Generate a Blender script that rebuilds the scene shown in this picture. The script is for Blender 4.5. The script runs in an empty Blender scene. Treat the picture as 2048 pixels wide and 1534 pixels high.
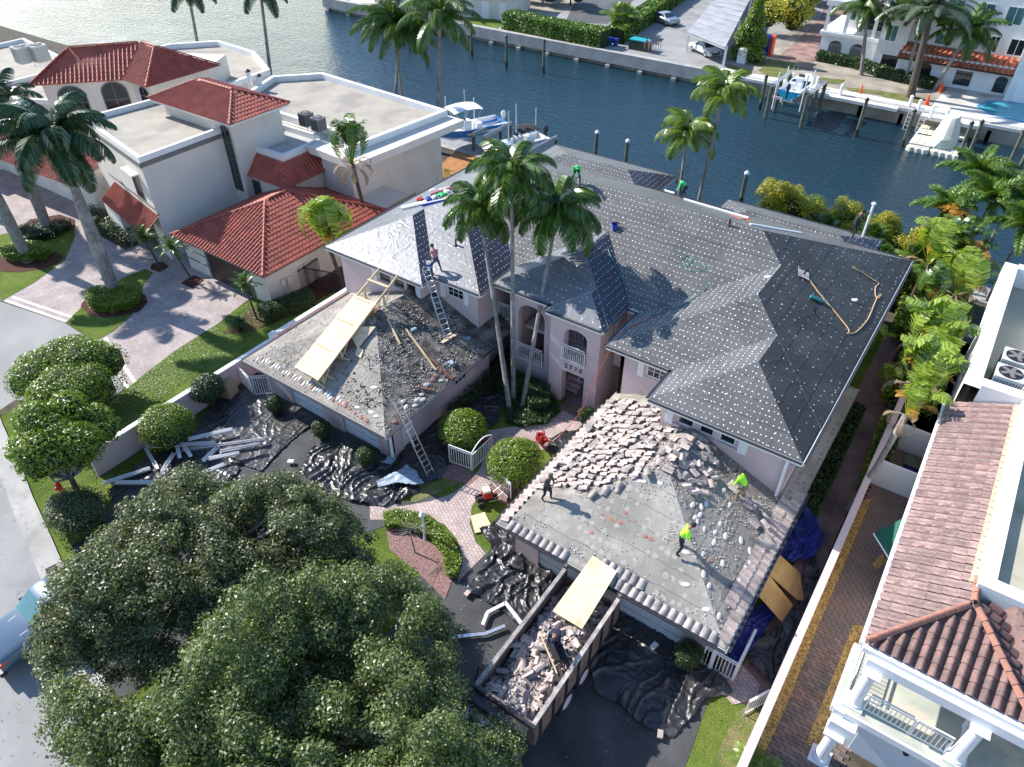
import bpy, math, random
import numpy as np
from math import sin, cos, tan, radians, pi, hypot, atan2, sqrt
from mathutils import Vector, Matrix, Euler
from mathutils.geometry import tessellate_polygon
R = random.Random(7)
NR = np.random.RandomState(7)
sc = bpy.context.scene
COL = sc.collection
# ------------------------------------------------------------ camera, sky, sun, exposure
CAM_H = 27.0; PITCH = radians(39.8); YAW = radians(35); FPX = 1450.0
cam_d = bpy.data.cameras.new('camera'); cam = bpy.data.objects.new('camera', cam_d); COL.objects.link(cam)
cam_d.sensor_width = 36; cam_d.lens = FPX / 2048 * 36; cam_d.clip_end = 2000; cam_d.clip_start = .5
cam.location = (0, 0, CAM_H); cam.rotation_euler = (pi / 2 - PITCH, 0, YAW)
sc.camera = cam
SUN_EL = radians(37); SHADOW_AZ = radians(2.5)          # direction the shadows fall, from +X
sd = Vector((cos(SHADOW_AZ) * cos(SUN_EL), sin(SHADOW_AZ) * cos(SUN_EL), -sin(SUN_EL)))
w = bpy.data.worlds.new("World"); sc.world = w; w.use_nodes = True
nt = w.node_tree; bg = nt.nodes['Background']
sky = nt.nodes.new('ShaderNodeTexSky'); sky.sky_type = 'NISHITA'; sky.sun_disc = False
sky.sun_elevation = SUN_EL
ts = -sd; sky.sun_rotation = atan2(ts.x, ts.y)
sky.air_density = 1.0; sky.dust_density = .1; sky.ozone_density = 3.0
nt.links.new(sky.outputs[0], bg.inputs[0]); bg.inputs[1].default_value = 0.15
sl = bpy.data.lights.new('sun', 'SUN'); sl.energy = 4.8; sl.angle = radians(.55); sl.color = (1, .95, .88)
so = bpy.data.objects.new('sun', sl); COL.objects.link(so); so.rotation_euler = sd.to_track_quat('-Z', 'Y').to_euler()
sc.view_settings.view_transform = 'Standard'; sc.view_settings.look = 'None'
sc.view_settings.exposure = 0.85; sc.view_settings.gamma = 1; sc.view_settings.use_curve_mapping = False

# ------------------------------------------------------------ helpers
def P(px, py, z=0.0):
    """point of the place seen at photo pixel (px,py), at height z"""
    x = (px - 1024) / FPX; y = -(py - 767) / FPX
    Y = cos(PITCH) + y * sin(PITCH); Z = -sin(PITCH) + y * cos(PITCH)
    u = x * cos(YAW) - Y * sin(YAW); v = x * sin(YAW) + Y * cos(YAW)
    t = (z - CAM_H) / Z
    return Vector((u * t, v * t, z))

def PP(pts, z=0.0):
    return [P(a, b, z) for a, b in pts]

def tag(o, label=None, cat=None, group=None, kind=None):
    if label: o['label'] = label
    if cat: o['category'] = cat
    if group: o['group'] = group
    if kind: o['kind'] = kind
    return o

def thing(name, label, cat, loc=(0, 0, 0), group=None, rz=0):
    o = bpy.data.objects.new(name, None); o.empty_display_size = .2
    COL.objects.link(o); o.location = loc; o.rotation_euler = (0, 0, rz)
    return tag(o, label, cat, group)

def wloc(o):
    v = Vector((0, 0, 0))
    while o: v += o.location; o = o.parent
    return v

class MB:
    """collects faces in world coordinates; build() makes one mesh object"""
    def __init__(s): s.v = []; s.f = []; s.uv = []; s.mi = []; s.m = 0
    def face(s, pts, uv=None):
        n = len(s.v); s.v += [tuple(p) for p in pts]; s.f.append(tuple(range(n, n + len(pts))))
        s.uv.append(uv if uv else [(0, 0)] * len(pts)); s.mi.append(s.m)
    def poly(s, pts, up=True):
        pts = [Vector(p) for p in pts]
        for t in tessellate_polygon([pts]):
            a, b, c = [pts[i] for i in t]
            nz = (b - a).cross(c - a).z
            if (nz < 0) == up: b, c = c, b
            s.face([a, b, c])
    def box(s, x0, x1, y0, y1, z0, z1, M=None):
        c = [Vector((x, y, z)) for z in (z0, z1) for y in (y0, y1) for x in (x0, x1)]
        if M is not None: c = [M @ p for p in c]
        for q in ((0, 2, 3, 1), (4, 5, 7, 6), (0, 1, 5, 4), (2, 6, 7, 3), (1, 3, 7, 5), (0, 4, 6, 2)):
            s.face([c[i] for i in q])
    def cbox(s, c, d, rz=0, M=None):
        T = Matrix.Translation(c) @ Matrix.Rotation(rz, 4, 'Z')
        if M is not None: T = Matrix.Translation(c) @ M
        s.box(-d[0] / 2, d[0] / 2, -d[1] / 2, d[1] / 2, -d[2] / 2, d[2] / 2, T)
    def beam(s, a, b, w, h=None, up=(0, 0, 1)):
        """box section bar from a to b"""
        a = Vector(a); b = Vector(b); h = h or w
        d = (b - a); L = d.length
        if L < 1e-6: return
        d /= L; u = Vector(up)
        if abs(d.dot(u)) > .98: u = Vector((1, 0, 0))
        x = d.cross(u).normalized(); y = x.cross(d)
        c = [p + x * (i * w / 2) + y * (j * h / 2) for p in (a, b) for i, j in ((-1, -1), (1, -1), (1, 1), (-1, 1))]
        for q in ((0, 1, 2, 3), (7, 6, 5, 4), (0, 4, 5, 1), (1, 5, 6, 2), (2, 6, 7, 3), (3, 7, 4, 0)):
            s.face([c[i] for i in q][::-1])
    def tube(s, pts, rad, n=8, caps=True):
        pts = [Vector(p) for p in pts]
        if not hasattr(rad, '__len__'): rad = [rad] * len(pts)
        rings = []
        ref = Vector((0.13, 0.21, 1)).normalized()
        for i, p in enumerate(pts):
            d = (pts[min(i + 1, len(pts) - 1)] - pts[max(i - 1, 0)])
            if d.length < 1e-9: d = Vector((0, 0, 1))
            d.normalize()
            if abs(d.dot(ref)) > .95: r_ = Vector((1, 0, 0))
            else: r_ = ref
            x = d.cross(r_).normalized(); y = x.cross(d)
            rings.append([p + (x * cos(2 * pi * k / n) + y * sin(2 * pi * k / n)) * rad[i] for k in range(n)])
        for a, b in zip(rings, rings[1:]):
            for k in range(n):
                s.face([a[k], b[k], b[(k + 1) % n], a[(k + 1) % n]])
        if caps:
            s.face(rings[0]); s.face(rings[-1][::-1])
    def prism(s, poly, z0, z1):
        """vertical prism over a polygon of (x,y)"""
        pts = [Vector((p[0], p[1], 0)) for p in poly]
        area = sum(a.x * b.y - b.x * a.y for a, b in zip(pts, pts[1:] + pts[:1]))
        if area < 0: pts = pts[::-1]
        t = [Vector((p.x, p.y, z1)) for p in pts]; b = [Vector((p.x, p.y, z0)) for p in pts]
        s.poly(t, True); s.poly(b, False)
        for i in range(len(pts)):
            j = (i + 1) % len(pts); s.face([b[i], b[j], t[j], t[i]])
    def ell(s, c, r, n=10, m=6, M=None):
        c = Vector(c)
        def q(i, j):
            th = pi * j / m; ph = 2 * pi * i / n
            p = Vector((r[0] * sin(th) * cos(ph), r[1] * sin(th) * sin(ph), r[2] * cos(th)))
            if M is not None: p = M @ p
            return c + p
        for j in range(m):
            for i in range(n):
                if j == 0: s.face([q(0, 0), q(i, 1), q(i + 1, 1)])
                elif j == m - 1: s.face([q(i, j), q(0, m), q(i + 1, j)])
                else: s.face([q(i, j), q(i, j + 1), q(i + 1, j + 1), q(i + 1, j)])
    def mesh(s, name, off=(0, 0, 0), smooth=False, weld=False):
        me = bpy.data.meshes.new(name); off = Vector(off)
        V = np.array(s.v, dtype=np.float32).reshape(-1, 3) - np.array(off, dtype=np.float32)
        F = s.f
        if weld and len(V):
            key = np.round(V, 4); uq, inv = np.unique(key, axis=0, return_inverse=True)
            inv = inv.reshape(-1); V = uq.astype(np.float32)
            F = [tuple(inv[list(f)]) for f in s.f]
        nl = sum(len(f) for f in F)
        me.vertices.add(len(V)); me.vertices.foreach_set('co', V.ravel())
        me.loops.add(nl); me.polygons.add(len(F))
        tot = np.fromiter((len(f) for f in F), dtype=np.int32, count=len(F))
        st = np.concatenate([[0], np.cumsum(tot)[:-1]]).astype(np.int32) if len(F) else tot
        me.loops.foreach_set('vertex_index', np.fromiter((i for f in F for i in f), dtype=np.int32, count=nl))
        me.polygons.foreach_set('loop_start', st); me.polygons.foreach_set('loop_total', tot)
        me.polygons.foreach_set('material_index', np.array(s.mi, dtype=np.int32))
        if smooth: me.polygons.foreach_set('use_smooth', np.ones(len(F), dtype=bool))
        me.update(calc_edges=True)
        uvl = me.uv_layers.new(name='UVMap')
        uvl.data.foreach_set('uv', np.array([c for u in s.uv for q in u for c in q], dtype=np.float32))
        me.validate()
        return me
    def build(s, name, mats, parent=None, smooth=False, weld=False, origin=None, label=None):
        off = wloc(parent) if parent is not None else Vector(origin or (0, 0, 0))
        if parent is not None and origin is not None: off = Vector(origin)
        me = s.mesh(name, off, smooth, weld)
        for m in (mats if isinstance(mats, (list, tuple)) else [mats]): me.materials.append(M_[m] if isinstance(m, str) else m)
        o = bpy.data.objects.new(name, me); COL.objects.link(o)
        if parent is not None:
            o.parent = parent
            if origin is not None: o.location = Vector(origin) - wloc(parent)
        else: o.location = off
        if label: o['label'] = label
        return o

def inst(name, me, parent, M):
    """an object sharing mesh data, world matrix M (parent only translated)"""
    o = bpy.data.objects.new(name, me); COL.objects.link(o)
    if parent is not None:
        o.parent = parent; o.matrix_local = Matrix.Translation(-wloc(parent)) @ M
    else: o.matrix_local = M
    return o

def kids(o): return [c for c in bpy.data.objects if c.parent == o]
def copy_tree(o, loc=None, rz=None, label=None, scale=None, ch=None):
    c = o.copy(); COL.objects.link(c)
    if loc is not None: c.location = loc
    if rz is not None: c.rotation_euler = (0, 0, rz)
    if scale is not None: c.scale = scale if hasattr(scale, '__len__') else (scale,) * 3
    if label: c['label'] = label
    for k in (ch if ch is not None else list(o.children)):
        d = k.copy(); COL.objects.link(d); d.parent = c
        for g in list(k.children):
            e = g.copy(); COL.objects.link(e); e.parent = d
    return c

# ------------------------------------------------------------ materials
M_ = {}
def mat(name, col, rough=.7, var=0., vscale=1., col2=None, bump=0., bscale=20., spec=.5, metal=0., rnd=0.,
        fine=0., fscale=40., alpha=None, trans=0., stains=None, coat=0., bumpd=.02, detail=4.):
    m = bpy.data.materials.new(name); m.use_nodes = True; M_[name] = m
    n = m.node_tree.nodes; l = m.node_tree.links; b = n['Principled BSDF']
    b.inputs['Roughness'].default_value = rough; b.inputs['Metallic'].default_value = metal
    b.inputs['Specular IOR Level'].default_value = spec
    if coat: b.inputs['Coat Weight'].default_value = coat; b.inputs['Coat Roughness'].default_value = .08
    if trans: b.inputs['Transmission Weight'].default_value = trans
    geo = n.new('ShaderNodeNewGeometry')
    def noise(scale, det=4., seed=0.):
        t = n.new('ShaderNodeTexNoise'); t.inputs['Scale'].default_value = scale; t.inputs['Detail'].default_value = det
        if seed:
            a = n.new('ShaderNodeVectorMath'); a.operation = 'ADD'; a.inputs[1].default_value = (seed, seed * 1.7, -seed)
            l.new(geo.outputs['Position'], a.inputs[0]); l.new(a.outputs[0], t.inputs['Vector'])
        else: l.new(geo.outputs['Position'], t.inputs['Vector'])
        return t.outputs['Fac']
    def ramp(src, p0, p1, c0, c1):
        r = n.new('ShaderNodeValToRGB'); l.new(src, r.inputs[0])
        r.color_ramp.elements[0].position = p0; r.color_ramp.elements[1].position = p1
        r.color_ramp.elements[0].color = (*c0, 1); r.color_ramp.elements[1].color = (*c1, 1)
        return r.outputs[0]
    def mix(a, bb, fac, mode='MIX'):
        x = n.new('ShaderNodeMix'); x.data_type = 'RGBA'; x.blend_type = mode
        for s_, k in ((a, 6), (bb, 7)):
            if hasattr(s_, 'links'): l.new(s_, x.inputs[k])
            else: x.inputs[k].default_value = (*s_, 1)
        if hasattr(fac, 'links'): l.new(fac, x.inputs[0])
        else: x.inputs[0].default_value = fac
        return x.outputs[2]
    c = tuple(col); out = None
    if col2 is not None or var:
        c2 = col2 if col2 is not None else tuple(min(1, k * (1 + var)) for k in c)
        c1 = c if col2 is not None else tuple(k * (1 - var) for k in c)
        out = ramp(noise(vscale, 6., 3.1), .35, .65, c1, c2)
    if fine:
        f = ramp(noise(fscale, 3., 9.7), .3, .7, (1 - fine,) * 3, (1 + fine,) * 3)
        out = mix(out if out is not None else c, f, 1., 'MULTIPLY')
    if stains:
        sc_, p0, p1, cs, am = stains
        f = n.new('ShaderNodeMapRange'); l.new(noise(sc_, 8., 21.3), f.inputs[0])
        f.inputs[1].default_value = p0; f.inputs[2].default_value = p1; f.inputs[4].default_value = am
        out = mix(out if out is not None else c, cs, f.outputs[0])
    if rnd:
        oi = n.new('ShaderNodeObjectInfo')
        f = ramp(oi.outputs['Random'], 0, 1, (1 - rnd, 1 - rnd * .9, 1 - rnd * .8), (1 + rnd, 1 + rnd * .9, 1 + rnd * .85))
        out = mix(out if out is not None else c, f, 1., 'MULTIPLY')
    if out is not None: l.new(out, b.inputs['Base Color'])
    else: b.inputs['Base Color'].default_value = (*c, 1)
    if bump:
        bp = n.new('ShaderNodeBump'); bp.inputs['Strength'].default_value = bump; bp.inputs['Distance'].default_value = bumpd
        l.new(noise(bscale, detail, 5.5), bp.inputs['Height']); l.new(bp.outputs[0], b.inputs['Normal'])
    m['api'] = 0
    mat.ctx = (m, n, l, b, geo, noise, ramp, mix, out if out is not None else c)
    return m

def leafmat(name, col, col2, rough=.45, trans=.25, spec=.5):
    """foliage: per-leaf shade comes from the leaf's own UV"""
    m = bpy.data.materials.new(name); m.use_nodes = True; M_[name] = m
    n = m.node_tree.nodes; l = m.node_tree.links; b = n['Principled BSDF']
    uv = n.new('ShaderNodeUVMap'); sx = n.new('ShaderNodeSeparateXYZ'); l.new(uv.outputs[0], sx.inputs[0])
    r = n.new('ShaderNodeValToRGB'); l.new(sx.outputs[0], r.inputs[0])
    r.color_ramp.elements[0].color = (*col, 1); r.color_ramp.elements[1].color = (*col2, 1)
    l.new(r.outputs[0], b.inputs['Base Color'])
    b.inputs['Roughness'].default_value = rough; b.inputs['Specular IOR Level'].default_value = spec
    if trans:
        t = n.new('ShaderNodeBsdfTranslucent'); mx = n.new('ShaderNodeMixShader'); mx.inputs[0].default_value = trans
        hs = n.new('ShaderNodeMix'); hs.data_type = 'RGBA'; hs.blend_type = 'MULTIPLY'; hs.inputs[0].default_value = 1
        l.new(r.outputs[0], hs.inputs[6]); hs.inputs[7].default_value = (1.5, 1.6, .6, 1)
        l.new(hs.outputs[2], t.inputs[0])
        l.new(b.outputs[0], mx.inputs[1]); l.new(t.outputs[0], mx.inputs[2])
        l.new(mx.outputs[0], n['Material Output'].inputs[0])
    return m

def felt(name, base, du=.25, dv=.34, rad=.026, jit=.4, keep=1.0, lap=.95, dark=.6, rough=.42, wr=.5, wscale=1.6, dirt=.25, sp=.6, dotc=(.82, .83, .84), dotf=1.):
    """roof underlayment with rows of round white cap nails, lap lines and wrinkles (UV in metres)"""
    m = mat(name, base, rough=rough, var=.16, vscale=.5, fine=.12, fscale=25, spec=sp, stains=(.55, .5, .75, tuple(min(1, k * 1.6 + .03) for k in base), dirt))
    m_, n, l, b, geo, noise, ramp, mix, out = mat.ctx
    uv = n.new('ShaderNodeUVMap')
    nz = n.new('ShaderNodeTexNoise'); nz.inputs['Scale'].default_value = 2.2; l.new(uv.outputs[0], nz.inputs['Vector'])
    sb = n.new('ShaderNodeVectorMath'); sb.operation = 'SUBTRACT'; l.new(nz.outputs['Color'], sb.inputs[0]); sb.inputs[1].default_value = (.5, .5, .5)
    sm = n.new('ShaderNodeVectorMath'); sm.operation = 'SCALE'; l.new(sb.outputs[0], sm.inputs[0]); sm.inputs[3].default_value = .22
    ad = n.new('ShaderNodeVectorMath'); ad.operation = 'ADD'; l.new(uv.outputs[0], ad.inputs[0]); l.new(sm.outputs[0], ad.inputs[1])
    dv_ = n.new('ShaderNodeVectorMath'); dv_.operation = 'DIVIDE'; l.new(ad.outputs[0], dv_.inputs[0]); dv_.inputs[1].default_value = (du, dv, 1)
    fl = n.new('ShaderNodeVectorMath'); fl.operation = 'FLOOR'; l.new(dv_.outputs[0], fl.inputs[0])
    fr = n.new('ShaderNodeVectorMath'); fr.operation = 'FRACTION'; l.new(dv_.outputs[0], fr.inputs[0])
    wn = n.new('ShaderNodeTexWhiteNoise'); wn.noise_dimensions = '3D'; l.new(fl.outputs[0], wn.inputs['Vector'])
    # centre = .5 + jitter
    c1 = n.new('ShaderNodeVectorMath'); c1.operation = 'SUBTRACT'; l.new(wn.outputs['Color'], c1.inputs[0]); c1.inputs[1].default_value = (.5, .5, .5)
    c2 = n.new('ShaderNodeVectorMath'); c2.operation = 'MULTIPLY'; l.new(c1.outputs[0], c2.inputs[0]); c2.inputs[1].default_value = (jit, jit * .35, 0)
    c3 = n.new('ShaderNodeVectorMath'); c3.operation = 'SUBTRACT'; l.new(fr.outputs[0], c3.inputs[0]); c3.inputs[1].default_value = (.5, .5, 0)
    c4 = n.new('ShaderNodeVectorMath'); c4.operation = 'SUBTRACT'; l.new(c3.outputs[0], c4.inputs[0]); l.new(c2.outputs[0], c4.inputs[1])
    c5 = n.new('ShaderNodeVectorMath'); c5.operation = 'MULTIPLY'; l.new(c4.outputs[0], c5.inputs[0]); c5.inputs[1].default_value = (du, dv, 0)
    ln = n.new('ShaderNodeVectorMath'); ln.operation = 'LENGTH'; l.new(c5.outputs[0], ln.inputs[0])
    lt = n.new('ShaderNodeMath'); lt.operation = 'LESS_THAN'; l.new(ln.outputs['Value'], lt.inputs[0]); lt.inputs[1].default_value = rad
    kp = n.new('ShaderNodeMath'); kp.operation = 'LESS_THAN'; l.new(wn.outputs['Value'], kp.inputs[0]); kp.inputs[1].default_value = keep
    mu = n.new('ShaderNodeMath'); mu.operation = 'MULTIPLY'; l.new(lt.outputs[0], mu.inputs[0]); l.new(kp.outputs[0], mu.inputs[1])
    mf = n.new('ShaderNodeMath'); mf.operation = 'MULTIPLY'; l.new(mu.outputs[0], mf.inputs[0]); mf.inputs[1].default_value = dotf; mu = mf
    # laps
    sx = n.new('ShaderNodeSeparateXYZ'); l.new(ad.outputs[0], sx.inputs[0])
    md = n.new('ShaderNodeMath'); md.operation = 'FRACT'
    dd = n.new('ShaderNodeMath'); dd.operation = 'DIVIDE'; l.new(sx.outputs[1], dd.inputs[0]); dd.inputs[1].default_value = lap
    l.new(dd.outputs[0], md.inputs[0])
    l2 = n.new('ShaderNodeMath'); l2.operation = 'LESS_THAN'; l.new(md.outputs[0], l2.inputs[0]); l2.inputs[1].default_value = .05
    l3 = n.new('ShaderNodeMath'); l3.operation = 'MULTIPLY'; l.new(l2.outputs[0], l3.inputs[0]); l3.inputs[1].default_value = dark
    o2 = mix(out, tuple(k * .3 for k in base), l3.outputs[0])
    o3 = mix(o2, dotc, mu.outputs[0])
    l.new(o3, b.inputs['Base Color'])
    # wrinkles
    mp = n.new('ShaderNodeTexNoise'); mp.inputs['Scale'].default_value = wscale; mp.inputs['Detail'].default_value = 3; mp.inputs['Distortion'].default_value = 1.2
    mp.noise_type = 'RIDGED_MULTIFRACTAL' if hasattr(mp, 'noise_type') else mp.noise_type
    l.new(uv.outputs[0], mp.inputs['Vector'])
    bp = n.new('ShaderNodeBump'); bp.inputs['Strength'].default_value = wr; bp.inputs['Distance'].default_value = .06; l.new(mp.outputs['Fac'], bp.inputs['Height'])
    b2 = n.new('ShaderNodeBump'); b2.inputs['Strength'].default_value = .35; b2.inputs['Distance'].default_value = .01; l.new(noise(18, 4, 2.2), b2.inputs['Height'])
    l.new(bp.outputs[0], b2.inputs['Normal']); l.new(b2.outputs[0], b.inputs['Normal'])
    return m

def pavermat(name, c1, c2, mortar, bw=.2, bh=.1, rot=0., rough=.85, bump=.4, msize=.012, big=.2):
    m = mat(name, c1, rough=rough, spec=.25)
    m_, n, l, b, geo, noise, ramp, mix, out = mat.ctx
    mp = n.new('ShaderNodeMapping'); l.new(geo.outputs['Position'], mp.inputs[0]); mp.inputs['Rotation'].default_value = (0, 0, rot)
    br = n.new('ShaderNodeTexBrick'); l.new(mp.outputs[0], br.inputs['Vector']); br.inputs['Scale'].default_value = 1
    br.inputs['Brick Width'].default_value = bw; br.inputs['Row Height'].default_value = bh; br.inputs['Mortar Size'].default_value = msize
    br.inputs['Color1'].default_value = (*c1, 1); br.inputs['Color2'].default_value = (*c2, 1); br.inputs['Mortar'].default_value = (*mortar, 1)
    br.inputs['Bias'].default_value = 0
    o = mix(br.outputs['Color'], ramp(noise(.7, 6), .3, .7, (1 - big,) * 3, (1 + big,) * 3), 1., 'MULTIPLY')
    o = mix(o, ramp(noise(14, 3, 4), .3, .7, (.85,) * 3, (1.15,) * 3), 1., 'MULTIPLY')
    l.new(o, b.inputs['Base Color'])
    bp = n.new('ShaderNodeBump'); bp.inputs['Strength'].default_value = bump; bp.inputs['Distance'].default_value = .01
    iv = n.new('ShaderNodeMath'); iv.operation = 'SUBTRACT'; iv.inputs[0].default_value = 1; l.new(br.outputs['Fac'], iv.inputs[1])
    l.new(iv.outputs[0], bp.inputs['Height']); l.new(bp.outputs[0], b.inputs['Normal'])
    return m

# palette
mat('pink_stucco', (.60, .475, .47), .85, var=.05, vscale=.8, bump=.35, bscale=45, spec=.2, stains=(.9, .55, .8, (.45, .36, .35), .35))
mat('white_paint', (.78, .78, .78), .5, fine=.03, fscale=8, var=.03, vscale=.6)
mat('white_stucco', (.74, .74, .73), .85, var=.05, vscale=.7, bump=.3, bscale=40, spec=.2, stains=(.7, .55, .8, (.5, .5, .47), .3))
mat('cream_stucco', (.66, .615, .55), .85, var=.05, vscale=.6, bump=.3, bscale=40, spec=.2, stains=(.5, .55, .8, (.52, .47, .4), .3))
mat('grey_trim', (.16, .155, .15), .6, var=.1, vscale=2)
mat('felt_black', (.03, .03, .034), .5, bump=.3, bscale=5)
mat('glass_dark', (.012, .018, .022), .06, spec=.8, var=.3, vscale=.4)
mat('glass_teal', (.07, .17, .17), .08, spec=.8, var=.25, vscale=.5)
mat('glass_clear', (.03, .05, .06), .05, spec=.9)
mat('door_white', (.62, .66, .7), .45, fine=.02)
mat('brown_wood', (.035, .02, .014), .55, var=.2, vscale=3)
mat('gutter_black', (.025, .025, .03), .5)
mat('metal_alu', (.62, .62, .63), .35, metal=.85, fine=.1, fscale=30)
mat('metal_dark', (.05, .05, .055), .45, metal=.6, fine=.15)
mat('metal_rust', (.10, .075, .065), .75, metal=.1, col2=(.2, .15, .13), vscale=3, bump=.3, bscale=30)
mat('asphalt', (.075, .078, .08), .9, var=.2, vscale=.5, fine=.35, fscale=45, bump=.4, bscale=70, stains=(.25, .5, .7, (.12, .12, .12), .5))
mat('road_light', (.27, .268, .262), .9, var=.1, vscale=.35, fine=.18, fscale=40, bump=.3, bscale=80, stains=(.3, .55, .72, (.09, .09, .09), .6))
mat('drive_black', (.05, .052, .055), .85, var=.35, vscale=.6, fine=.4, fscale=30, bump=.4, bscale=70, stains=(.4, .45, .7, (.085, .09, .095), .6))
mat('mortar_dark', (.07, .06, .05), 1, fine=.3)
mat('brick_paver', (.24, .15, .125), .9, rnd=.3, fine=.2, fscale=20, col2=(.16, .13, .11), vscale=1.1)
mat('concrete', (.36, .35, .33), .9, var=.12, vscale=.7, fine=.12, bump=.3, bscale=40, stains=(.8, .5, .75, (.17, .165, .15), .5))
mat('concrete_white', (.62, .6, .56), .9, var=.1, vscale=.5, fine=.06, bump=.2, bscale=30, stains=(.6, .5, .75, (.42, .4, .36), .5))
mat('sandy', (.36, .32, .26), .95, col2=(.22, .19, .15), vscale=.6, fine=.25, bump=.4, bscale=20)
mat('mulch_red', (.10, .025, .015), .95, col2=(.05, .014, .01), vscale=9, fine=.5, fscale=30, bump=1, bscale=25, bumpd=.05)
mat('gravel_pink', (.34, .2, .18), .9, col2=(.16, .09, .085), vscale=14, fine=.5, fscale=28, bump=1, bscale=22, bumpd=.05)
mat('gravel_gold', (.62, .40, .13), .9, col2=(.2, .11, .035), vscale=11, fine=.5, fscale=26, bump=1, bscale=20, bumpd=.05)
mat('grass', (.085, .135, .022), .95, col2=(.15, .2, .042), vscale=.8, fine=.45, fscale=22, bump=1, bscale=28, bumpd=.06, spec=.1)
mat('grass_dry', (.11, .16, .035), .95, col2=(.23, .21, .1), vscale=1.2, fine=.4, fscale=22, bump=1, bscale=28, bumpd=.06, spec=.1)
mat('soil', (.05, .04, .03), 1, col2=(.09, .075, .05), vscale=2, fine=.3, bump=.8, bscale=12)
mat('flat_roof', (.36, .325, .27), .9, var=.08, vscale=.8, fine=.06, bump=.15, bscale=20, stains=(.35, .5, .62, (.24, .22, .2), .75))
mat('flat_roof_grey', (.42, .42, .42), .9, var=.12, vscale=.8, fine=.08, stains=(.45, .5, .66, (.22, .21, .2), .7))
mat('flat_roof_olive', (.4, .375, .28), .9, var=.08, vscale=.6, stains=(.5, .55, .7, (.2, .18, .1), .7))
mat('red_tile', (.31, .068, .042), .6, rnd=.18, fine=.2, fscale=14, var=.18, vscale=1.2)
mat('pink_tile', (.36, .245, .215), .75, rnd=.16, fine=.18, fscale=12, col2=(.22, .15, .14), vscale=2.2)
mat('brown_tile', (.21, .12, .105), .7, rnd=.2, fine=.2, fscale=12, col2=(.13, .08, .07), vscale=2)
mat('mortar_red', (.38, .17, .12), .9, col2=(.27, .14, .11), vscale=3, bump=.6, bscale=15, bumpd=.05)
mat('old_tile', (.56, .45, .40), .85, rnd=.22, fine=.2, fscale=15, col2=(.36, .30, .27), vscale=2.5)
mat('old_tile_grey', (.42, .37, .34), .85, rnd=.3, fine=.25, fscale=12, col2=(.22, .2, .19), vscale=2.5)
mat('slate_felt', (.27, .256, .228), .8, var=.3, vscale=.9, fine=.2, fscale=18, bump=.5, bscale=9, bumpd=.03, stains=(.8, .48, .66, (.1, .095, .09), .7))
mat('dirty_felt', (.28, .255, .222), .8, var=.3, vscale=1.1, fine=.3, fscale=20, bump=.9, bscale=10, bumpd=.05, stains=(.7, .45, .6, (.12, .11, .1), .6))
mat('dirty_dark', (.2, .178, .15), .85, var=.35, vscale=1.6, fine=.4, fscale=20, bump=1, bscale=10, bumpd=.06, stains=(1.3, .42, .6, (.035, .03, .028), .8))
mat('bare_wood', (.3, .12, .055), .8, col2=(.2, .09, .05), vscale=6)
mat('mortar_white', (.62, .6, .57), .9, var=.15, vscale=6, bump=.6, bscale=30)
mat('debris', (.6, .55, .49), .9, col2=(.3, .27, .24), vscale=8)
mat('plywood', (.72, .57, .37), .75, var=.1, vscale=1.3, fine=.14, fscale=9, stains=(1.4, .58, .75, (.42, .3, .17), .6))
mat('plywood_dark', (.5, .31, .11), .75, var=.12, vscale=1.3, fine=.14, fscale=9, stains=(1.4, .58, .75, (.3, .18, .07), .6))
mat('lumber', (.62, .48, .29), .75, var=.12, vscale=2, fine=.1)
mat('tarp_blue', (.012, .03, .23), .45, var=.3, vscale=2, bump=.3, bscale=12)
mat('tarp_white', (.3, .36, .43), .4, var=.3, vscale=2, bump=.5, bscale=9)
mat('rubber', (.02, .02, .02), .8)
mat('plastic_blue', (.02, .05, .35), .4)
mat('plastic_orange', (.8, .08, .015), .5)
mat('green_canvas', (.008, .10, .065), .8, fine=.1)
mat('bark_grey', (.25, .235, .215), .9, col2=(.15, .14, .125), vscale=5, bump=.6, bscale=16, stains=(1.2, .5, .7, (.42, .41, .38), .6))
mat('bark_brown', (.12, .09, .065), .95, col2=(.07, .05, .04), vscale=6, bump=.9, bscale=14, bumpd=.04)
mat('pile_wood', (.14, .15, .11), .9, col2=(.07, .08, .06), vscale=3, bump=.6, bscale=18)
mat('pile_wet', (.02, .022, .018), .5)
mat('dock_wood', (.27, .27, .27), .85, var=.2, vscale=3)
mat('dock_orange', (.42, .19, .05), .7, col2=(.3, .13, .04), vscale=2)
mat('carport_grey', (.36, .36, .37), .7, var=.12, vscale=.6, stains=(.9, .5, .7, (.22, .22, .23), .6))
mat('car_white', (.78, .78, .78), .25, coat=.8)
mat('car_silver', (.38, .42, .45), .3, metal=.5, coat=.8)
mat('car_blue', (.06, .1, .15), .4, metal=.2, coat=.4)
mat('boat_white', (.8, .8, .8), .3, coat=.4)
mat('boat_blue', (.06, .25, .62), .3, coat=.5)
mat('boat_cyan', (.02, .4, .62), .3, coat=.5)
mat('canvas_black', (.015, .015, .018), .85)
mat('canvas_beige', (.60, .58, .47), .85, var=.08, vscale=2)
mat('vest_lime', (.34, 1.0, .03), .7)
mat('vest_green', (.07, .62, .18), .7)
mat('cloth_navy', (.02, .02, .045), .9)
mat('cloth_olive', (.07, .08, .06), .9)
mat('cloth_dark', (.02, .02, .022), .9)
mat('cloth_khaki', (.22, .16, .1), .9)
mat('cloth_jeans', (.06, .08, .12), .9)
mat('cloth_pink', (.45, .2, .2), .9)
mat('skin', (.32, .17, .11), .6)
mat('boot', (.12, .06, .03), .8)
mat('red_paint', (.45, .02, .02), .4)
mat('rope', (.5, .33, .18), .9)
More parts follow.
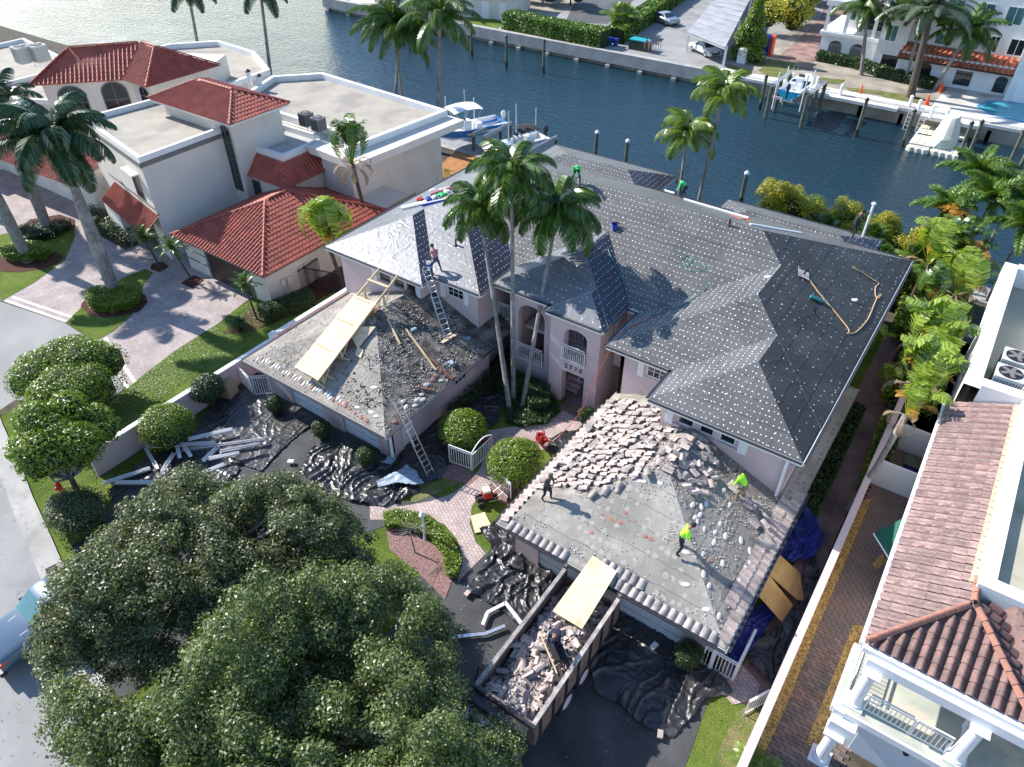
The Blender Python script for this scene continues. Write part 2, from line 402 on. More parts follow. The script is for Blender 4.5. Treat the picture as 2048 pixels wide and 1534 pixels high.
mat('hose_red', (.5, .06, .03), .4)
mat('hose_teal', (.02, .2, .18), .4)
mat('cardboard', (.42, .3, .19), .85)
mat('letter_black', (.02, .02, .02), .5)
mat('trash_green', (.02, .035, .025), .55)
mat('pool_water', (.06, .36, .42), .08, spec=.6, bump=.2, bscale=5)
mat('pool_tile', (.05, .28, .5), .4)
mat('slate_floor', (.48, .5, .42), .6, col2=(.36, .38, .33), vscale=1.3, stains=(1.1, .55, .62, (.62, .52, .4), .6))
mat('cone_white', (.8, .8, .8), .5)
mat('ac_grey', (.2, .205, .2), .5, metal=.3)
mat('ac_light', (.52, .52, .48), .5)
mat('lattice', (.02, .02, .018), .6)
mat('fan_dark', (.01, .01, .01), .6)
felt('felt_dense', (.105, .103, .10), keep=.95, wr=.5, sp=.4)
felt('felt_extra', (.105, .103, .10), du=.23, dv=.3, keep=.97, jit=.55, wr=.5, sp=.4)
felt('felt_sparse_shaded', (.04, .039, .037), du=.42, dv=.46, keep=.62, jit=.8, rad=.026, wr=.6, dark=.9, dirt=.45, lap=1.0, sp=.3)  # fewer nails; base darkened as shade on slopes turned from the sun
felt('felt_sunlit', (.15, .155, .165), du=.34, dv=.42, keep=.6, jit=.7, rad=.03, wr=.4, rough=.42, dark=.6, sp=.9)  # same felt, sun sheen of the left slopes painted into a paler base
felt('slate_roof', (.25, .236, .21), du=.33, dv=.42, keep=.5, jit=.5, rad=.11, wr=.5, dark=.45, lap=.9, dirt=.6, sp=.25, rough=.8, dotc=(.40, .385, .355), dotf=.55)
felt('dusty_roof', (.25, .228, .2), du=.33, dv=.42, keep=.3, jit=.6, rad=.1, wr=.9, wscale=2.5, dark=.5, lap=.9, dirt=.7, sp=.25, rough=.85, dotc=(.13, .12, .11), dotf=.6)
felt('felt_shaded', (.022, .024, .04), du=.25, dv=.33, keep=.95, jit=.3, wr=.3)  # same felt, shade of the east faces painted into its colour
pavermat('paver_rose', (.48, .41, .385), (.37, .315, .3), (.22, .185, .18), .2, .1, radians(0))
pavermat('paver_path', (.5, .4, .37), (.4, .32, .3), (.24, .19, .18), .22, .16, radians(30))
pavermat('paver_dark', (.2, .13, .115), (.14, .1, .095), (.07, .055, .05), .2, .1, radians(90))
pavermat('paver_red', (.3, .17, .14), (.25, .15, .13), (.2, .15, .13), .22, .11, radians(40), big=.4)
pavermat('deck_white', (.58, .55, .5), (.55, .52, .48), (.45, .43, .4), .9, .9, 0)
leafmat('leaf_ficus', (.035, .05, .02), (.21, .25, .11), trans=.3, rough=.4, spec=.5)
leafmat('leaf_bright', (.06, .12, .008), (.25, .34, .03), trans=.25, rough=.4)
leafmat('leaf_dark', (.012, .035, .008), (.045, .095, .018), trans=.15, rough=.4)
leafmat('leaf_yellow', (.2, .21, .015), (.5, .44, .04), trans=.3)
leafmat('leaf_hedge', (.04, .10, .006), (.14, .24, .015), trans=.2)
leafmat('leaf_fox', (.05, .11, .012), (.17, .28, .04), trans=.25, rough=.35)
leafmat('leaf_palm', (.028, .07, .012), (.12, .21, .03), trans=.2, rough=.3)
leafmat('leaf_palm_dk', (.016, .042, .016), (.06, .115, .04), trans=.15, rough=.25)
leafmat('leaf_palm_lt', (.09, .15, .02), (.23, .32, .04), trans=.3, rough=.3)
leafmat('leaf_palm_gr', (.07, .10, .06), (.17, .22, .14), trans=.2, rough=.35)
leafmat('leaf_dead', (.13, .085, .05), (.34, .26, .18), trans=.15, rough=.7)
leafmat('leaf_banana', (.10, .17, .015), (.36, .46, .07), trans=.35, rough=.25)
leafmat('leaf_orange', (.3, .12, .02), (.55, .35, .06), trans=.3, rough=.4)
leafmat('leaf_red', (.3, .02, .03), (.6, .08, .08), trans=.3, rough=.4)
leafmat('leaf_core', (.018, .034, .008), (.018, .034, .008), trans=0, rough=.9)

# water
m = mat('water', (.005, .024, .038), .06, col2=(.009, .038, .055), vscale=.03, spec=.6)
m_, n, l, b, geo, noise, ramp, mix, out = mat.ctx
mp = n.new('ShaderNodeMapping'); l.new(geo.outputs['Position'], mp.inputs[0]); mp.inputs['Rotation'].default_value = (0, 0, .5); mp.inputs['Scale'].default_value = (1, 1.8, 1)
n1 = n.new('ShaderNodeTexNoise'); n1.inputs['Scale'].default_value = 1.3; n1.inputs['Detail'].default_value = 5; n1.inputs['Roughness'].default_value = .62; l.new(mp.outputs[0], n1.inputs['Vector'])
n2 = n.new('ShaderNodeTexNoise'); n2.inputs['Scale'].default_value = .12; n2.inputs['Detail'].default_value = 2; l.new(mp.outputs[0], n2.inputs['Vector'])
b1 = n.new('ShaderNodeBump'); b1.inputs['Strength'].default_value = .9; b1.inputs['Distance'].default_value = .28; l.new(n1.outputs['Fac'], b1.inputs['Height'])
b2 = n.new('ShaderNodeBump'); b2.inputs['Strength'].default_value = .5; b2.inputs['Distance'].default_value = .5; l.new(n2.outputs['Fac'], b2.inputs['Height'])
l.new(b2.outputs[0], b1.inputs['Normal']); l.new(b1.outputs[0], b.inputs['Normal'])
# ============================================================ SETTING
def sheet(name, poly, z, m, kind='structure', thick=0.0, parent=None):
    b = MB(); pts = [Vector((p[0], p[1], z)) for p in poly]
    if thick: b.prism([(p.x, p.y) for p in pts], z - thick, z)
    else: b.poly(pts)
    o = b.build(name, m); o['kind'] = kind; return o
def W(pts, z=0.0): return [(p.x, p.y) for p in PP(pts, z)]

b = MB(); b.poly([(-1500, -300, -1.25), (1500, -300, -1.25), (1500, 1500, -1.25), (-1500, 1500, -1.25)]); b.build('water', 'water')['kind'] = 'structure'
SH = 51.5
sheet('ground', [(-300, -200), (200, -200), (200, SH), (-54, SH), (-62, 50), (-90, 50), (-300, 50)], 0, 'soil', thick=3)
sheet('road', [(-200, -90), (-200, 24)] + W([(-300, 480), (0, 603), (130, 646), (192, 686), (250, 778), (205, 806), (30, 800), (-30, 840)]) + [(-39.1, 7.5), (-32.8, 5.8), (-27.3, 4.3), (-12, 0), (0, -4), (0, -90)], .004, 'road_light')
# curb and gutter strip
cl = [(-40.5, 7.9), (-39.1, 7.5), (-35.7, 6.6), (-32.8, 5.75), (-29.7, 4.95), (-27.3, 4.3)]
def offset(line, d):
    out = []
    for i, p in enumerate(line):
        a = Vector(line[max(0, i - 1)]); c = Vector(line[min(len(line) - 1, i + 1)]); t = (c - a).normalized()
        out.append((p[0] - t.y * d, p[1] + t.x * d))
    return out
sheet('gutter_strip', offset(cl, -.75) + cl[::-1], .01, 'concrete')
sheet('curb', cl + offset(cl, .22)[::-1], .12, 'concrete', thick=.12)
cl2 = [(-27.3, 4.3), (-20, 2.3), (-10, -.5)]
sheet('gutter_strip', offset(cl2, -.75) + cl2[::-1], .01, 'concrete')
verge = offset(cl, .22) + [(-27.3, 6.5), (-31.4, 8.4)] + W([(243, 850), (205, 818), (40, 810), (-30, 850)])
sheet('verge_grass', verge, .02, 'grass', kind='stuff')
# villa side paving, lawns
pav = W([(-300, 500), (8, 603), (130, 643), (190, 683), (252, 778), (345, 705), (435, 648), (490, 604), (560, 560), (640, 560), (600, 440), (350, 380), (100, 330), (-300, 330)])
sheet('paver_driveway', pav, .012, 'paver_rose')
for (a, b_) in (((8, 603), (130, 645)), ((190, 683), (252, 779))):
    p0 = P(*a); p1 = P(*b_); t = (p1 - p0).normalized(); nn = Vector((-t.y, t.x, 0))
    if nn.dot(Vector((0, 1, 0))) < 0: nn = -nn
    for k, (d0, d1) in enumerate(((0, .22), (.5, .72))):
        q = [p0 + nn * d0, p1 + nn * d0, p1 + nn * d1, p0 + nn * d1]
        sheet('paver_band', [(v.x, v.y) for v in q], .018 + .004 * k, 'concrete_white')
sheet('lawn_strip', W([(203, 820), (252, 779), (345, 706), (438, 648), (472, 618), (505, 600), (560, 588), (620, 560)]) + [(-31.75, 27.5), (-31.75, 9.2)], .03, 'grass', kind='stuff')
sheet('lawn_island', W([(132, 646), (190, 684), (228, 662), (262, 632), (285, 602), (284, 575), (306, 546), (292, 538), (255, 552), (218, 574), (168, 610)]), .03, 'grass', kind='stuff')
sheet('lawn_island', W([(-60, 570), (5, 601), (70, 565), (130, 520), (150, 474), (148, 452), (70, 455), (0, 470), (-60, 500)]), .03, 'grass', kind='stuff')
def ellp(cx, cy, a, b_, rz=0, n=28, jit=.04):
    return [(cx + cos(rz) * a * cos(t) * k - sin(rz) * b_ * sin(t) * k, cy + sin(rz) * a * cos(t) * k + cos(rz) * b_ * sin(t) * k)
            for t in [2 * pi * i / n for i in range(n)] for k in [1 + R.uniform(-jit, jit)]]
c = P(230, 606); sheet('mulch_bed', ellp(c.x, c.y, 2.25, 1.7, .3), .05, 'mulch_red')
c = P(52, 522); sheet('mulch_bed', ellp(c.x, c.y, 2.6, 1.6, .6), .05, 'mulch_red')
sheet('mulch_bed', W([(305, 528), (325, 524), (338, 534), (318, 545), (300, 538)]), .05, 'mulch_red')
sheet('mulch_bed', W([(362, 567), (388, 551), (408, 560), (385, 578)]), .05, 'mulch_red')
sheet('mulch_bed', W([(20, 480), (60, 470), (150, 455), (150, 440), (120, 430), (60, 440)]), .05, 'mulch_red')
sheet('mulch_bed', W([(445, 668), (500, 620), (548, 605), (620, 570), (700, 540), (690, 575), (600, 618), (540, 650), (490, 668)]), .05, 'mulch_red')
sheet('soil_bed', W([(190, 430), (300, 480), (250, 500), (180, 460)]), .04, 'soil')
# utility cover in the road
# front yard of the pink house
sheet('front_yard_grass', [(-31.35, 8.4), (-27.3, 6.5), (-26.8, 4.6), (-13, 1), (0.2, 1), (0.2, 44), (-36, 50), (-36, 30.5), (-31.35, 30.5)], .008, 'grass', kind='stuff')
sheet('driveway_left', [(-29.6, 18.2), (-19.9, 18.2), (-19.3, 12), (-19.8, 8), (-19.8, 2.4), (-27.0, 4.4), (-29.9, 9), (-30.2, 14)], .02, 'drive_black')
sheet('driveway_right', [(-12.5, 17), (-1.9, 17), (-1.6, 15.2), (-1.3, 12.5), (-.8, 9), (-.2, 4), (-.2, -3), (-13, -1), (-13.2, 6), (-13.6, 11), (-14.6, 12.8)], .02, 'drive_black')
sheet('driveway_strip', W([(540, 905), (640, 855), (760, 960), (845, 960), (890, 1010), (750, 1060), (600, 1100), (480, 960)]), .024, 'drive_black')
# walkway
walk = W([(748, 1018), (805, 1013), (862, 1003), (905, 988), (940, 962), (962, 935), (968, 905), (962, 880), (975, 862), (1010, 856), (1070, 850), (1110, 835), (1128, 818),
          (1200, 838), (1196, 862), (1150, 880), (1090, 900), (1030, 905), (1000, 935), (985, 965), (960, 990), (943, 1015), (940, 1050), (952, 1085), (972, 1108), (915, 1165), (926, 1120), (915, 1080), (890, 1050), (845, 1032), (800, 1028), (748, 1034)])
sheet('walkway', walk, .035, 'paver_path')
sheet('walkway', W([(740, 1005), (790, 1005), (800, 1028), (790, 1040), (740, 1040)]), .031, 'paver_path')
sheet('entry_floor', [(-15.2, 26.2), (-13.3, 26.2), (-13.3, 32), (-19, 32), (-19, 27.2), (-15.2, 27.2)], .04, 'paver_red')
sheet('gravel_bed', W([(770, 1050), (800, 1060), (860, 1060), (900, 1100), (905, 1160), (890, 1200), (840, 1150), (780, 1100)]), .045, 'gravel_pink')
sheet('gravel_bed', W([(873, 952), (905, 925), (958, 955), (938, 972), (905, 960)]), .04, 'gravel_pink')
sheet('gravel_bed', W([(978, 975), (1015, 955), (1045, 985), (1030, 1015), (1000, 1005)]), .04, 'gravel_pink')
sheet('paver_pad', W([(1425, 1330), (1475, 1320), (1520, 1370), (1510, 1400), (1465, 1410), (1440, 1380)]), .03, 'paver_path')
# side passage
sheet('side_path', [(-1.05, 16), (0.1, 16), (.15, 27), (.05, 36), (-.1, 44), (-1.2, 44), (-1.1, 36), (-.95, 27)], .02, 'paver_red')
sheet('side_gravel', [(-1.9, 30), (-1.15, 30), (-1.15, 44), (-2, 44)], .018, 'gravel_pink')
sheet('side_soil', [(.12, 20), (.3, 20), (.4, 46), (.05, 46)], .024, 'soil')
SP = sheet('side_drive_pavers', [(.3, -2), (4, -2), (3.2, 16), (3.2, 46), (.5, 46)], .0, 'mortar_dark')
sheet('gold_gravel', W([(1742, 1000), (1670, 1174), (1632, 1261), (1587, 1376), (1548, 1467), (1500, 1570)]) + [(.4, 9), (.4, 29)], .045, 'gravel_gold')
sheet('gold_gravel', W([(1705, 1251), (1670, 1341), (1639, 1418), (1611, 1487), (1640, 1510), (1655, 1440), (1700, 1330), (1735, 1255)]), .045, 'gravel_gold')
sheet('gold_gravel', W([(1764, 1108), (1740, 1130), (1752, 1140), (1775, 1125)]), .045, 'gravel_gold')
mb = MB(); mb.box(-.155, .155, -.075, .075, 0, .03); BK = mb.mesh('brick'); BK.materials.append(M_['brick_paver'])
bk = []
for i in range(165):
    for j in range(-6, 12):
        v = 9 + i * .165; u = .55 + j * .325 + (.16 if i % 2 else 0) + (v - 15) * .06
        if .5 < u < 3.3 and v < 36 and not (1.9 < u and v < 12): bk.append((u, v))
bk.sort(key=lambda p: abs(p[1] - 17.5) + abs(p[0] - 1.7))
def putb(ps):
    for (u, v) in ps:
        o = inst('brick', BK, SP, Matrix.Translation((u, v, R.uniform(.002, .008))) @ Matrix.Rotation(-.06, 4, 'Z'))
putb(bk[:295])
mb = MB()
for (u, v) in bk[295:]: mb.box(-.155, .155, -.075, .075, 0, .03, Matrix.Translation((u, v, .004)) @ Matrix.Rotation(-.06, 4, 'Z'))
o = mb.build('brick_field', 'brick_paver', SP); o['kind'] = 'stuff'
sheet('apron_pavers', [(.3, -6), (12, -6), (12, 15.3), (2.5, 15.3), (2.1, 13), (1.95, 9), (1.2, 9), (1, 4)], .01, 'paver_dark')
sheet('grass_patch', W([(1425, 1530), (1470, 1425), (1520, 1400), (1545, 1380), (1510, 1460), (1480, 1600), (1400, 1620)]), .034, 'grass_dry', kind='stuff')
sheet('grass_patch', W([(762, 1002), (800, 975), (860, 940), (905, 955), (920, 965), (880, 985), (830, 1005)]), .034, 'grass_dry', kind='stuff')
sheet('grass_patch', W([(940, 1010), (985, 990), (1030, 1010), (1000, 1060), (975, 1110), (945, 1065)]), .033, 'grass', kind='stuff')
sheet('back_deck', [(-41, 45.5), (-36.5, 45.5), (-36.5, 53), (-43, 53)], .05, 'dock_orange')
# near seawall and dock
b = MB(); b.box(-54, 60, SH - .02, SH + .5, -3, .12); b.build('seawall', 'concrete')['kind'] = 'structure'
b = MB(); b.box(-46, 10, SH + .5, SH + 2.4, -.25, .1); b.build('dock', 'dock_wood')['kind'] = 'structure'
# ---- far bank
FB = 87.0
sheet('far_ground', [(-97, FB), (260, FB), (260, 700), (-97, 700)], .3, 'sandy', thick=3)
b = MB(); b.box(-97.2, -31.5, FB - .45, FB + .35, -.75, .62)
b.box(-31.5, -14, FB + .3, FB + .7, -.3, .45); b.box(-14, 260, FB + .1, FB + .7, -.3, .45)
b.build('far_seawall', 'concrete')['kind'] = 'structure'
b = MB()
x = -96.5
while x < -31: b.box(x, x + .4, FB - .35, FB + .2, -2, -.7); b.box(x - .1, x + .5, FB - .7, FB - .2, -2, -.95); x += 4.6
while x < 30: b.box(x, x + .4, FB, FB + .6, -2, -.2); x += 4.2
b.build('seawall_piles', 'concrete')['kind'] = 'structure'
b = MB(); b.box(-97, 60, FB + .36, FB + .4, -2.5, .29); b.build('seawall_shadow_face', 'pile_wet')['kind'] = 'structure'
b = MB(); b.box(-31.5, 40, FB - .1, FB + 2.1, .12, .42); b.box(-19.5, -11, FB - .8, FB - .1, .1, .42); b.box(-8.6, -3, FB - 1.4, FB - .1, .1, .42)
b.build('far_dock', 'concrete_white')['kind'] = 'structure'
sheet('parking_lot', W([(950, 42), (1190, 20), (1700, -160), (1900, -140), (1480, 130), (1430, 148)], .3), .31, 'road_light')
sheet('parking_lot', W([(1130, 45), (1215, 48), (1290, -20), (1330, -120), (1180, -60)], .3), .32, 'asphalt')
sheet('far_lawn', W([(760, 18), (930, 22), (1010, 45), (990, 60), (905, 36), (740, 8)], .3), .33, 'grass', kind='stuff')
sheet('far_lawn', W([(1240, -40), (1010, 10), (1060, -80)], .3), .328, 'grass', kind='stuff')
sheet('brick_drive', W([(1555, 115), (1640, 40), (1670, -60), (1760, -60), (1690, 40), (1640, 120), (1560, 140)], .3), .32, 'paver_red')
for kk, pl in enumerate(([(1515, 140), (1540, 130), (1575, 140), (1590, 160), (1540, 155)], [(1635, 155), (1690, 160), (1680, 168), (1630, 165)], [(1690, 175), (1760, 182), (1840, 195), (1850, 212), (1790, 205), (1760, 190), (1700, 182)], [(1505, 128), (1530, 120), (1600, 125), (1600, 140), (1540, 140)], [(1450, 128), (1500, 140), (1500, 152), (1460, 140)])):
    sheet('far_lawn', W(pl, .3), .335 + .004 * kk, 'grass_dry', kind='stuff')
sheet('pool_deck', W([(1868, 205), (1900, 172), (2060, 190), (2300, 200), (2300, 330), (2060, 262), (1862, 222)], .3), .34, 'deck_white')
sheet('pool_water', W([(1958, 212), (1975, 204), (2060, 208), (2300, 235), (2300, 300), (2048, 243), (1980, 226)], .35), .35, 'pool_water')
sheet('pool_rim', W([(1952, 212), (1972, 201), (2062, 205), (2300, 232), (2300, 303), (2048, 246), (1976, 229)], .34), .345, 'pool_tile')
sheet('pool_water', W([(770, 2), (800, 6), (850, 12), (850, -30), (770, -30)], .35), .35, 'pool_water')
sheet('pool_deck', W([(700, 5), (760, 8), (880, 20), (905, -40), (700, -60)], .34), .34, 'deck_white')

# ============================================================ ROOF TOOLS
SL = .41
def hipfaces(x0, x1, y0, y1, z, s=SL):
    """four roof planes of a hip roof: list of (poly3d, eave direction, up direction)"""
    w_ = min(x1 - x0, y1 - y0) / 2; h = w_ * s
    if x1 - x0 >= y1 - y0: a = (x0 + w_, (y0 + y1) / 2, z + h); c = (x1 - w_, (y0 + y1) / 2, z + h)
    else: a = ((x0 + x1) / 2, y0 + w_, z + h); c = ((x0 + x1) / 2, y1 - w_, z + h)
    A, B_, C, D = (x0, y0, z), (x1, y0, z), (x1, y1, z), (x0, y1, z)
    if x1 - x0 >= y1 - y0: F = [([A, B_, c, a], (1, 0)), ([B_, C, c], (0, 1)), ([C, D, a, c], (-1, 0)), ([D, A, a], (0, -1))]
    else: F = [([A, B_, a], (1, 0)), ([B_, C, c, a], (0, 1)), ([C, D, c], (-1, 0)), ([D, A, a, c], (0, -1))]
    out = []
    for pts, e in F:
        pts = [Vector(p) for p in pts]; e3 = Vector((e[0], e[1], 0)); nn = (pts[1] - pts[0]).cross(pts[2] - pts[0]).normalized()
        out.append((pts, e3, nn.cross(e3).normalized(), nn))
    return out, Vector(a), Vector(c)
def hiproof(parent, x0, x1, y0, y1, z, mats, s=SL, name='roof', sides='SENW'):
    """mats: one material per plane S,E,N,W"""
    F, a, c = hipfaces(x0, x1, y0, y1, z, s); mb = MB()
    ml = list(dict.fromkeys(mats))
    for k, (pts, e, up, nn) in enumerate(F):
        mb.m = ml.index(mats[k])
        mb.face(pts, [(p.dot(e) + 17.3 * k, (p - pts[0]).dot(up)) for p in pts])
    mb.m = 0
    mb.face([(x0, y0, z - .02), (x0, y1, z - .02), (x1, y1, z - .02), (x1, y0, z - .02)])
    return mb.build(name, ml, parent)
def fascia(parent, pts, z, m='white_paint', h=.2, w=.12, gut=True):
    """fascia board and gutter along eave line points"""
    for a, b_ in zip(pts, pts[1:]):
        mb = MB(); a3 = Vector((*a, z - h / 2 - .02)); b3 = Vector((*b_, z - h / 2 - .02)); mb.beam(a3, b3, w, h)
        mb.build('fascia', m, parent)
        if gut:
            d = (b3 - a3).normalized(); nn = Vector((d.y, -d.x, 0))
            mb = MB(); mb.beam(a3 + nn * .1 + Vector((0, 0, h / 2 + .0)), b3 + nn * .1 + Vector((0, 0, h / 2 + .0)), .12, .05)
            mb.build('drip_edge', 'gutter_black', parent)
def wall(parent, p0, p1, z0, z1, m, holes=(), th=.22, name='wall', arch=()):
    """vertical wall from p0 to p1; outward side is to the right of p0->p1. holes: (s0,s1,za,zb)"""
    p0 = Vector((*p0, 0)); p1 = Vector((*p1, 0)); d = p1 - p0; L = d.length; d /= L; nn = Vector((d.y, -d.x, 0))
    T = Matrix(((d.x, nn.x, 0, p0.x), (d.y, nn.y, 0, p0.y), (0, 0, 1, 0), (0, 0, 0, 1)))
    mb = MB()
    cuts = sorted(set([0, L] + [h[0] for h in holes] + [h[1] for h in holes]))
    def bx(a, b_, c, e):
        if b_ - a > 1e-4 and e - c > 1e-4: mb.box(a, b_, -th, 0, c, e, T)
    for a, b_ in zip(cuts, cuts[1:]):
        hs = sorted([h for h in holes if h[0] <= a + 1e-5 and h[1] >= b_ - 1e-5], key=lambda h: h[2]); z = z0
        for h in hs: bx(a, b_, z, h[2]); z = h[3]
        bx(a, b_, z, z1)
    for (s0, s1, zs, zt) in arch:                      # arched head: springing zs, top zt (hole must reach zt)
        n_ = 14
        for i in range(n_):
            a = s0 + (s1 - s0) * i / n_; b_ = s0 + (s1 - s0) * (i + 1) / n_
            za, zb = [zs + (zt - zs) * sqrt(max(0, 1 - ((q - (s0 + s1) / 2) / ((s1 - s0) / 2)) ** 2)) for q in (a, b_)]
            P8 = [(a, -th, za), (b_, -th, zb), (b_, 0, zb), (a, 0, za), (a, -th, zt), (b_, -th, zt), (b_, 0, zt), (a, 0, zt)]
            P8 = [T @ Vector(q) for q in P8]
            for q in ((0, 1, 2, 3), (7, 6, 5, 4), (3, 2, 6, 7), (1, 0, 4, 5)): mb.face([P8[k] for k in q][::-1])
    o = mb.build(name, m, parent)
    return T
def window(parent, T, s0, s1, za, zb, nx=2, ny=2, frame='white_paint', glass='glass_dark', fr=.07, dep=.1, mun=.03, label=None, arched=False):
    """window in a wall with frame matrix T: frame, muntins, pane"""
    mb = MB()
    mb.box(s0, s1, -dep - .04, -dep + .03, za, za + fr, T); mb.box(s0, s1, -dep - .04, -dep + .03, zb - fr, zb, T)
    mb.box(s0, s0 + fr, -dep - .04, -dep + .03, za + fr, zb - fr, T); mb.box(s1 - fr, s1, -dep - .04, -dep + .03, za + fr, zb - fr, T)
    f = mb.build('window', frame, parent, label=label)
    mb = MB(); mb.box(s0 + fr, s1 - fr, -dep - .03, -dep - .01, za + fr, zb - fr, T); mb.build('pane', glass, f)
    if nx * ny > 1:
        mb = MB(); ix0, ix1, iz0, iz1 = s0 + fr, s1 - fr, za + fr, zb - fr
        for i in range(1, nx): xx = ix0 + (ix1 - ix0) * i / nx; mb.box(xx - mun / 2, xx + mun / 2, -dep - .008, -dep + .012, iz0, iz1, T)
        for j in range(1, ny):
            zz = iz0 + (iz1 - iz0) * j / ny
            for i in range(nx):
                xa = ix0 + (ix1 - ix0) * i / nx + (mun / 2 if i else 0); xb = ix0 + (ix1 - ix0) * (i + 1) / nx - (mun / 2 if i < nx - 1 else 0)
                mb.box(xa, xb, -dep - .008, -dep + .012, zz - mun / 2, zz + mun / 2, T)
        mb.build('muntin', frame, f)
    return f
def shutter(parent, T, s0, s1, za, zb, m='white_paint'):
    mb = MB(); mb.box(s0, s1, .003, .10, za, zb, T); f = mb.build('shutter', m, parent)
    mb = MB(); k = s0 + .04
    while k < s1 - .02: mb.box(k, k + .02, .1, .115, za + .05, zb - .05, T); k += .06
    mb.build('louvre', m, f)
def railing(parent, a, b_, z0, h=1.0, m='white_paint', sp=.12, bar=.025, top=.05, name=None):
    """baluster railing; one part 'railing' with its balusters as sub-parts or parts"""
    a = Vector((*a, z0)); b_ = Vector((*b_, z0)); d = b_ - a; L = d.length; d /= L
    root = parent
    mb = MB(); mb.beam(a + Vector((0, 0, h)), b_ + Vector((0, 0, h)), top, top); mb.beam(a + Vector((0, 0, .1)), b_ + Vector((0, 0, .1)), top * .8, top * .8)
    mb.beam(a + Vector((0, 0, h - .14)), b_ + Vector((0, 0, h - .14)), top * .7, top * .7)
    r = mb.build('railing', m, parent)
    n_ = max(1, int(round(L / sp)))
    for i in range(n_ + 1):
        p = a + d * (L * i / n_); ww = bar if 0 < i < n_ else bar * 1.8
        mb = MB(); mb.beam(p + Vector((0, 0, .0 if i in (0, n_) else .12)), p + Vector((0, 0, h - .16)), ww)
        mb.build('baluster', m, r)
    return r

# ============================================================ PINK HOUSE
PH = thing('pink_house', 'two-storey pale pink house with hipped roof covered in dark underlayment and two garage wings', 'house', (-16, 30, 0))
EV = 5.8
D_, X_, S_, L_, N_ = 'felt_dense', 'felt_extra', 'felt_sparse_shaded', 'felt_sunlit', 'felt_shaded'
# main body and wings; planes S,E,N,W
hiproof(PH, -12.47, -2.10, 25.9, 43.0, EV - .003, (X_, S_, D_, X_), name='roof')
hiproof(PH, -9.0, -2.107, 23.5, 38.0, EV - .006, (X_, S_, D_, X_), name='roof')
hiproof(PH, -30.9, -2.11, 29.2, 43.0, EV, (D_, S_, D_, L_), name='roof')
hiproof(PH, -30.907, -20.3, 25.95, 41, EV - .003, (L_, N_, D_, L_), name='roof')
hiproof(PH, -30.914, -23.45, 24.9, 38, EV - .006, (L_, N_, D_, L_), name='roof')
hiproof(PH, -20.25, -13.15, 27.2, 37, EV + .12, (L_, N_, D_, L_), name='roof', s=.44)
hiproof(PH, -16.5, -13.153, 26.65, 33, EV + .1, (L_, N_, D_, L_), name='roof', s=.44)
# rear porch roofs
hiproof(PH, -28.5, -18.5, 41.5, 46.6, EV - .35, (D_, N_, D_, D_), name='roof', s=.3)
hiproof(PH, -14.0, -4.3, 41.2, 45.2, EV - .35, (D_, N_, D_, D_), name='roof', s=.3)
fascia(PH, [(-9.0, 23.5), (-2.1, 23.5), (-2.1, 43), (-30.9, 43), (-30.9, 24.9), (-23.45, 24.9), (-23.45, 25.95), (-20.3, 25.95), (-20.3, 29.2)], EV)
fascia(PH, [(-12.47, 29.2), (-12.47, 25.9), (-9.0, 25.9), (-9.0, 23.5)], EV)
fascia(PH, [(-20.25, 29.2), (-20.25, 27.2), (-16.5, 27.2), (-16.5, 26.65), (-13.15, 26.65), (-13.15, 29.2), (-12.47, 29.2)], EV + .1)
fascia(PH, [(-18.5, 43), (-18.5, 46.6), (-28.5, 46.6), (-28.5, 43)], EV - .35)
fascia(PH, [(-4.3, 43), (-4.3, 45.2), (-14.0, 45.2), (-14.0, 43)], EV - .35)
# walls (drawn so that the outside is on the right hand)
WZ = EV - .05
T = wall(PH, (-30.3, 25.4), (-24.0, 25.4), 0, WZ, 'pink_stucco', holes=[(3.1, 3.95, 4.55, 5.45), (4.2, 5.0, 4.55, 5.45), (5.2, 5.85, 4.55, 5.45)])
for s0, s1 in ((3.1, 3.95), (4.2, 5.0), (5.2, 5.85)): window(PH, T, s0, s1, 4.55, 5.45, 1, 1, frame='grey_trim')
mb = MB(); mb.box(2.95, 6.0, .003, .06, 4.4, 4.55, T); mb.build('sill', 'pink_stucco', PH)
shutter(PH, T, 2.6, 2.95, 4.45, 5.5); shutter(PH, T, 6.0, 6.25, 4.45, 5.5)
wall(PH, (-24.0, 25.622), (-24.0, 26.4), 0, WZ, 'pink_stucco')
T = wall(PH, (-24.0 + .003, 26.4), (-20.8, 26.4), 0, WZ, 'pink_stucco', holes=[(1.0, 2.2, 4.5, 5.5)])
window(PH, T, 1.0, 2.2, 4.5, 5.5, 3, 3, fr=.08)
shutter(PH, T, .6, .92, 4.42, 5.52); shutter(PH, T, 2.28, 2.6, 4.42, 5.52)
wall(PH, (-20.8, 26.622), (-20.8, 31), 0, WZ, 'pink_stucco')
wall(PH, (-30.3, 42.4), (-30.3, 25.62), 0, WZ, 'pink_stucco')
T = wall(PH, (-20.8, 31), (-19.35, 31), 0, WZ, 'pink_stucco', holes=[(.25, 1.2, 0, 2.3)])
railing(PH, (-20.75, 28.3), (-19.3, 28.3), 2.8, 1.1)
mb = MB(); mb.box(-20.78, -19.36, 28.2, 31, 2.55, 2.8); mb.build('floor_slab', 'pink_stucco', PH)
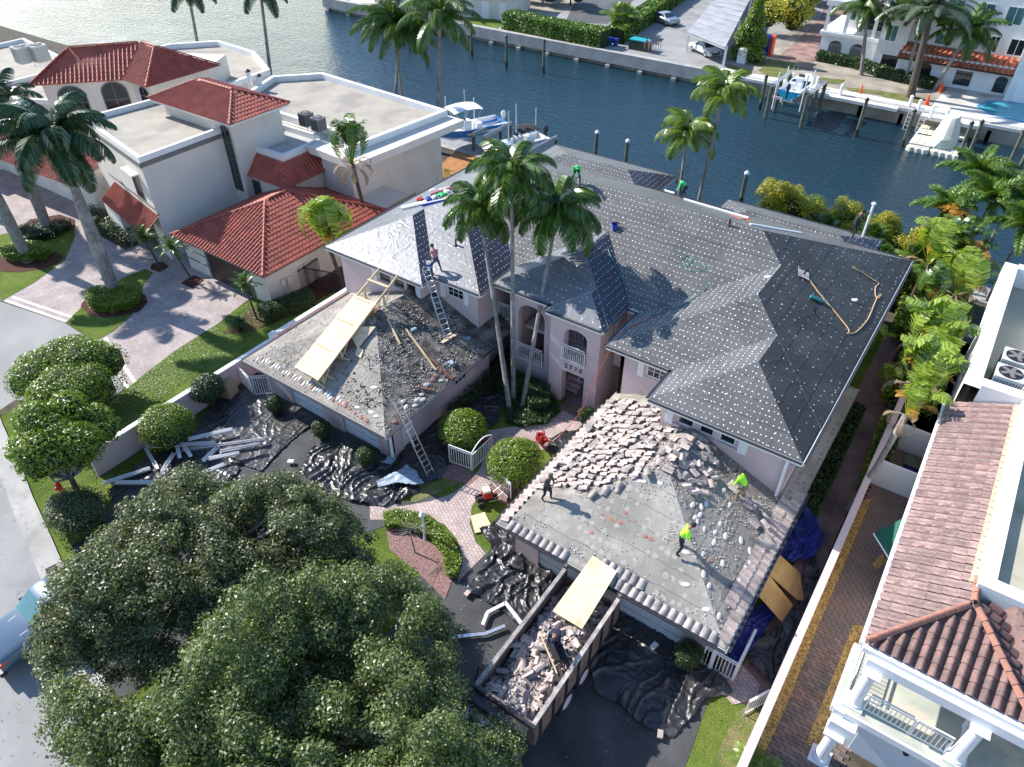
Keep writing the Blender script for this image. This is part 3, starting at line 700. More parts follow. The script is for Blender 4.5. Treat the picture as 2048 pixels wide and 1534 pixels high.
# portico: arched bay, then two-storey entrance bay
T = wall(PH, (-19.35, 27.45), (-16.35, 27.45), 0, WZ + .1, 'pink_stucco', holes=[(.55, 2.3, 1.35, 5.1)], th=.35, arch=[(.55, 2.3, 4.45, 5.1)])
railing(PH, (-18.78, 27.3), (-17.08, 27.3), 1.35, 1.15)
wall(PH, (-16.35, 27.45), (-16.35, 26.9), 0, WZ + .1, 'pink_stucco', th=.3)
T = wall(PH, (-16.35 + .303, 26.9), (-13.35, 26.9), 0, WZ + .08, 'pink_stucco', holes=[(.55, 1.95, 0, 2.25), (.55, 1.95, 3.05, 5.1)], th=.5, arch=[(.55, 1.95, 4.7, 5.1)])
railing(PH, (-15.5, 26.75), (-14.1, 26.75), 3.05, 1.05)
for k, ch in enumerate('2770'):
    cu = bpy.data.curves.new('digits', 'FONT'); cu.body = ch; cu.size = .4; cu.extrude = .015; cu.align_x = 'CENTER'; cu.space_character = 1
    tmp = bpy.data.objects.new('tmp', cu); COL.objects.link(tmp)
    me = bpy.data.meshes.new_from_object(tmp.evaluated_get(bpy.context.evaluated_depsgraph_get())); bpy.data.objects.remove(tmp)
    me.materials.clear(); me.materials.append(M_['letter_black'])
    o = inst('house_number', me, PH, Matrix.Translation((-15.25 + k * .3, 26.9 - .016, 2.5)) @ Matrix.Rotation(pi / 2, 4, 'X'))
wall(PH, (-13.35, 27.402), (-13.35, 31.5), 0, WZ + .08, 'pink_stucco', holes=[(.9, 1.25, 3.3, 5.2)], th=.3)
mb = MB(); mb.box(-13.52, -13.48, 28.3, 28.66, 3.3, 5.2); mb.build('glass_block', 'glass_teal', PH)
mb = MB(); mb.box(-19.0, -13.66, 28.4, 31, 2.8, 3.0); mb.build('floor_slab', 'pink_stucco', PH)
wall(PH, (-19.35 + .003, 31), (-19.35 + .003, 27.8), 0, WZ, 'pink_stucco')
T = wall(PH, (-19.1, 31.2), (-13.66, 31.2), 0, WZ, 'pink_stucco', holes=[(2.4, 3.3, 0, 2.1)])
mb = MB(); mb.box(2.4, 3.3, -.15, -.1, 0, 2.1, T); mb.build('door', 'white_paint', PH)
railing(PH, (-17.0, 28.5), (-15.2, 28.5), 3.0, 1.0)
# stair inside the portico
mb = MB()
for k in range(12): mb.box(-16.0 , -15.0, 27.9 + k * .25, 28.15 + k * .25, 0, .2 + k * .22)
mb.build('stair', 'pink_stucco', PH)
mb = MB(); mb.beam((-15.0, 27.9, 1.0), (-15.0, 30.6, 3.5), .05); mb.build('handrail', 'white_paint', PH)
# right of the portico
T = wall(PH, (-13.35, 29.8), (-11.9, 29.8), 0, WZ, 'pink_stucco', holes=[(.75, 1.3, 0, 2.4)])
mb = MB(); mb.box(-13.3, -11.95, 28.6, 29.7, 2.5, 3.7); mb.build('balcony_wall', 'pink_stucco', PH)
wall(PH, (-11.9, 29.8), (-11.9, 26.4), 0, WZ, 'pink_stucco')
T = wall(PH, (-11.9 + .003, 26.4), (-8.5, 26.4), 0, WZ, 'pink_stucco', holes=[(1.4, 2.5, 4.45, 5.5)])
window(PH, T, 1.4, 2.5, 4.45, 5.5, 3, 3, fr=.08); shutter(PH, T, 1.0, 1.3, 4.4, 5.55)
wall(PH, (-8.5, 26.4 - .003), (-8.5, 24.0), 0, WZ, 'pink_stucco')
T = wall(PH, (-8.5 + .223, 24.0), (-2.6, 24.0), 0, WZ, 'pink_stucco', holes=[(.55, 1.35, 4.6, 5.45), (1.6, 2.3, 4.6, 5.45), (2.55, 3.3, 4.6, 5.45)])
for s0, s1 in ((.55, 1.35), (1.6, 2.3), (2.55, 3.3)): window(PH, T, s0, s1, 4.6, 5.45, 1, 1)
mb = MB(); mb.box(.4, 3.45, .003, .06, 4.45, 4.6, T); mb.build('sill', 'pink_stucco', PH)
shutter(PH, T, .05, .38, 4.5, 5.5); shutter(PH, T, 3.47, 3.85, 4.5, 5.5)
T = wall(PH, (-2.6, 24.0 + .003), (-2.6, 42.4), 0, WZ, 'pink_stucco', holes=[(.4, 2.0, 3.4, 5.2), (5, 6, 3.6, 5), (9, 10, 3.6, 5)])
window(PH, T, .4, 2.0, 3.4, 5.2, 2, 3); window(PH, T, 5, 6, 3.6, 5, 2, 2); window(PH, T, 9, 10, 3.6, 5, 2, 2)
wall(PH, (-2.6, 42.4), (-30.3, 42.4), 0, WZ, 'pink_stucco')
mb = MB(); mb.beam((-2.72, 23.9, 0), (-2.72, 23.9, WZ - .1), .1, .1); mb.build('downspout', 'white_paint', PH)
for (x, y) in ((-27.9, 46.2), (-19.1, 46.2), (-13.5, 44.8), (-4.8, 44.8)):
    mb = MB(); mb.tube([(x, y, 0), (x, y, 5.3)], .17, 10); mb.build('column', 'white_paint', PH)

# garages
def garage(x0, x1, y0, y1, mats, doors, nm, backy):
    hiproof(PH, x0, x1, y0, backy, 2.6, mats, name='garage_roof', s=SL)
    fascia(PH, [(x0, y1), (x0, y0), (x1, y0), (x1, y1)], 2.6, h=.16)
garage(-30.0, -19.5, 17.2, 26.4, ('dusty_roof', 'dirty_dark', 'dirty_felt', 'dusty_roof'), None, 'l', 36)
garage(-12.0, -1.68, 16.0, 25.3, ('slate_roof', 'dusty_roof', 'dirty_felt', 'dirty_felt'), None, 'r', 34)
def garagewalls(x0, x1, y, back, doors, dz=2.15):
    T = wall(PH, (x0, y), (x1, y), 0, 2.45, 'pink_stucco', holes=[(a, b_, 0, dz) for a, b_ in doors])
    for a, b_ in doors:
        mb = MB(); mb.box(a, b_, -.18, -.13, 0, dz, T); d = mb.build('garage_door', 'door_white', PH)
        mb = MB()
        for k in range(1, 4): mb.box(a + .02, b_ - .02, -.13, -.125, dz * k / 4 - .015, dz * k / 4 + .015, T)
        mb.build('door_groove', 'grey_trim', d)
        mb = MB()
        for k in range(4):
            for q in range(4):
                aa = a + (b_ - a) * (q + .12) / 4; bb = a + (b_ - a) * (q + .88) / 4
                mb.box(aa, bb, -.13, -.11, dz * (k + .2) / 4, dz * (k + .8) / 4, T)
        mb.build('door_panel', 'door_white', d)
    return T
garagewalls(-29.6, -20.1, 18.0, 25, [(2.0, 4.5), (6.05, 8.6)])
T = wall(PH, (-20.1, 18.0), (-20.1, 26.4), 0, 2.45, 'pink_stucco', holes=[(.9, 1.8, 0, 2.1), (5.3, 6.4, 1.2, 1.9)])
mb = MB(); mb.box(.9, 1.8, -.15, -.1, 0, 2.1, T); mb.build('door', 'white_paint', PH); window(PH, T, 5.3, 6.4, 1.2, 1.9, 3, 1)
wall(PH, (-29.6, 26), (-29.6, 18.22), 0, 2.45, 'pink_stucco')
garagewalls(-11.5, -2.2, 16.7, 25, [(1.2, 3.9), (5.2, 8.0)])
wall(PH, (-2.2, 16.7), (-2.2, 24), 0, 2.45, 'pink_stucco'); wall(PH, (-11.5, 25), (-11.5, 16.92), 0, 2.45, 'pink_stucco')
mb = MB(); mb.beam((-20.0, 17.9, 0), (-20.0, 17.9, 2.4), .12, .12); mb.build('downspout', 'white_paint', PH)
mb = MB(); mb.beam((-2.1, 16.6, 0), (-2.1, 16.6, 2.4), .12, .12); mb.build('downspout', 'white_paint', PH)

# ============================================================ boundary walls
bw = thing('boundary_wall', 'long pink garden wall with white coping beside the green lawn strip', 'wall', (-31.5, 19, 0))
mb = MB(); mb.box(-31.62, -31.42, 8.6, 20.4, 0, 1.5); mb.build('wall_panel', 'pink_stucco', bw)
mb = MB(); mb.box(-31.62, -31.42, 20.4, 31, 0, 1.75); mb.build('wall_panel', 'pink_stucco', bw)
mb = MB(); mb.box(-31.67, -31.37, 8.55, 20.3, 1.503, 1.58); mb.box(-31.67, -31.37, 20.6, 31, 1.753, 1.83); mb.build('coping', 'white_stucco', bw)
mb = MB(); mb.box(-31.72, -31.32, 20.2, 20.6, 0, 1.9); mb.build('pier', 'white_stucco', bw)
bw = thing('boundary_wall', 'straight pale pink garden wall between the gold gravel strip and the side path', 'wall', (.35, 25, 0))
mb = MB(); mb.box(.22, .40, -3, 45, 0, 1.72); mb.build('wall_panel', 'pink_stucco', bw)
mb = MB(); mb.box(.17, .47, -3, 45, 1.723, 1.8); mb.build('coping', 'pink_stucco', bw)
# ============================================================ tiles
def tile_mesh(name, w_, l_, h, m, n=6, kind='s'):
    """roof tile: barrel profile across x, length along y (lower end at y=0, raised), thin lip"""
    mb = MB(); pr = []
    for i in range(n + 1):
        t = i / n
        if kind == 's': z = h * (sin(pi * min(1, t / .62)) if t < .62 else -.22 * sin(pi * (t - .62) / .38))
        else: z = h * sin(pi * t)
        pr.append((w_ * (t - .5), z))
    lo = [Vector((x, 0, z + .035)) for x, z in pr]; hi = [Vector((x * (.9 if kind != 's' else 1), l_, z)) for x, z in pr]; bt = [Vector((x * .96, .0, z * .85)) for x, z in pr]
    for i in range(n):
        mb.face([lo[i], lo[i + 1], hi[i + 1], hi[i]]); mb.face([bt[i], bt[i + 1], lo[i + 1], lo[i]])
    me = mb.mesh(name, smooth=False); me.materials.append(M_[m]); return me
def inpoly(p, poly):
    c = False; n_ = len(poly)
    for i in range(n_):
        a, b_ = poly[i], poly[(i + 1) % n_]
        if (a[1] > p[1]) != (b_[1] > p[1]) and p[0] < (b_[0] - a[0]) * (p[1] - a[1]) / (b_[1] - a[1] + 1e-12) + a[0]: c = not c
    return c
def plane_tiles(pts, tw, tl, e=None, lift=.01, jit=.004, over=.05):
    """matrices of tiles laid in courses on the plane polygon pts (first edge = eave)"""
    pts = [Vector(p) for p in pts]
    if e is None: e = (pts[1] - pts[0]).normalized()
    nn = (pts[1] - pts[0]).cross(pts[2] - pts[0]).normalized()
    if nn.z < 0: nn = -nn
    up = nn.cross(e).normalized()
    if up.z < 0: up = -up
    O = pts[0]; lp = [((p - O).dot(e), (p - O).dot(up)) for p in pts]
    xs = [p[0] for p in lp]; ys = [p[1] for p in lp]; out = []
    ex = e if e.cross(up).dot(nn) > 0 else -e
    j = 0; y = min(ys)
    while y < max(ys) - tl * .3:
        x = min(xs) + tw / 2
        while x < max(xs):
            if inpoly((x, y + tl * .45), lp):
                p = O + e * x + up * (y - over) + nn * (lift + R.uniform(-jit, jit))
                out.append(Matrix(((ex.x, up.x, nn.x, p.x), (ex.y, up.y, nn.y, p.y), (ex.z, up.z, nn.z, p.z), (0, 0, 0, 1))) @ Matrix.Rotation(R.uniform(-.012, .012), 4, 'Z'))
            x += tw
        y += tl
    return out
def joined(name, me, mats_, parent, m):
    """many copies of one small mesh joined into one stuff part"""
    nv = len(me.vertices); V = np.empty(nv * 3, np.float32); me.vertices.foreach_get('co', V); V = V.reshape(-1, 3)
    F = [tuple(p.vertices) for p in me.polygons]
    mb = MB()
    for M in mats_:
        A = np.array(M); Wv = V @ A[:3, :3].T + A[:3, 3]
        n0 = len(mb.v); mb.v += [tuple(q) for q in Wv.tolist()]
        for f in F: mb.f.append(tuple(i + n0 for i in f)); mb.uv.append([(0, 0)] * len(f)); mb.mi.append(0)
    o = mb.build(name, m, parent); o['kind'] = 'stuff'; return o
def lay(parent, me, mats_, name, m, limit=290):
    mats_ = sorted(mats_, key=lambda M: (M.translation - cam.location).length)
    for M in mats_[:limit]: inst(name, me, parent, M)
    if len(mats_) > limit: joined(name + '_field', me, mats_[limit:], parent, m)
def ridge(parent, a, b_, me, step=.38, name='ridge_tile', lift=.03):
    a = Vector(a); b_ = Vector(b_); d = (b_ - a); L = d.length; d /= L
    x = d.cross(Vector((0, 0, 1))).normalized(); z = x.cross(d)
    out = []
    for i in range(int(L / step)):
        p = a + d * (i * step) + z * lift
        out.append(Matrix(((x.x, d.x, z.x, p.x), (x.y, d.y, z.y, p.y), (x.z, d.z, z.z, p.z), (0, 0, 0, 1))))
    return out
RT = tile_mesh('red_tile', .30, .40, .075, 'red_tile', 6, 's'); RR = tile_mesh('ridge_red', .24, .42, .09, 'red_tile', 6, 'b')
PT = tile_mesh('pink_tile', .34, .42, .08, 'pink_tile', 8, 's'); BT = tile_mesh('brown_tile', .30, .43, .13, 'brown_tile', 8, 'b')
OT = tile_mesh('old_tile', .31, .42, .07, 'old_tile', 6, 's')
RM = tile_mesh('ridge_mortar', .27, .43, .13, 'mortar_red', 8, 'b'); BR = tile_mesh('ridge_brown', .27, .43, .13, 'brown_tile', 8, 'b')

def planes_obj(parent, polys, m, name='roof', thick=.06):
    mb = MB()
    for p in polys:
        p = [Vector(q) for q in p]; mb.face(p); mb.face([q - Vector((0, 0, thick)) for q in p][::-1])
        for a, b_ in zip(p, p[1:] + p[:1]): mb.face([a - Vector((0, 0, thick)), b_ - Vector((0, 0, thick)), b_, a])
    return mb.build(name, m, parent)
def block(parent, poly, z0, z1, m, roofm=None, ph=.35, pw=.28, pm='white_stucco', band=None, name='wall'):
    """flat-roofed block: walls from a footprint, roof sheet, parapet ring"""
    mb = MB(); mb.prism(poly, z0, z1); o = mb.build(name, m, parent)
    if roofm:
        mb = MB(); mb.poly([(p[0], p[1], z1 + .012) for p in poly]); mb.build('flat_roof', roofm, parent)
        cx = sum(p[0] for p in poly) / len(poly); cy = sum(p[1] for p in poly) / len(poly)
        mb = MB(); n_ = len(poly)
        area = sum(a[0] * b_[1] - b_[0] * a[1] for a, b_ in zip(poly, poly[1:] + poly[:1]))
        q = poly if area > 0 else poly[::-1]; inn = []
        for i in range(n_):
            p0, p1, p2 = Vector(q[i - 1]), Vector(q[i]), Vector(q[(i + 1) % n_])
            d1 = (p1 - p0).normalized(); d2 = (p2 - p1).normalized(); n1 = Vector((-d1.y, d1.x)); n2 = Vector((-d2.y, d2.x))
            bis = (n1 + n2).normalized(); inn.append(p1 + bis * (pw / max(.3, bis.dot(n1))))
        for i in range(n_):
            j = (i + 1) % n_; mb.prism([q[i], q[j], tuple(inn[j]), tuple(inn[i])], z1 + .015, z1 + ph)
        mb.build('parapet', pm, parent)
        if band:
            mb = MB()
            for i in range(n_):
                a, b_ = Vector((*q[i], z1 - .15)), Vector((*q[(i + 1) % n_], z1 - .15)); d = (b_ - a).normalized(); nn = Vector((d.y, -d.x, 0))
                mb.beam(a + nn * .03, b_ + nn * .03, .06, band)
            mb.build('trim_band', 'grey_trim', parent)
    return o
def Tm(p0, p1):
    p0 = Vector((*p0, 0)); p1 = Vector((*p1, 0)); d = (p1 - p0).normalized(); nn = Vector((d.y, -d.x, 0))
    return Matrix(((d.x, nn.x, 0, p0.x), (d.y, nn.y, 0, p0.y), (0, 0, 1, 0), (0, 0, 0, 1)))
def surfwin(parent, T, s0, s1, za, zb, frame='grey_trim', glass='glass_dark', fr=.1, nx=1, ny=1, arched=False, name='window', lat=False):
    """window standing 4 cm proud of a wall, optionally with arched head"""
    def prof(a, b_, c, d):
        if not arched: return [(a, c), (b_, c), (b_, d), (a, d)]
        pts = [(a, c), (b_, c)]; r = (b_ - a) / 2; zs = d - r * .8
        return pts + [((a + b_) / 2 + r * cos(t), zs + (d - zs) * sin(t)) for t in [pi * k / 10 for k in range(11)]]
    def ext(mb, pr, y0, y1):
        A = [T @ Vector((x, y0, z)) for x, z in pr]; B_ = [T @ Vector((x, y1, z)) for x, z in pr]
        for t in tessellate_polygon([[Vector((x, z, 0)) for x, z in pr]]):
            mb.face([B_[k] for k in t]); mb.face([A[k] for k in t][::-1])
        for k in range(len(pr)):
            j = (k + 1) % len(pr); mb.face([A[k], A[j], B_[j], B_[k]])
    mb = MB(); ext(mb, prof(s0, s1, za, zb), 0.002, .035); f = mb.build(name, frame, parent)
    mb = MB(); ext(mb, prof(s0 + fr, s1 - fr, za + fr, zb - fr), .038, .045); mb.build('pane', glass, f)
    if nx * ny > 1:
        mb = MB()
        for i in range(1, nx): xx = s0 + (s1 - s0) * i / nx; mb.box(xx - .025, xx + .025, .047, .065, za + fr, zb - fr, T)
        for j in range(1, ny): zz = za + (zb - za) * j / ny; mb.box(s0 + fr, s1 - fr, .0475, .06, zz - .025, zz + .025, T)
        mb.build('muntin', frame, f)
    if lat:
        mb = MB(); k = -2 * (zb - za)
        w0, w1 = s0 + fr, s1 - fr; hgt = (zb - za - 2 * fr) * (.82 if arched else 1)
        st = .32
        x = w0 - hgt
        while x < w1:
            for sgn in (1, -1):
                a = (max(x, w0), za + fr + max(0, w0 - x)); b_ = (min(x + hgt, w1), za + fr + min(hgt, w1 - x))
                if b_[0] > a[0] + .05:
                    if sgn < 0: a, b_ = (w0 + w1 - a[0], a[1]), (w0 + w1 - b_[0], b_[1])
                    mb.beam(T @ Vector((a[0], .05, a[1])), T @ Vector((b_[0], .05, b_[1])), .022)
            x += st
        mb.build('lattice', 'white_paint' if lat == 'w' else 'metal_dark', f)
    return f

# ============================================================ CREAM VILLA (left)
V = thing('cream_villa', 'cream stucco villa with red tile roofs, flat white roofs and a brown garage door', 'house', (-50, 32, 0))
A_ = [(-57.3, 25.9), (-47.05, 23.9), (-47.05, 30.6), (-56.5, 32.6)]
block(V, A_, 0, 7.3, 'cream_stucco', 'flat_roof', ph=.4, band=.3)
T = Tm((-57.3, 25.9), (-47.05, 23.9))
surfwin(V, T, 7.6, 9.0, 4.1, 6.0, nx=1, ny=1); 
mb = MB(); mb.box(7.3, 9.3, .003, .5, 6.1, 6.2, T); mb.build('awning', 'cream_stucco', V)
mb = MB(); mb.box(2, 10.4, .003, .05, 3.95, 4.05, T); mb.build('trim_band', 'grey_trim', V)
# garage awning roof in red tile
p = [T @ Vector((2.8, 1.35, 2.55)), T @ Vector((10.75, 1.35, 2.55)), T @ Vector((10.5, 0, 3.5)), T @ Vector((2.9, 0, 3.5))]
planes_obj(V, [p], 'red_tile', 'awning_roof'); allred = plane_tiles(p, .30, .36)
mb = MB(); mb.box(5.6, 8.6, -.1, .006, 0, 2.2, T); d = mb.build('garage_door', 'brown_wood', V)
mb = MB(); mb.box(5.45, 5.6, .01, .07, 0, 2.35, T); mb.box(8.6, 8.75, .01, .07, 0, 2.35, T); mb.box(5.6, 8.6, .01, .07, 2.2, 2.35, T); mb.build('door_frame', 'grey_trim', V)
mb = MB(); mb.prism([(-55, 24.2), (-52, 23.6), (-52, 24.8), (-55, 25.5)], 0, 2.5); mb.build('wall', 'cream_stucco', V)
# tower block with hip roof
mb = MB(); mb.box(-53.6, -45.8, 30.55, 35.0, 0, 8.45); mb.build('wall', 'cream_stucco', V)
Tt = Tm((-47.0, 30.54), (-45.8, 30.54))
surfwin(V, Tm((-47.3, 30.54), (-45.8, 30.54)), .15, 1.2, 3.0, 8.0, nx=2, ny=4, arched=True, fr=.08)
hf, ra, rc = hipfaces(-54.6, -45.05, 30.0, 35.5, 8.5, .42)
def redroof(parent, hf, z, nmx='roof'):
    planes_obj(parent, [f[0] for f in hf], 'red_tile', nmx)
    out = []
    for pts, e, up, nn in hf: out += plane_tiles(pts, .30, .36)
    return out
allred += redroof(V, hf, 8.5)
def hiplines(hf):
    """hip and ridge edges of a hip roof"""
    S = set(); E_ = []
    zs = min(p.z for p in hf[0][0])
    for pts, *_ in hf:
        for a, b_ in zip(pts, pts[1:] + pts[:1]):
            if max(a.z, b_.z) > zs + .1:
                k = tuple(sorted([tuple(round(q, 2) for q in a), tuple(round(q, 2) for q in b_)]))
                if k not in S: S.add(k); E_.append((a, b_) if a.z <= b_.z else (b_, a))
    return E_
redridges = []
for a, b_ in hiplines(hf): redridges += ridge(V, a, b_, RR)
mb = MB(); mb.box(-54.5, -45.15, 30.1, 30.25, 8.25, 8.42); mb.box(-45.3, -45.15, 30.25, 35.4, 8.25, 8.42); mb.build('fascia', 'white_stucco', V)
# terrace block with mansard skirt
block(V, [(-48.2, 32.2), (-42.9, 32.2), (-42.9, 36.6), (-48.2, 36.6)], 0, 5.6, 'cream_stucco', 'flat_roof_grey', ph=.45)
sk1 = [Vector((-48.6, 31.0, 4.25)), Vector((-41.7, 31.0, 4.25)), Vector((-42.88, 32.18, 5.5)), Vector((-48.6, 32.18, 5.5))]
sk2 = [Vector((-41.7, 31.0, 4.25)), Vector((-41.7, 36.4, 4.25)), Vector((-42.88, 36.4, 5.5)), Vector((-42.88, 32.18, 5.5))]
planes_obj(V, [sk1, sk2], 'red_tile', 'mansard_roof'); allred += plane_tiles(sk1, .30, .36) + plane_tiles(sk2, .30, .36)
mb = MB(); mb.box(-48.6, -42.0, 31.25, 36.5, 0, 4.18); mb.build('wall', 'cream_stucco', V)
T = Tm((-48.6, 31.25), (-42, 31.25)); surfwin(V, T, 2.3, 3.7, 2.3, 3.9); surfwin(V, T, .35, 1.7, .4, 1.6)
# rear arched-window wing with hexagonal hip
z0 = 7.95
e0, e1, e2, e3 = P(58, 171, z0), P(246, 159, z0), P(292, 174, z0), P(440, 130, z0)
r0, r1, r2 = P(137, 95, 10), P(284, 84, 10), P(309, 92, 10)
r3 = Vector((e3.x - 2.8, e3.y + .5, z0)); r4 = Vector((e0.x - 2, e0.y + 3, z0))
F = [[e0, e1, r1, r0], [e1, e2, r2, r1], [e2, e3, r2], [r4, e0, r0]]
planes_obj(V, F, 'red_tile', 'roof')
for f in F[:3]: allred += plane_tiles(f, .34, .40)
allred += plane_tiles(F[3], .34, .40)
for a, b_ in ((e0, r0), (r0, r1), (r1, r2), (e2, r2), (e3, r2)): redridges += ridge(V, a, b_, RR)
def inw(p, k=.7):
    c = Vector((-61, 36, p.z)); d = (c - p).normalized(); return (p.x + d.x * k, p.y + d.y * k)
wp = [inw(e0, .9), inw(e1, .55), inw(e2, .6), inw(e3, .9), (-61, 42), (-72, 36)]
mb = MB(); mb.prism(wp, 0, z0 - .05); mb.build('wall', 'cream_stucco', V)
T = Tm(wp[0], wp[1]); LL = (Vector(wp[1]) - Vector(wp[0])).length
surfwin(V, T, LL * .12, LL * .45, 4.9, 7.7, arched=True, nx=2, ny=2); surfwin(V, T, LL * .62, LL * .93, 4.9, 7.8, arched=True, nx=2, ny=2)
T = Tm(wp[1], wp[2]); surfwin(V, T, .9, 2.3, 5.2, 7.6, arched=True, nx=2, ny=3)
# big flat roofs
FR = [(-56.5, 42.9), (-53.2, 46.4), (-36.2, 45.4), (-37.3, 33.9), (-45.8, 34.8), (-53.0, 35.3)]
mb = MB(); mb.prism([(-56, 43), (-53, 45.8), (-38.9, 45.2), (-38.9, 34.9), (-41.9, 34.9), (-42, 36.8), (-53, 37)], 0, 5.5); mb.build('wall', 'cream_stucco', V)
mb = MB(); mb.prism([(-53, 45.9), (-36.4, 45.3), (-37.4, 34.0), (-42.6, 34.4), (-42.6, 36.65), (-48, 36.65), (-53.5, 36)], 5.55, 6.1); mb.build('canopy', 'cream_stucco', V)
block(V, [(-56.3, 42.9), (-53.2, 46.2), (-37.9, 45.1), (-38.9, 34.6), (-42.7, 36.8), (-48.2, 36.9), (-53.6, 36.4)], 5.5, 6.15, 'cream_stucco', 'flat_roof', ph=.5, pw=.35)
block(V, [(-74, 38), (-73.3, 44.3), (-70.2, 47.9), (-64, 47.4), (-58.3, 44.4), (-58, 39.5)], 0, 6.0, 'cream_stucco', 'flat_roof', ph=.5, pw=.35)
block(V, [(-75, 24), (-75, 38), (-66, 38), (-66, 29)], 0, 6.0, 'cream_stucco', 'flat_roof', ph=.4)
block(V, [(-90, 26), (-75.3, 22), (-75.3, 36), (-90, 38)], 0, 5.5, 'cream_stucco', 'flat_roof', ph=.4)
mb = MB(); mb.box(-74, -58, 25, 30, 0, 3.4); mb.build('wall', 'cream_stucco', V)
p = [Vector((-75, 22.6, 3.0)), Vector((-57.5, 23.6, 3.0)), Vector((-58.2, 27, 4.2)), Vector((-74, 27, 4.2))]
planes_obj(V, [p], 'red_tile', 'roof'); allred += plane_tiles(p, .34, .4)
# right garage wing
hf, ra, rc = hipfaces(-45.4, -35.8, 23.5, 34.9, 2.7, .41)
allred += redroof(V, hf, 2.7)
for a, b_ in hiplines(hf): redridges += ridge(V, a, b_, RR)
mb = MB(); mb.box(-45.0, -36.3, 24.0, 38, 0, 2.62); mb.build('wall', 'cream_stucco', V)
mb = MB(); mb.box(-45.35, -35.85, 23.56, 23.66, 2.5, 2.66); mb.box(-35.95, -35.85, 23.66, 38.4, 2.5, 2.66); mb.build('fascia', 'grey_trim', V)
T = Tm((-45.0, 24.0), (-36.3, 24.0))
mb = MB(); mb.box(2.6, 6.9, .003, .012, 0, 2.15, T); d = mb.build('garage_door', 'brown_wood', V)
mb = MB(); mb.box(2.4, 2.6, .004, .08, 0, 2.35, T); mb.box(6.9, 7.1, .004, .08, 0, 2.35, T); mb.box(2.6, 6.9, .004, .08, 2.15, 2.35, T); mb.build('door_frame', 'grey_trim', V)
mb = MB(); mb.box(.02, 2.38, .004, .05, .85, .93, T); mb.box(.02, 2.38, .004, .05, 1.6, 1.64, T); mb.build('trim_band', 'grey_trim', V)
lay(V, RT, allred, 'roof_tile', 'red_tile'); lay(V, RR, redridges, 'ridge_tile', 'red_tile', 120)
# meters and pipes on the garage wall
T = Tm((-36.3, 24.0), (-36.3, 38.0))
mb = MB()
for (s, zz, w2, h2) in ((1.0, 1.3, .3, .45), (1.5, 1.1, .4, .7), (2.6, 1.5, .3, .5), (3.1, 1.45, .35, .6)): mb.box(s, s + w2, .003, .14, zz - h2 / 2, zz + h2 / 2, T)
for s in (1.15, 2.75, 3.25): mb.box(s, s + .05, .003, .06, 0, 1.0, T)
mb.build('meter_box', 'cream_stucco', V)
# rooftop things
def flue(x, y, z, h):
    t = thing('roof_flue', 'white cylindrical chimney flue with a dark cap on the flat roof edge, %s one' % ('taller left' if h > 1.3 else 'shorter right'), 'chimney', (x, y, z))
    mb = MB(); mb.tube([(x, y, z), (x, y, z + h)], .2, 12); mb.build('pipe', 'white_stucco', t)
    mb = MB(); mb.tube([(x, y, z + h), (x, y, z + h + .06), (x, y, z + h + .2)], [.26, .26, .1], 12); mb.build('cap', 'metal_dark', t)
c = P(503, 178, 6.2); flue(c.x, c.y, 6.16, 1.5); c = P(523, 180, 6.2); flue(c.x, c.y, 6.16, 1.2)
def acunit(x, y, z, label, s=1.0, m='ac_grey', group=None, stand=.5, rz=0):
    t = thing('air_conditioner', label, 'air conditioner', (0, 0, 0), group); w2 = .42 * s
    mb = MB(); mb.box(-w2, w2, -w2, w2, stand, stand + .95 * s); b_ = mb.build('cabinet', m, t)
    mb = MB()
    for k in range(9):
        a = -w2 + .08 + k * (2 * w2 - .16) / 8
        for sg in (-1, 1): mb.box(a - .012, a + .012, sg * w2 - .012 if sg > 0 else -w2 - .012, sg * w2 + .012 if sg > 0 else -w2 + .012, stand + .08, stand + .85 * s); mb.box(sg * w2 - .012, sg * w2 + .012, a - .012, a + .012, stand + .08, stand + .85 * s)
    mb.build('grille', 'fan_dark', b_)
    mb = MB(); mb.tube([(0, 0, stand + .95 * s), (0, 0, stand + .97 * s)], .36 * s, 18); mb.build('fan_well', 'fan_dark', t)
    mb = MB()
    for k in range(5): mb.beam((.0, .0, stand + .985 * s), (.32 * s * cos(k * 1.257), .32 * s * sin(k * 1.257), stand + .98 * s), .13 * s, .01)
    mb.build('fan', 'grey_trim', t)
    mb = MB()
    for q in range(4): aa = q * pi / 2 + pi / 4; mb.tube([(w2 * 1.1 * cos(aa), w2 * 1.1 * sin(aa), 0), (w2 * 1.1 * cos(aa), w2 * 1.1 * sin(aa), stand)], .02, 5)
    if stand > .1: mb.build('stand', 'metal_alu', t)
    t.location = (x, y, z); t.rotation_euler = (0, 0, rz); return t
for (px, py, lb) in ((617, 262, 'dark air conditioner on the flat roof, left of the pair'), (641, 272, 'dark air conditioner on the flat roof, right of the pair')):
    c = P(px, py, 6.2); acunit(c.x, c.y, 6.17, lb)
for (px, py, lb) in ((56, 135, 'grey air conditioner at far left behind the arched window wing, left one'), (88, 132, 'grey air conditioner at far left behind the arched window wing, right one')):
    c = P(px, py, 6.2); acunit(c.x, c.y, 6.17, lb, 1.5, 'ac_light')

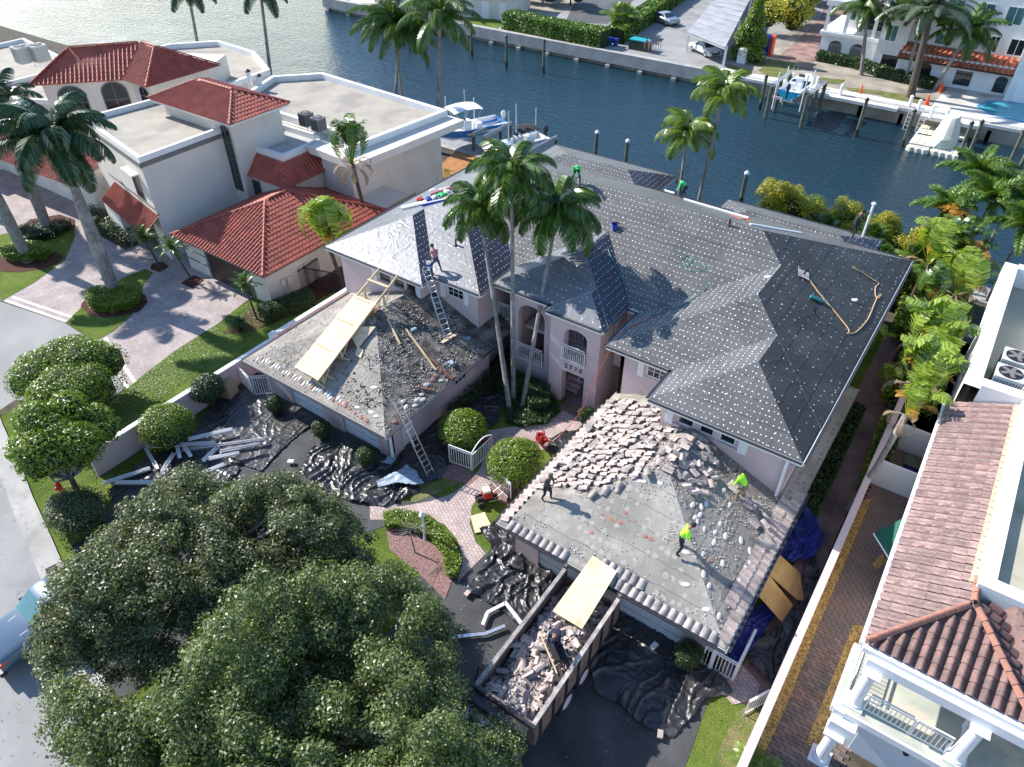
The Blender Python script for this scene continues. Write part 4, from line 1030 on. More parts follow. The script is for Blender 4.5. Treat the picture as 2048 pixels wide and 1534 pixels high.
# ============================================================ WHITE HOUSE (right edge)
H = thing('white_house', 'white stucco house at the right edge with pink barrel tile roof and columned balcony', 'house', (4, 20, 0))
zE = 5.6
a0 = Vector((2.12, 16.9, zE)); a1 = Vector((2.0, 31.2, zE)); a2 = Vector((4.15, 31.2, zE + .95)); a3 = Vector((4.45, 20.3, zE + .95)); ap = Vector((4.5, 19.5, zE + 1.0))
f0 = Vector((8.6, 16.9, zE)); f1 = Vector((6.9, 19.4, zE + .9)); fj = Vector((5.0, 19.6, zE + 1.0))
LP = [a1, a0, ap, a3, a2]; hipR = Vector((6.85, 16.9, zE))
FP = [a0, hipR, ap]
EP = [hipR, Vector((6.85, 20.0, zE)), Vector((5.2, 20.3, zE + .7)), ap]
planes_obj(H, [LP[::1], FP, EP], 'brown_tile', 'roof')
lm = plane_tiles([a1, a0, ap, a3, a2], .40, .43, e=(a0 - a1).normalized())
nl = [Matrix(m_) for m_ in lm]
for m_ in nl[:295]: inst('roof_tile', PT, H, m_)
nl2 = nl[295:]
if nl2: joined('roof_tile_field', PT, nl2, H, 'pink_tile')
fm = plane_tiles(FP, .36, .43); em = plane_tiles(EP, .36, .43)
for m_ in fm: inst('barrel_tile', BT, H, m_)
for m_ in em: inst('barrel_tile', BT, H, m_)
rg = ridge(H, a0 + Vector((0, 0, .05)), ap + Vector((0, 0, .05)), RM) + ridge(H, hipR + Vector((0, 0, .05)), ap + Vector((0, 0, .05)), RM) + ridge(H, ap, a3 + Vector((0, .6, 0)), RM)
for m_ in rg: inst('ridge_tile', RM, H, m_ @ Matrix.Translation((0, 0, .03)))
V2 = [Vector((7.6, 17.2, zE)), Vector((12, 17.2, zE)), Vector((12, 20, zE + 1)), Vector((5.6, 20.1, zE + 1.1))]
planes_obj(H, [V2, [Vector((6.9, 17.0, zE - .2)), V2[0], V2[3], Vector((5.3, 20.2, zE + .6))]], 'brown_tile', 'roof')
for m_ in plane_tiles(V2, .36, .43): inst('barrel_tile', BT, H, m_)
for m_ in ridge(H, V2[0], V2[3], BR): inst('ridge_tile', BR, H, m_)
# eaves, gutters
mb = MB(); mb.beam((2.02, 16.85, zE - .12), (1.9, 31.25, zE - .12), .14, .2); mb.beam((2.1, 16.78, zE - .12), (12, 16.78, zE - .12), .2, .22); mb.build('gutter', 'white_paint', H)
# upper storey behind the tile roof: flat roofs with parapets
mb = MB(); mb.box(4.56, 13, 20.3, 40, 0, 6.6); mb.build('wall', 'white_stucco', H)
mb = MB(); mb.poly([(4.9, 20.6, 6.62), (13, 20.6, 6.62), (13, 31.5, 6.62), (4.7, 31.5, 6.62)]); mb.build('flat_roof', 'flat_roof_olive', H)
mb = MB(); mb.box(4.42, 4.9, 20.1, 31.2, 5.0, 6.95); mb.box(4.9, 13, 20.1, 20.6, 5.0, 6.95); mb.build('parapet', 'white_stucco', H)
mb = MB(); mb.box(4.25, 4.41, 20.4, 31.2, 5.5, 6.62); mb.build('flashing', 'lumber', H)
mb = MB(); mb.box(2.55, 4.55, 17.6 + 1.2, 31.6, 0, 5.45); mb.build('wall', 'white_stucco', H)
mb = MB(); mb.box(2.5, 13, 31.3, 44, 0, 5.6); mb.build('wall', 'white_stucco', H)
mb = MB(); mb.poly([(2.8, 31.9, 5.62), (13, 31.9, 5.62), (13, 43.7, 5.62), (2.8, 43.7, 5.62)]); mb.build('flat_roof', 'flat_roof_olive', H)
mb = MB(); mb.box(2.2, 2.85, 31.3, 44, 5.3, 6.7); mb.box(2.85, 13, 31.3, 31.9, 5.3, 6.9); mb.box(2.85, 13, 43.6, 44.2, 5.3, 6.7); mb.build('parapet', 'white_stucco', H)
mb = MB(); mb.box(2.2, 2.85, 31.3, 31.32, 5.3, 6.7); mb.build('wall', 'white_stucco', H)
acunit(3.75, 32.9, 5.65, 'large beige air conditioner on the white house flat roof, front one', 1.35, 'ac_light', stand=.02)
acunit(3.85, 34.4, 5.65, 'large beige air conditioner on the white house flat roof, rear one', 1.35, 'ac_light', stand=.02)
# balcony and garage front
BZ = 2.9
mb = MB(); mb.box(2.05, 13, 15.95, 18.8, BZ - .3, BZ); mb.build('balcony_floor', 'white_stucco', H)
mb = MB(); mb.box(2.12, 12.9, 16.05, 18.78, BZ + .003, BZ + .02); mb.build('balcony_paving', 'slate_floor', H)
T = Tm((2.4, 18.7), (13, 18.7))
mb = MB(); mb.box(2.4, 13, 18.7, 20.3, BZ, zE - .12); mb.build('wall', 'white_stucco', H)
f = surfwin(H, T, .7, 3.3, BZ + .05, BZ + 2.1, frame='white_paint', glass='glass_clear', nx=2)
mb = MB(); mb.box(2.05, 13, 16.9, 18.7, zE - .4, zE - .25); mb.build('soffit', 'white_paint', H)
mb = MB(); mb.box(2.35, 13, 16.5, 16.85, zE - .62, zE - .22); mb.build('balcony_beam', 'white_paint', H)
for x in (2.62, 5.78, 9.5):
    mb = MB(); mb.box(x - .32, x + .32, 16.15, 16.79, BZ + .02, BZ + .12); mb.tube([(x, 16.47, BZ + .12), (x, 16.47, BZ + .2), (x, 16.47, BZ + .24), (x, 16.47, BZ + .3), (x, 16.47, 4.95)], [.29, .29, .24, .22, .19], 20)
    mb.box(x - .28, x + .28, 16.19, 16.75, 4.95, 5.0 - .022); mb.build('column', 'white_paint', H)
railing(H, (2.95, 16.4), (4.35, 16.4), BZ + .02, 1.0, sp=.14); railing(H, (4.42, 16.4), (5.45, 16.4), BZ + .02, 1.0, sp=.14)
railing(H, (2.3, 16.8), (2.3, 18.6), BZ + .02, 1.0, sp=.16); railing(H, (5.8, 16.9), (5.8, 17.7), BZ + .02, 1.0, sp=.16)
# lower front
mb = MB(); mb.box(2.75, 13, 16.6, 18.7, 0, BZ - .32); mb.build('wall', 'white_stucco', H)
mb = MB(); mb.box(2.2, 3.0, 15.6, 18.7, 2.05, BZ - .302); mb.box(2.15, 2.5, 15.9, 16.3, BZ - .31, BZ - .01); mb.build('portal_beam', 'white_stucco', H)
mb = MB(); mb.box(2.15, 2.85, 15.35, 16.05, 0, .08); mb.tube([(2.5, 15.7, .08), (2.5, 15.7, .2), (2.5, 15.7, .26), (2.5, 15.7, 1.95)], [.28, .28, .22, .2], 20); mb.box(2.18, 2.82, 15.38, 16.02, 1.95, 2.05); mb.build('column', 'white_paint', H)
T = Tm((2.75, 16.6), (13, 16.6))
mb = MB(); mb.box(.5, 3.0, .004, .03, 0, 2.1, T); mb.build('garage_door', 'door_white', H)
mb = MB(); mb.box(3.4, 6.2, .004, .03, 0, 2.1, T); mb.build('garage_door', 'door_white', H)
for s in (1.9, 4.9):
    t = thing('wall_lantern', 'black wall lantern on the white front, %s column' % ('beneath the balcony by the first' if s < 3 else 'at right beyond the second'), 'lantern', tuple(T @ Vector((s, 0, 2.0)))); c = T @ Vector((s, .25, 2.1))
    mb = MB(); mb.tube([c + Vector((0, 0, -.18)), c + Vector((0, 0, .12))], [.08, .14], 6); mb.build('glass', 'glass_clear', t)
    mb = MB(); mb.tube([c + Vector((0, 0, .12)), c + Vector((0, 0, .3))], [.19, .03], 6); mb.tube([c + Vector((0, 0, -.24)), c + Vector((0, 0, -.18))], [.03, .1], 6)
    for k in range(6): mb.beam(c + Vector((.08 * cos(k * pi / 3), .08 * sin(k * pi / 3), -.18)), c + Vector((.15 * cos(k * pi / 3), .15 * sin(k * pi / 3), .12)), .025)
    mb.beam(c + Vector((0, -.25, .25)), c + Vector((0, 0, .28)), .03); mb.build('frame', 'metal_dark', t)
for k, ch in enumerate('2766'):
    cu = bpy.data.curves.new('digits', 'FONT'); cu.body = ch; cu.size = .3; cu.extrude = .01; cu.align_x = 'CENTER'
    tmp = bpy.data.objects.new('tmp', cu); COL.objects.link(tmp); me = bpy.data.meshes.new_from_object(tmp.evaluated_get(bpy.context.evaluated_depsgraph_get())); bpy.data.objects.remove(tmp)
    me.materials.clear(); me.materials.append(M_['letter_black']); r_ = P(1886, 1527, 0) - cam.location; q = cam.location + r_ * (16.57 / r_.y)
    inst('house_number', me, H, Matrix.Translation((q.x - .3 + k * .22, 16.56, q.z)) @ Matrix.Rotation(pi / 2, 4, 'X'))
# green awning
t = thing('green_awning', 'dark green canvas awning with a white front bar on the side of the white house', 'awning', (2.4, 25, 2.4))
q = [P(1748, 1068, 2.0), P(1800, 1118, 2.2), P(1815, 1075, 2.8), P(1822, 1033, 2.8)]
mb = MB(); q = [P(1747, 1067, 2.3), P(1788, 1133, 2.3), P(1830, 1100, 3.3), P(1822, 1028, 3.3)]
mb.face(q); mb.face([v - Vector((0, 0, .02)) for v in q][::-1]); mb.build('canvas', 'green_canvas', t)
mb = MB(); mb.beam(q[0], q[1], .05); mb.build('front_bar', 'white_paint', t)
mb = MB(); mb.box(2.5, 2.56, 20, 30, 3.0, 4.6); mb.build('ledge', 'white_stucco', H)
# ============================================================ VEGETATION TOOLS
def quadmesh(name, V, shade, m, base_v=None, base_f=None):
    """V: (N,4,3) array of leaf quads, shade: (N,) leaf tone 0..1"""
    N = len(V); me = bpy.data.meshes.new(name)
    me.vertices.add(N * 4); me.vertices.foreach_set('co', V.reshape(-1).astype(np.float32))
    me.loops.add(N * 4); me.polygons.add(N)
    me.loops.foreach_set('vertex_index', np.arange(N * 4, dtype=np.int32))
    me.polygons.foreach_set('loop_start', np.arange(N, dtype=np.int32) * 4); me.polygons.foreach_set('loop_total', np.full(N, 4, np.int32))
    me.update(calc_edges=True)
    uv = me.uv_layers.new(name='UVMap'); u = np.zeros((N, 4, 2), np.float32); u[:, :, 0] = np.clip(shade, 0, 1)[:, None]; u[:, :, 1] = .5
    uv.data.foreach_set('uv', u.reshape(-1))
    for q in (m if isinstance(m, (list, tuple)) else [m]): me.materials.append(M_[q])
    return me
def leafquads(C, Nn, size, aspect=.5, droop=0.):
    """diamond leaves centred at C, facing roughly Nn"""
    N = len(C); rnd = NR.normal(size=(N, 3))
    n = Nn + rnd * .55; n /= np.linalg.norm(n, axis=1)[:, None]
    a = np.cross(n, NR.normal(size=(N, 3))); a /= np.linalg.norm(a, axis=1)[:, None]
    a[:, 2] -= droop; b_ = np.cross(n, a)
    s = (size * NR.uniform(.65, 1.35, N))[:, None]
    V = np.stack([C - a * s * .5, C + b_ * s * aspect * .5 + n * s * .05, C + a * s * .5, C - b_ * s * aspect * .5 + n * s * .05], 1)
    return V
def clump_points(clumps, n, inner=.55):
    """random points in the outer shells of ellipsoid clumps (cx,cy,cz,rx,ry,rz) with outward normals"""
    C = np.array([c[:3] for c in clumps]); Rr = np.array([c[3:6] for c in clumps])
    wgt = (Rr[:, 0] * Rr[:, 1] + Rr[:, 0] * Rr[:, 2]); idx = NR.choice(len(clumps), n, p=wgt / wgt.sum())
    d = NR.normal(size=(n, 3)); d /= np.linalg.norm(d, axis=1)[:, None]; d[:, 2] = np.where(d[:, 2] < -.35, -d[:, 2], d[:, 2])
    r = inner + (1.06 - inner) * NR.uniform(0, 1, n) ** .6
    Pn = C[idx] + d * Rr[idx] * r[:, None]; nn = d / Rr[idx]; nn /= np.linalg.norm(nn, axis=1)[:, None]
    nn[:, 2] += .25
    return Pn, nn, idx, r
def foliage(name, parent, clumps, n, size, m, aspect=.55, inner=.55, tones=None, keep=None, origin=None):
    Pn, nn, idx, r = clump_points(clumps, n, inner)
    tone = NR.uniform(0, 1, len(clumps))
    sh = .3 * tone[idx] + .7 * NR.uniform(0, 1, n) ** 1.4
    if keep is not None:
        k = keep(Pn); Pn, nn, sh = Pn[k], nn[k], sh[k]
    off = np.array(wloc(parent)) if parent else np.zeros(3)
    V = leafquads(Pn - off, nn, size, aspect)
    me = quadmesh(name, V, sh, m); o = bpy.data.objects.new(name, me); COL.objects.link(o)
    if parent: o.parent = parent
    return o
def bush(label, cx, cy, rx, ry, h, m='leaf_dark', n=2600, leaf=.09, z=0, name='round_bush', cat='bush', group=None, lumps=7, square=False, stem=False):
    t = thing(name, label, cat, (cx, cy, z), group)
    zc = z + h * .5 if not stem else z + h * .6; rz = h * .5 if not stem else h * .42
    mb = MB(); mb.ell((cx, cy, zc), (rx * .86, ry * .86, rz * .86), 14, 8); mb.build('dark_core', 'leaf_core', t, smooth=True)  # solid dark filler added inside the leaves, blocks see-through
    cl = [(cx, cy, zc, rx, ry, rz)]
    for k in range(lumps):
        a = R.uniform(0, 2 * pi); e = R.uniform(-.1, 1.2); q = .55
        cl.append((cx + rx * q * cos(a) * cos(e), cy + ry * q * sin(a) * cos(e), zc + rz * q * sin(e), rx * .52, ry * .52, rz * .52))
    foliage('foliage', t, cl, n, leaf, m, inner=.86)
    if stem:
        mb = MB(); mb.tube([(cx, cy, z), (cx, cy, z + h * .4)], [.08, .06], 7); mb.build('trunk', 'bark_brown', t)
    return t
def hedge(label, pts, w_, h, m='leaf_hedge', n=None, leaf=.09, z=0, name='hedge', group=None, dens=420):
    """clipped hedge along a polyline"""
    t = thing(name, label, 'hedge', (pts[0][0], pts[0][1], z), group)
    mb = MB(); Vs = []; Ns = []
    for a, b_ in zip(pts, pts[1:]):
        a = Vector((*a, z)); b_ = Vector((*b_, z)); d = b_ - a; L = d.length; d /= L; s = Vector((-d.y, d.x, 0))
        T = Matrix(((d.x, s.x, 0, a.x), (d.y, s.y, 0, a.y), (0, 0, 1, z), (0, 0, 0, 1)))
        mb.box(-.1, L + .1, -w_ * .42, w_ * .42, 0, h * .93, T)
        area = L * (w_ + 2 * h); k = int(area * dens)
        side = NR.uniform(0, w_ + 2 * h, k); x = NR.uniform(-.2, L + .2, k)
        y = np.where(side < h, -w_ / 2, np.where(side < h + w_, side - h - w_ / 2, w_ / 2)); zz = np.where(side < h, side, np.where(side < h + w_, h, w_ + 2 * h - side))
        bul = (np.sin(x * 2.1 + a.x) * .05 + NR.normal(size=k) * .045)
        ny = np.where(side < h, -1, np.where(side < h + w_, 0, 1.)); nz = np.where((side >= h) & (side < h + w_), 1., .15)
        y = y + ny * bul; zz = np.clip(zz + nz * bul, .02, None)
        Pw = np.stack([a.x + d.x * x + s.x * y, a.y + d.y * x + s.y * y, z + zz], 1)
        Nw = np.stack([s.x * ny, s.y * ny, nz], 1)
        Vs.append(Pw); Ns.append(Nw)
    mb.build('dark_core', 'leaf_core', t)  # dark box added as hedge filling, not real twigs
    C = np.concatenate(Vs); Nn = np.concatenate(Ns)
    V_ = leafquads(C - np.array(wloc(t)), Nn, leaf, .6)
    me = quadmesh('foliage', V_, NR.uniform(0, 1, len(C)), m); o = bpy.data.objects.new('foliage', me); COL.objects.link(o); o.parent = t
    return t
# ---- fronds
def frond_mesh(name, L, m, leaflets=34, ll=.6, lw=.05, droop=1.0, arch=.5, hang=.6, up=.5, stem_m=None, plume=False, seed=0):
    """pinnate frond growing along +X from origin: arches up, then droops; leaflets hang"""
    rs = np.random.RandomState(seed); Vq = []; sh = []
    def curve(t):
        # slope angle decreasing along the length
        n_ = 24; x = z = 0.
        for i in range(int(n_ * t) + 1):
            a = up - (up + droop) * ((i / n_) ** 1.25); k = min(1, n_ * t - i) if i < n_ * t else 0
            x += cos(a) * L / n_ * k; z += sin(a) * L / n_ * k
        return np.array([x, 0, z]), up - (up + droop) * (t ** 1.25)
    pts = [curve(k / 12) for k in range(13)]
    for (p, a), (q, a2) in zip(pts, pts[1:]):
        w_ = .035 * L / 3; Vq.append([p + [0, -w_, 0], q + [0, -w_, 0], q + [0, w_, 0], p + [0, w_, 0]]); sh.append(.9)
        Vq.append([p + [0, -w_, 0], p + [0, 0, -w_], q + [0, 0, -w_], q + [0, -w_, 0]]); sh.append(.7)
    for k in range(leaflets):
        t = .12 + .86 * k / (leaflets - 1); p, a = curve(t)
        ln = ll * (sin(pi * (t * .86 + .12)) ** .6) * (1 if t < .97 else .7)
        tg = np.array([cos(a), 0, sin(a)])
        for s in (-1, 1):
            rep = 2 if plume else 1
            for q in range(rep):
                sw = .35 + .5 * t + rs.uniform(-.12, .12)
                el = (rs.uniform(-1.1, .9) if plume else rs.uniform(-.15, .2)) - hang * .35
                sd = np.array([0, s, 0]) * cos(el) + np.array([-sin(a), 0, cos(a)]) * sin(el)
                d0 = tg * sin(sw) + sd * cos(sw); d0 /= np.linalg.norm(d0)
                d1 = d0 * .75 + np.array([0, 0, -1]) * hang * rs.uniform(.7, 1.2); d1 /= np.linalg.norm(d1)
                mid = p + d0 * ln * .5; tip = mid + d1 * ln * .55
                wv = np.cross(d0, [0, 0, 1.]); wv = wv / (np.linalg.norm(wv) + 1e-6) if not plume else tg
                if abs(np.dot(wv, tg)) < .2: wv = tg
                w2 = lw * .5; tone = rs.uniform(0, 1)
                Vq.append([p - wv * w2 * .6, mid - wv * w2, mid + wv * w2, p + wv * w2 * .6]); sh.append(tone * .9)
                Vq.append([mid - wv * w2, tip - wv * w2 * .15, tip + wv * w2 * .15, mid + wv * w2]); sh.append(tone * .9)
    return quadmesh(name, np.array(Vq), np.array(sh), m)
def fan_mesh(name, m, rad=.5, stem=.7, n=22, seed=0):
    rs = np.random.RandomState(seed); Vq = []; sh = []
    p = np.array([0., 0, 0]); e = np.array([stem * .8, 0, stem * .55])
    Vq.append([p + [0, -.02, 0], e + [0, -.015, 0], e + [0, .015, 0], p + [0, .02, 0]]); sh.append(.6)
    for k in range(n):
        a = -2.5 + 5.0 * k / (n - 1); d = np.array([cos(a) * .9, sin(a), .25 * cos(a) - .05]); d /= np.linalg.norm(d)
        L = rad * rs.uniform(.85, 1.1) * (1 - .2 * abs(a) / 2.5); w_ = .035; pr = np.array([-sin(a), cos(a), 0]); tip = e + d * L + np.array([0, 0, -.12 * L])
        mid = e + d * L * .6; t = rs.uniform(0, 1)
        Vq.append([e - pr * .008, mid - pr * w_, mid + pr * w_, e + pr * .008]); sh.append(t); Vq.append([mid - pr * w_, tip, tip, mid + pr * w_]); sh.append(t)
    return quadmesh(name, np.array(Vq), np.array(sh), m)
def banana_mesh(name, m, L=2.0, w_=.55, stem=1.3, droop=.9, tear=.35, seed=0, up=1.2):
    """paddle leaf on a long petiole: torn segments either side of the midrib"""
    rs = np.random.RandomState(seed); Vq = []; sh = []
    n_ = 22; pts = []; x = z = 0.; tot = stem + L
    for i in range(n_ + 1):
        s = i / n_; a = up - (up - .1 + droop) * max(0, s - .25) ** 1.2 / (.75 ** 1.2)
        pts.append((np.array([x, 0, z]), a)); x += cos(a) * tot / n_; z += sin(a) * tot / n_
    for i in range(n_):
        p, q = pts[i][0], pts[i + 1][0]; s = i / n_; s1 = (i + 1) / n_
        w0 = .035 * (1 - s * .7)
        Vq.append([p + [0, -w0, 0], q + [0, -w0, 0], q + [0, w0, 0], p + [0, w0, 0]]); sh.append(1)
        f0 = (s - stem / tot) / (L / tot); f1 = (s1 - stem / tot) / (L / tot)
        if f1 <= 0: continue
        f0 = max(0, f0); W0 = w_ * sin(pi * (.06 + .9 * f0)) ** .6; W1 = w_ * sin(pi * min(.99, .06 + .9 * f1)) ** .6
        nz = np.array([-sin(pts[i][1]), 0, cos(pts[i][1])])
        for sd in (-1, 1):
            for h in range(2):
                fa = h / 2; fb = (h + 1) / 2; pa = p + (q - p) * fa; pb = p + (q - p) * (fb - (.12 if rs.rand() < tear else 0))
                fl = rs.uniform(-.35, .12) if rs.rand() < tear * 1.5 else -.12; wa = W0 + (W1 - W0) * fa; wb = W0 + (W1 - W0) * fb
                sw = (q - p) / np.linalg.norm(q - p) * wa * .3
                ea = pa + np.array([0, sd * wa, 0]) + nz * fl * wa + sw; eb = pb + np.array([0, sd * wb, 0]) + nz * fl * wb + sw
                Vq.append([pa, ea, eb, pb] if sd < 0 else [pa, pb, eb, ea]); sh.append(rs.uniform(.1, .9))
    return quadmesh(name, np.array(Vq), np.array(sh), m)
FM = {}
def fronds(kind, n=4):
    if kind in FM: return FM[kind]
    r = []
    for k in range(n):
        if kind == 'royal': r.append(frond_mesh('frond_royal', 3.7, 'leaf_palm_dk', 112, 1.0, .06, 1.15, hang=1.3, up=.75, seed=k))
        elif kind == 'xmas': r.append(frond_mesh('frond_adonidia', 2.7, 'leaf_palm', 84, .8, .055, 1.5, hang=.9, up=.9, seed=10 + k))
        elif kind == 'xmas_lt': r.append(frond_mesh('frond_adonidia_light', 2.9, 'leaf_palm_lt', 80, .8, .06, 1.4, hang=.85, up=.9, seed=20 + k))
        elif kind == 'coco': r.append(frond_mesh('frond_coconut', 4.4, 'leaf_palm', 96, 1.05, .065, 1.1, hang=1.0, up=.7, seed=30 + k))
        elif kind == 'date': r.append(frond_mesh('frond_date', 4.4, 'leaf_palm_gr', 100, .65, .05, .7, hang=.35, up=.8, seed=40 + k))
        elif kind == 'pygmy': r.append(frond_mesh('frond_pygmy', 1.1, 'leaf_palm', 30, .24, .02, 1.0, hang=.3, up=.75, seed=50 + k))
        elif kind == 'areca': r.append(frond_mesh('frond_areca', 1.5, 'leaf_palm_lt', 26, .42, .035, .7, hang=.3, up=1.1, seed=60 + k))
        elif kind == 'fox': r.append(frond_mesh('frond_foxtail', 3.0, 'leaf_fox', 80, .5, .06, 1.0, hang=.25, up=.7, plume=True, seed=70 + k))
        elif kind == 'dead': r.append(frond_mesh('frond_dead', 1.7, 'leaf_dead', 22, .4, .05, 1.9, hang=1.0, up=.2, seed=80 + k))
        elif kind == 'fan': r.append(fan_mesh('fan_frond', 'leaf_palm', seed=k))
        elif kind == 'banana': r.append(banana_mesh('banana_leaf', 'leaf_banana', seed=k, tear=.35 + .15 * k))
        elif kind == 'traveller': r.append(banana_mesh('traveller_leaf', 'leaf_palm', 1.5, .32, 1.2, .5, .8, seed=90 + k))
        elif kind == 'orange': r.append(banana_mesh('orange_leaf', 'leaf_orange', 1.6, .35, 1.0, 1.4, .9, seed=95 + k))
        elif kind == 'deadleaf': r.append(banana_mesh('dead_leaf', 'leaf_dead', 1.4, .2, .7, 2.1, .9, seed=99 + k, up=.3))
        elif kind == 'ti': r.append(banana_mesh('ti_leaf', 'leaf_red', .5, .09, .15, .5, 0, seed=120 + k, up=.9))
        elif kind == 'strap': r.append(banana_mesh('strap_leaf', 'leaf_dark', .7, .03, .1, .9, 0, seed=130 + k, up=1.1))
    FM[kind] = r; return r
def crown(t, top, kind, n, el=(-.5, 1.2), sc=1.0, name='frond', az0=None, fan=None):
    """fronds around a point; el: pitch range from old (low) to young (high)"""
    ms = fronds(kind); off = wloc(t)
    for k in range(n):
        f = (k + .5) / n; az = k * 2.39996 + R.uniform(-.2, .2) if fan is None else fan + (0 if k % 2 else pi) + R.uniform(-.08, .08)
        e = el[0] + (el[1] - el[0]) * f
        M = Matrix.Translation(Vector(top) - off) @ Matrix.Rotation(az, 4, 'Z') @ Matrix.Rotation(-e, 4, 'Y') @ Matrix.Rotation(R.uniform(-.2, .2), 4, 'X') @ Matrix.Scale(sc * R.uniform(.85, 1.1), 4)
        o = bpy.data.objects.new(name, ms[k % len(ms)]); COL.objects.link(o); o.parent = t; o.matrix_local = M
def palm(label, base, top, kind, n=14, r0=.2, r1=.13, m='bark_grey', el=(-.6, .9), sc=1., bulge=False, shaft=None, dead=0, name='palm_tree', group=None, cat='palm tree', sides=10):
    base = Vector(base); top = Vector(top); t = thing(name, label, cat, tuple(base), group)
    mb = MB(); pts = []; rr = []
    N_ = 14; d = top - base
    for k in range(N_ + 1):
        s = k / N_; p = base + d * s + Vector((d.y, -d.x, 0)) * 0 + Vector((d.x, d.y, 0)) * (.12 * (s * s - s))
        pts.append(p); q = r0 + (r1 - r0) * s
        if bulge: q = r0 * (1 + .35 * sin(pi * min(1, s * 1.25)) - .35 * s)
        if s == 0: q *= 1.25
        rr.append(q)
    mb.tube(pts, rr, sides); mb.build('trunk', m, t, smooth=True)
    if shaft:
        dd = (pts[-1] - pts[-2]).normalized()
        mb = MB(); mb.tube([top - dd * .1, top + dd * .3, top + dd * shaft], [r1 * 1.15, r1 * 1.25, r1 * .5], 10); mb.build('crown_shaft', 'leaf_sheath', t, smooth=True)
        top = top + dd * shaft * .8
    crown(t, top, kind, n, el, sc)
    if dead: crown(t, top - Vector((0, 0, .1)), 'dead', dead, (-.9, -.4), sc * .9, name='dead_frond')
    return t
mat('leaf_sheath', (.15, .24, .05), .4)
# ============================================================ FAR BANK
def onV(px, py, v):
    r = P(px, py, 0) - cam.location; t = v / r.y; return Vector((r.x * t, v, CAM_H + r.z * t))
FV = thing('waterfront_villa', 'white three-storey villa across the canal with arched lattice openings and a red tile awning', 'house', (-10, 104, .3))
def ww(x0, x1, y, z0, z1, depth=9, m='white_stucco'):
    mb = MB(); mb.box(x0, x1, y, y + depth, z0, z1); mb.build('wall', m, FV); return Tm((x0, y), (x1, y))
T = ww(-23.8, -16.9, 100.6, .3, 3.0); 
for s in (1.0, 3.6): surfwin(FV, T, s, s + 1.7, .5, 2.5, arched=True, lat='w', frame='white_stucco', fr=.05)
mb = MB(); mb.box(-24.1, -16.9, 100.2, 109.6, 3.003, 3.35); mb.build('balcony_floor', 'white_stucco', FV)
mb = MB(); mb.box(-22.2, -16.9, 103.5, 109.6, 3.353, 6.2); mb.build('wall', 'white_stucco', FV)
surfwin(FV, Tm((-22.2, 103.5), (-16.9, 103.5)), .4, 1.2, 4.2, 5.4, glass='glass_teal', frame='white_paint'); surfwin(FV, Tm((-22.2, 103.5), (-16.9, 103.5)), 2.2, 4.6, 3.4, 5.8, frame='white_paint', arched=True)
for x in (-23.8, -21.5, -18.2): mb = MB(); mb.box(x, x + .35, 100.35, 100.7, 3.353, 6.2); mb.build('column', 'white_stucco', FV)
mb = MB(); mb.box(-24.1, -16.9, 100.2, 109.6, 6.203, 6.8); mb.build('balcony_floor', 'white_stucco', FV)
for x in (-23.8, -21.5, -18.2): mb = MB(); mb.box(x, x + .35, 100.35, 100.7, 6.803, 9.5); mb.build('column', 'white_stucco', FV)
mb = MB(); mb.box(-22.2, -16.9, 103.5, 109.6, 6.803, 9.6); mb.build('wall', 'white_stucco', FV)
ww(-16.897, -13.9, 98.6, .3, 9.5); T = Tm((-16.9, 98.6), (-13.9, 98.6))
surfwin(FV, T, .8, 2.8, .6, 2.4, frame='white_paint', lat='d'); surfwin(FV, T, .5, 1.8, 3.7, 5.5, glass='glass_teal', frame='white_paint', nx=2); surfwin(FV, T, .5, 1.8, 6.6, 8.4, glass='glass_teal', frame='white_paint', nx=2)
surfwin(FV, Tm((-16.9, 101), (-16.9, 98.6)), .6, 1.8, 3.7, 5.5, glass='glass_teal', frame='white_paint')
T = ww(-13.897, -2.3, 97.4, .3, 3.2); T2 = ww(-13.894, 6, 99.6, 3.2, 10)
surfwin(FV, T, 1.6, 3.7, .32, 2.6, arched=True, frame='white_stucco', lat='d'); surfwin(FV, T, 6.0, 7.9, .6, 2.3, frame='white_stucco', lat='d'); surfwin(FV, T, 10.0, 11.4, .5, 2.4, arched=True, frame='white_stucco', lat='d')
for s, w2, g in ((.4, 1.3, 'glass_teal'), (2.6, 1.9, 'glass_teal'), (5.6, 1.6, 'glass_teal'), (8.0, 1.0, 'glass_dark'), (9.9, 1.6, 'glass_dark'), (12.5, 1.6, 'glass_dark')): surfwin(FV, T2, s, s + w2, 3.9, 5.6, glass=g, frame='white_paint', nx=2)
for s in (.4, 2.6, 5.6, 8.5, 11.3, 14): surfwin(FV, T2, s, s + 1.8, 6.8, 8.6, glass='glass_teal', frame='white_paint', nx=2)
p = [Vector((-14.2, 96.6, 2.75)), Vector((-2.0, 96.6, 2.75)), Vector((-2.0, 99.55, 3.75)), Vector((-14.2, 99.55, 3.75))]
planes_obj(FV, [p], 'red_tile', 'awning_roof'); mt = plane_tiles(p, .55, .6)
FT = tile_mesh('far_tile', .52, .66, .13, 'red_tile', 5, 's'); FT2 = FT.copy(); FT2.materials.clear(); mat('orange_tile', (.42, .13, .07), .7, rnd=.2); FT2.materials.append(M_['orange_tile'])
for m_ in mt: inst('roof_tile', FT2, FV, m_)
mb = MB(); mb.box(-2.297, 6, 95.9, 105, .3, 6.0); mb.build('wall', 'white_stucco', FV); mb = MB(); mb.box(-1.6, 5, 95.85, 95.9, .4, 4.4); mb.build('wall_recess', 'white_paint', FV)
mb = MB(); mb.box(-14.2, -2.0, 96.5, 96.6, 2.6, 2.75); mb.build('gutter', 'brown_wood', FV)
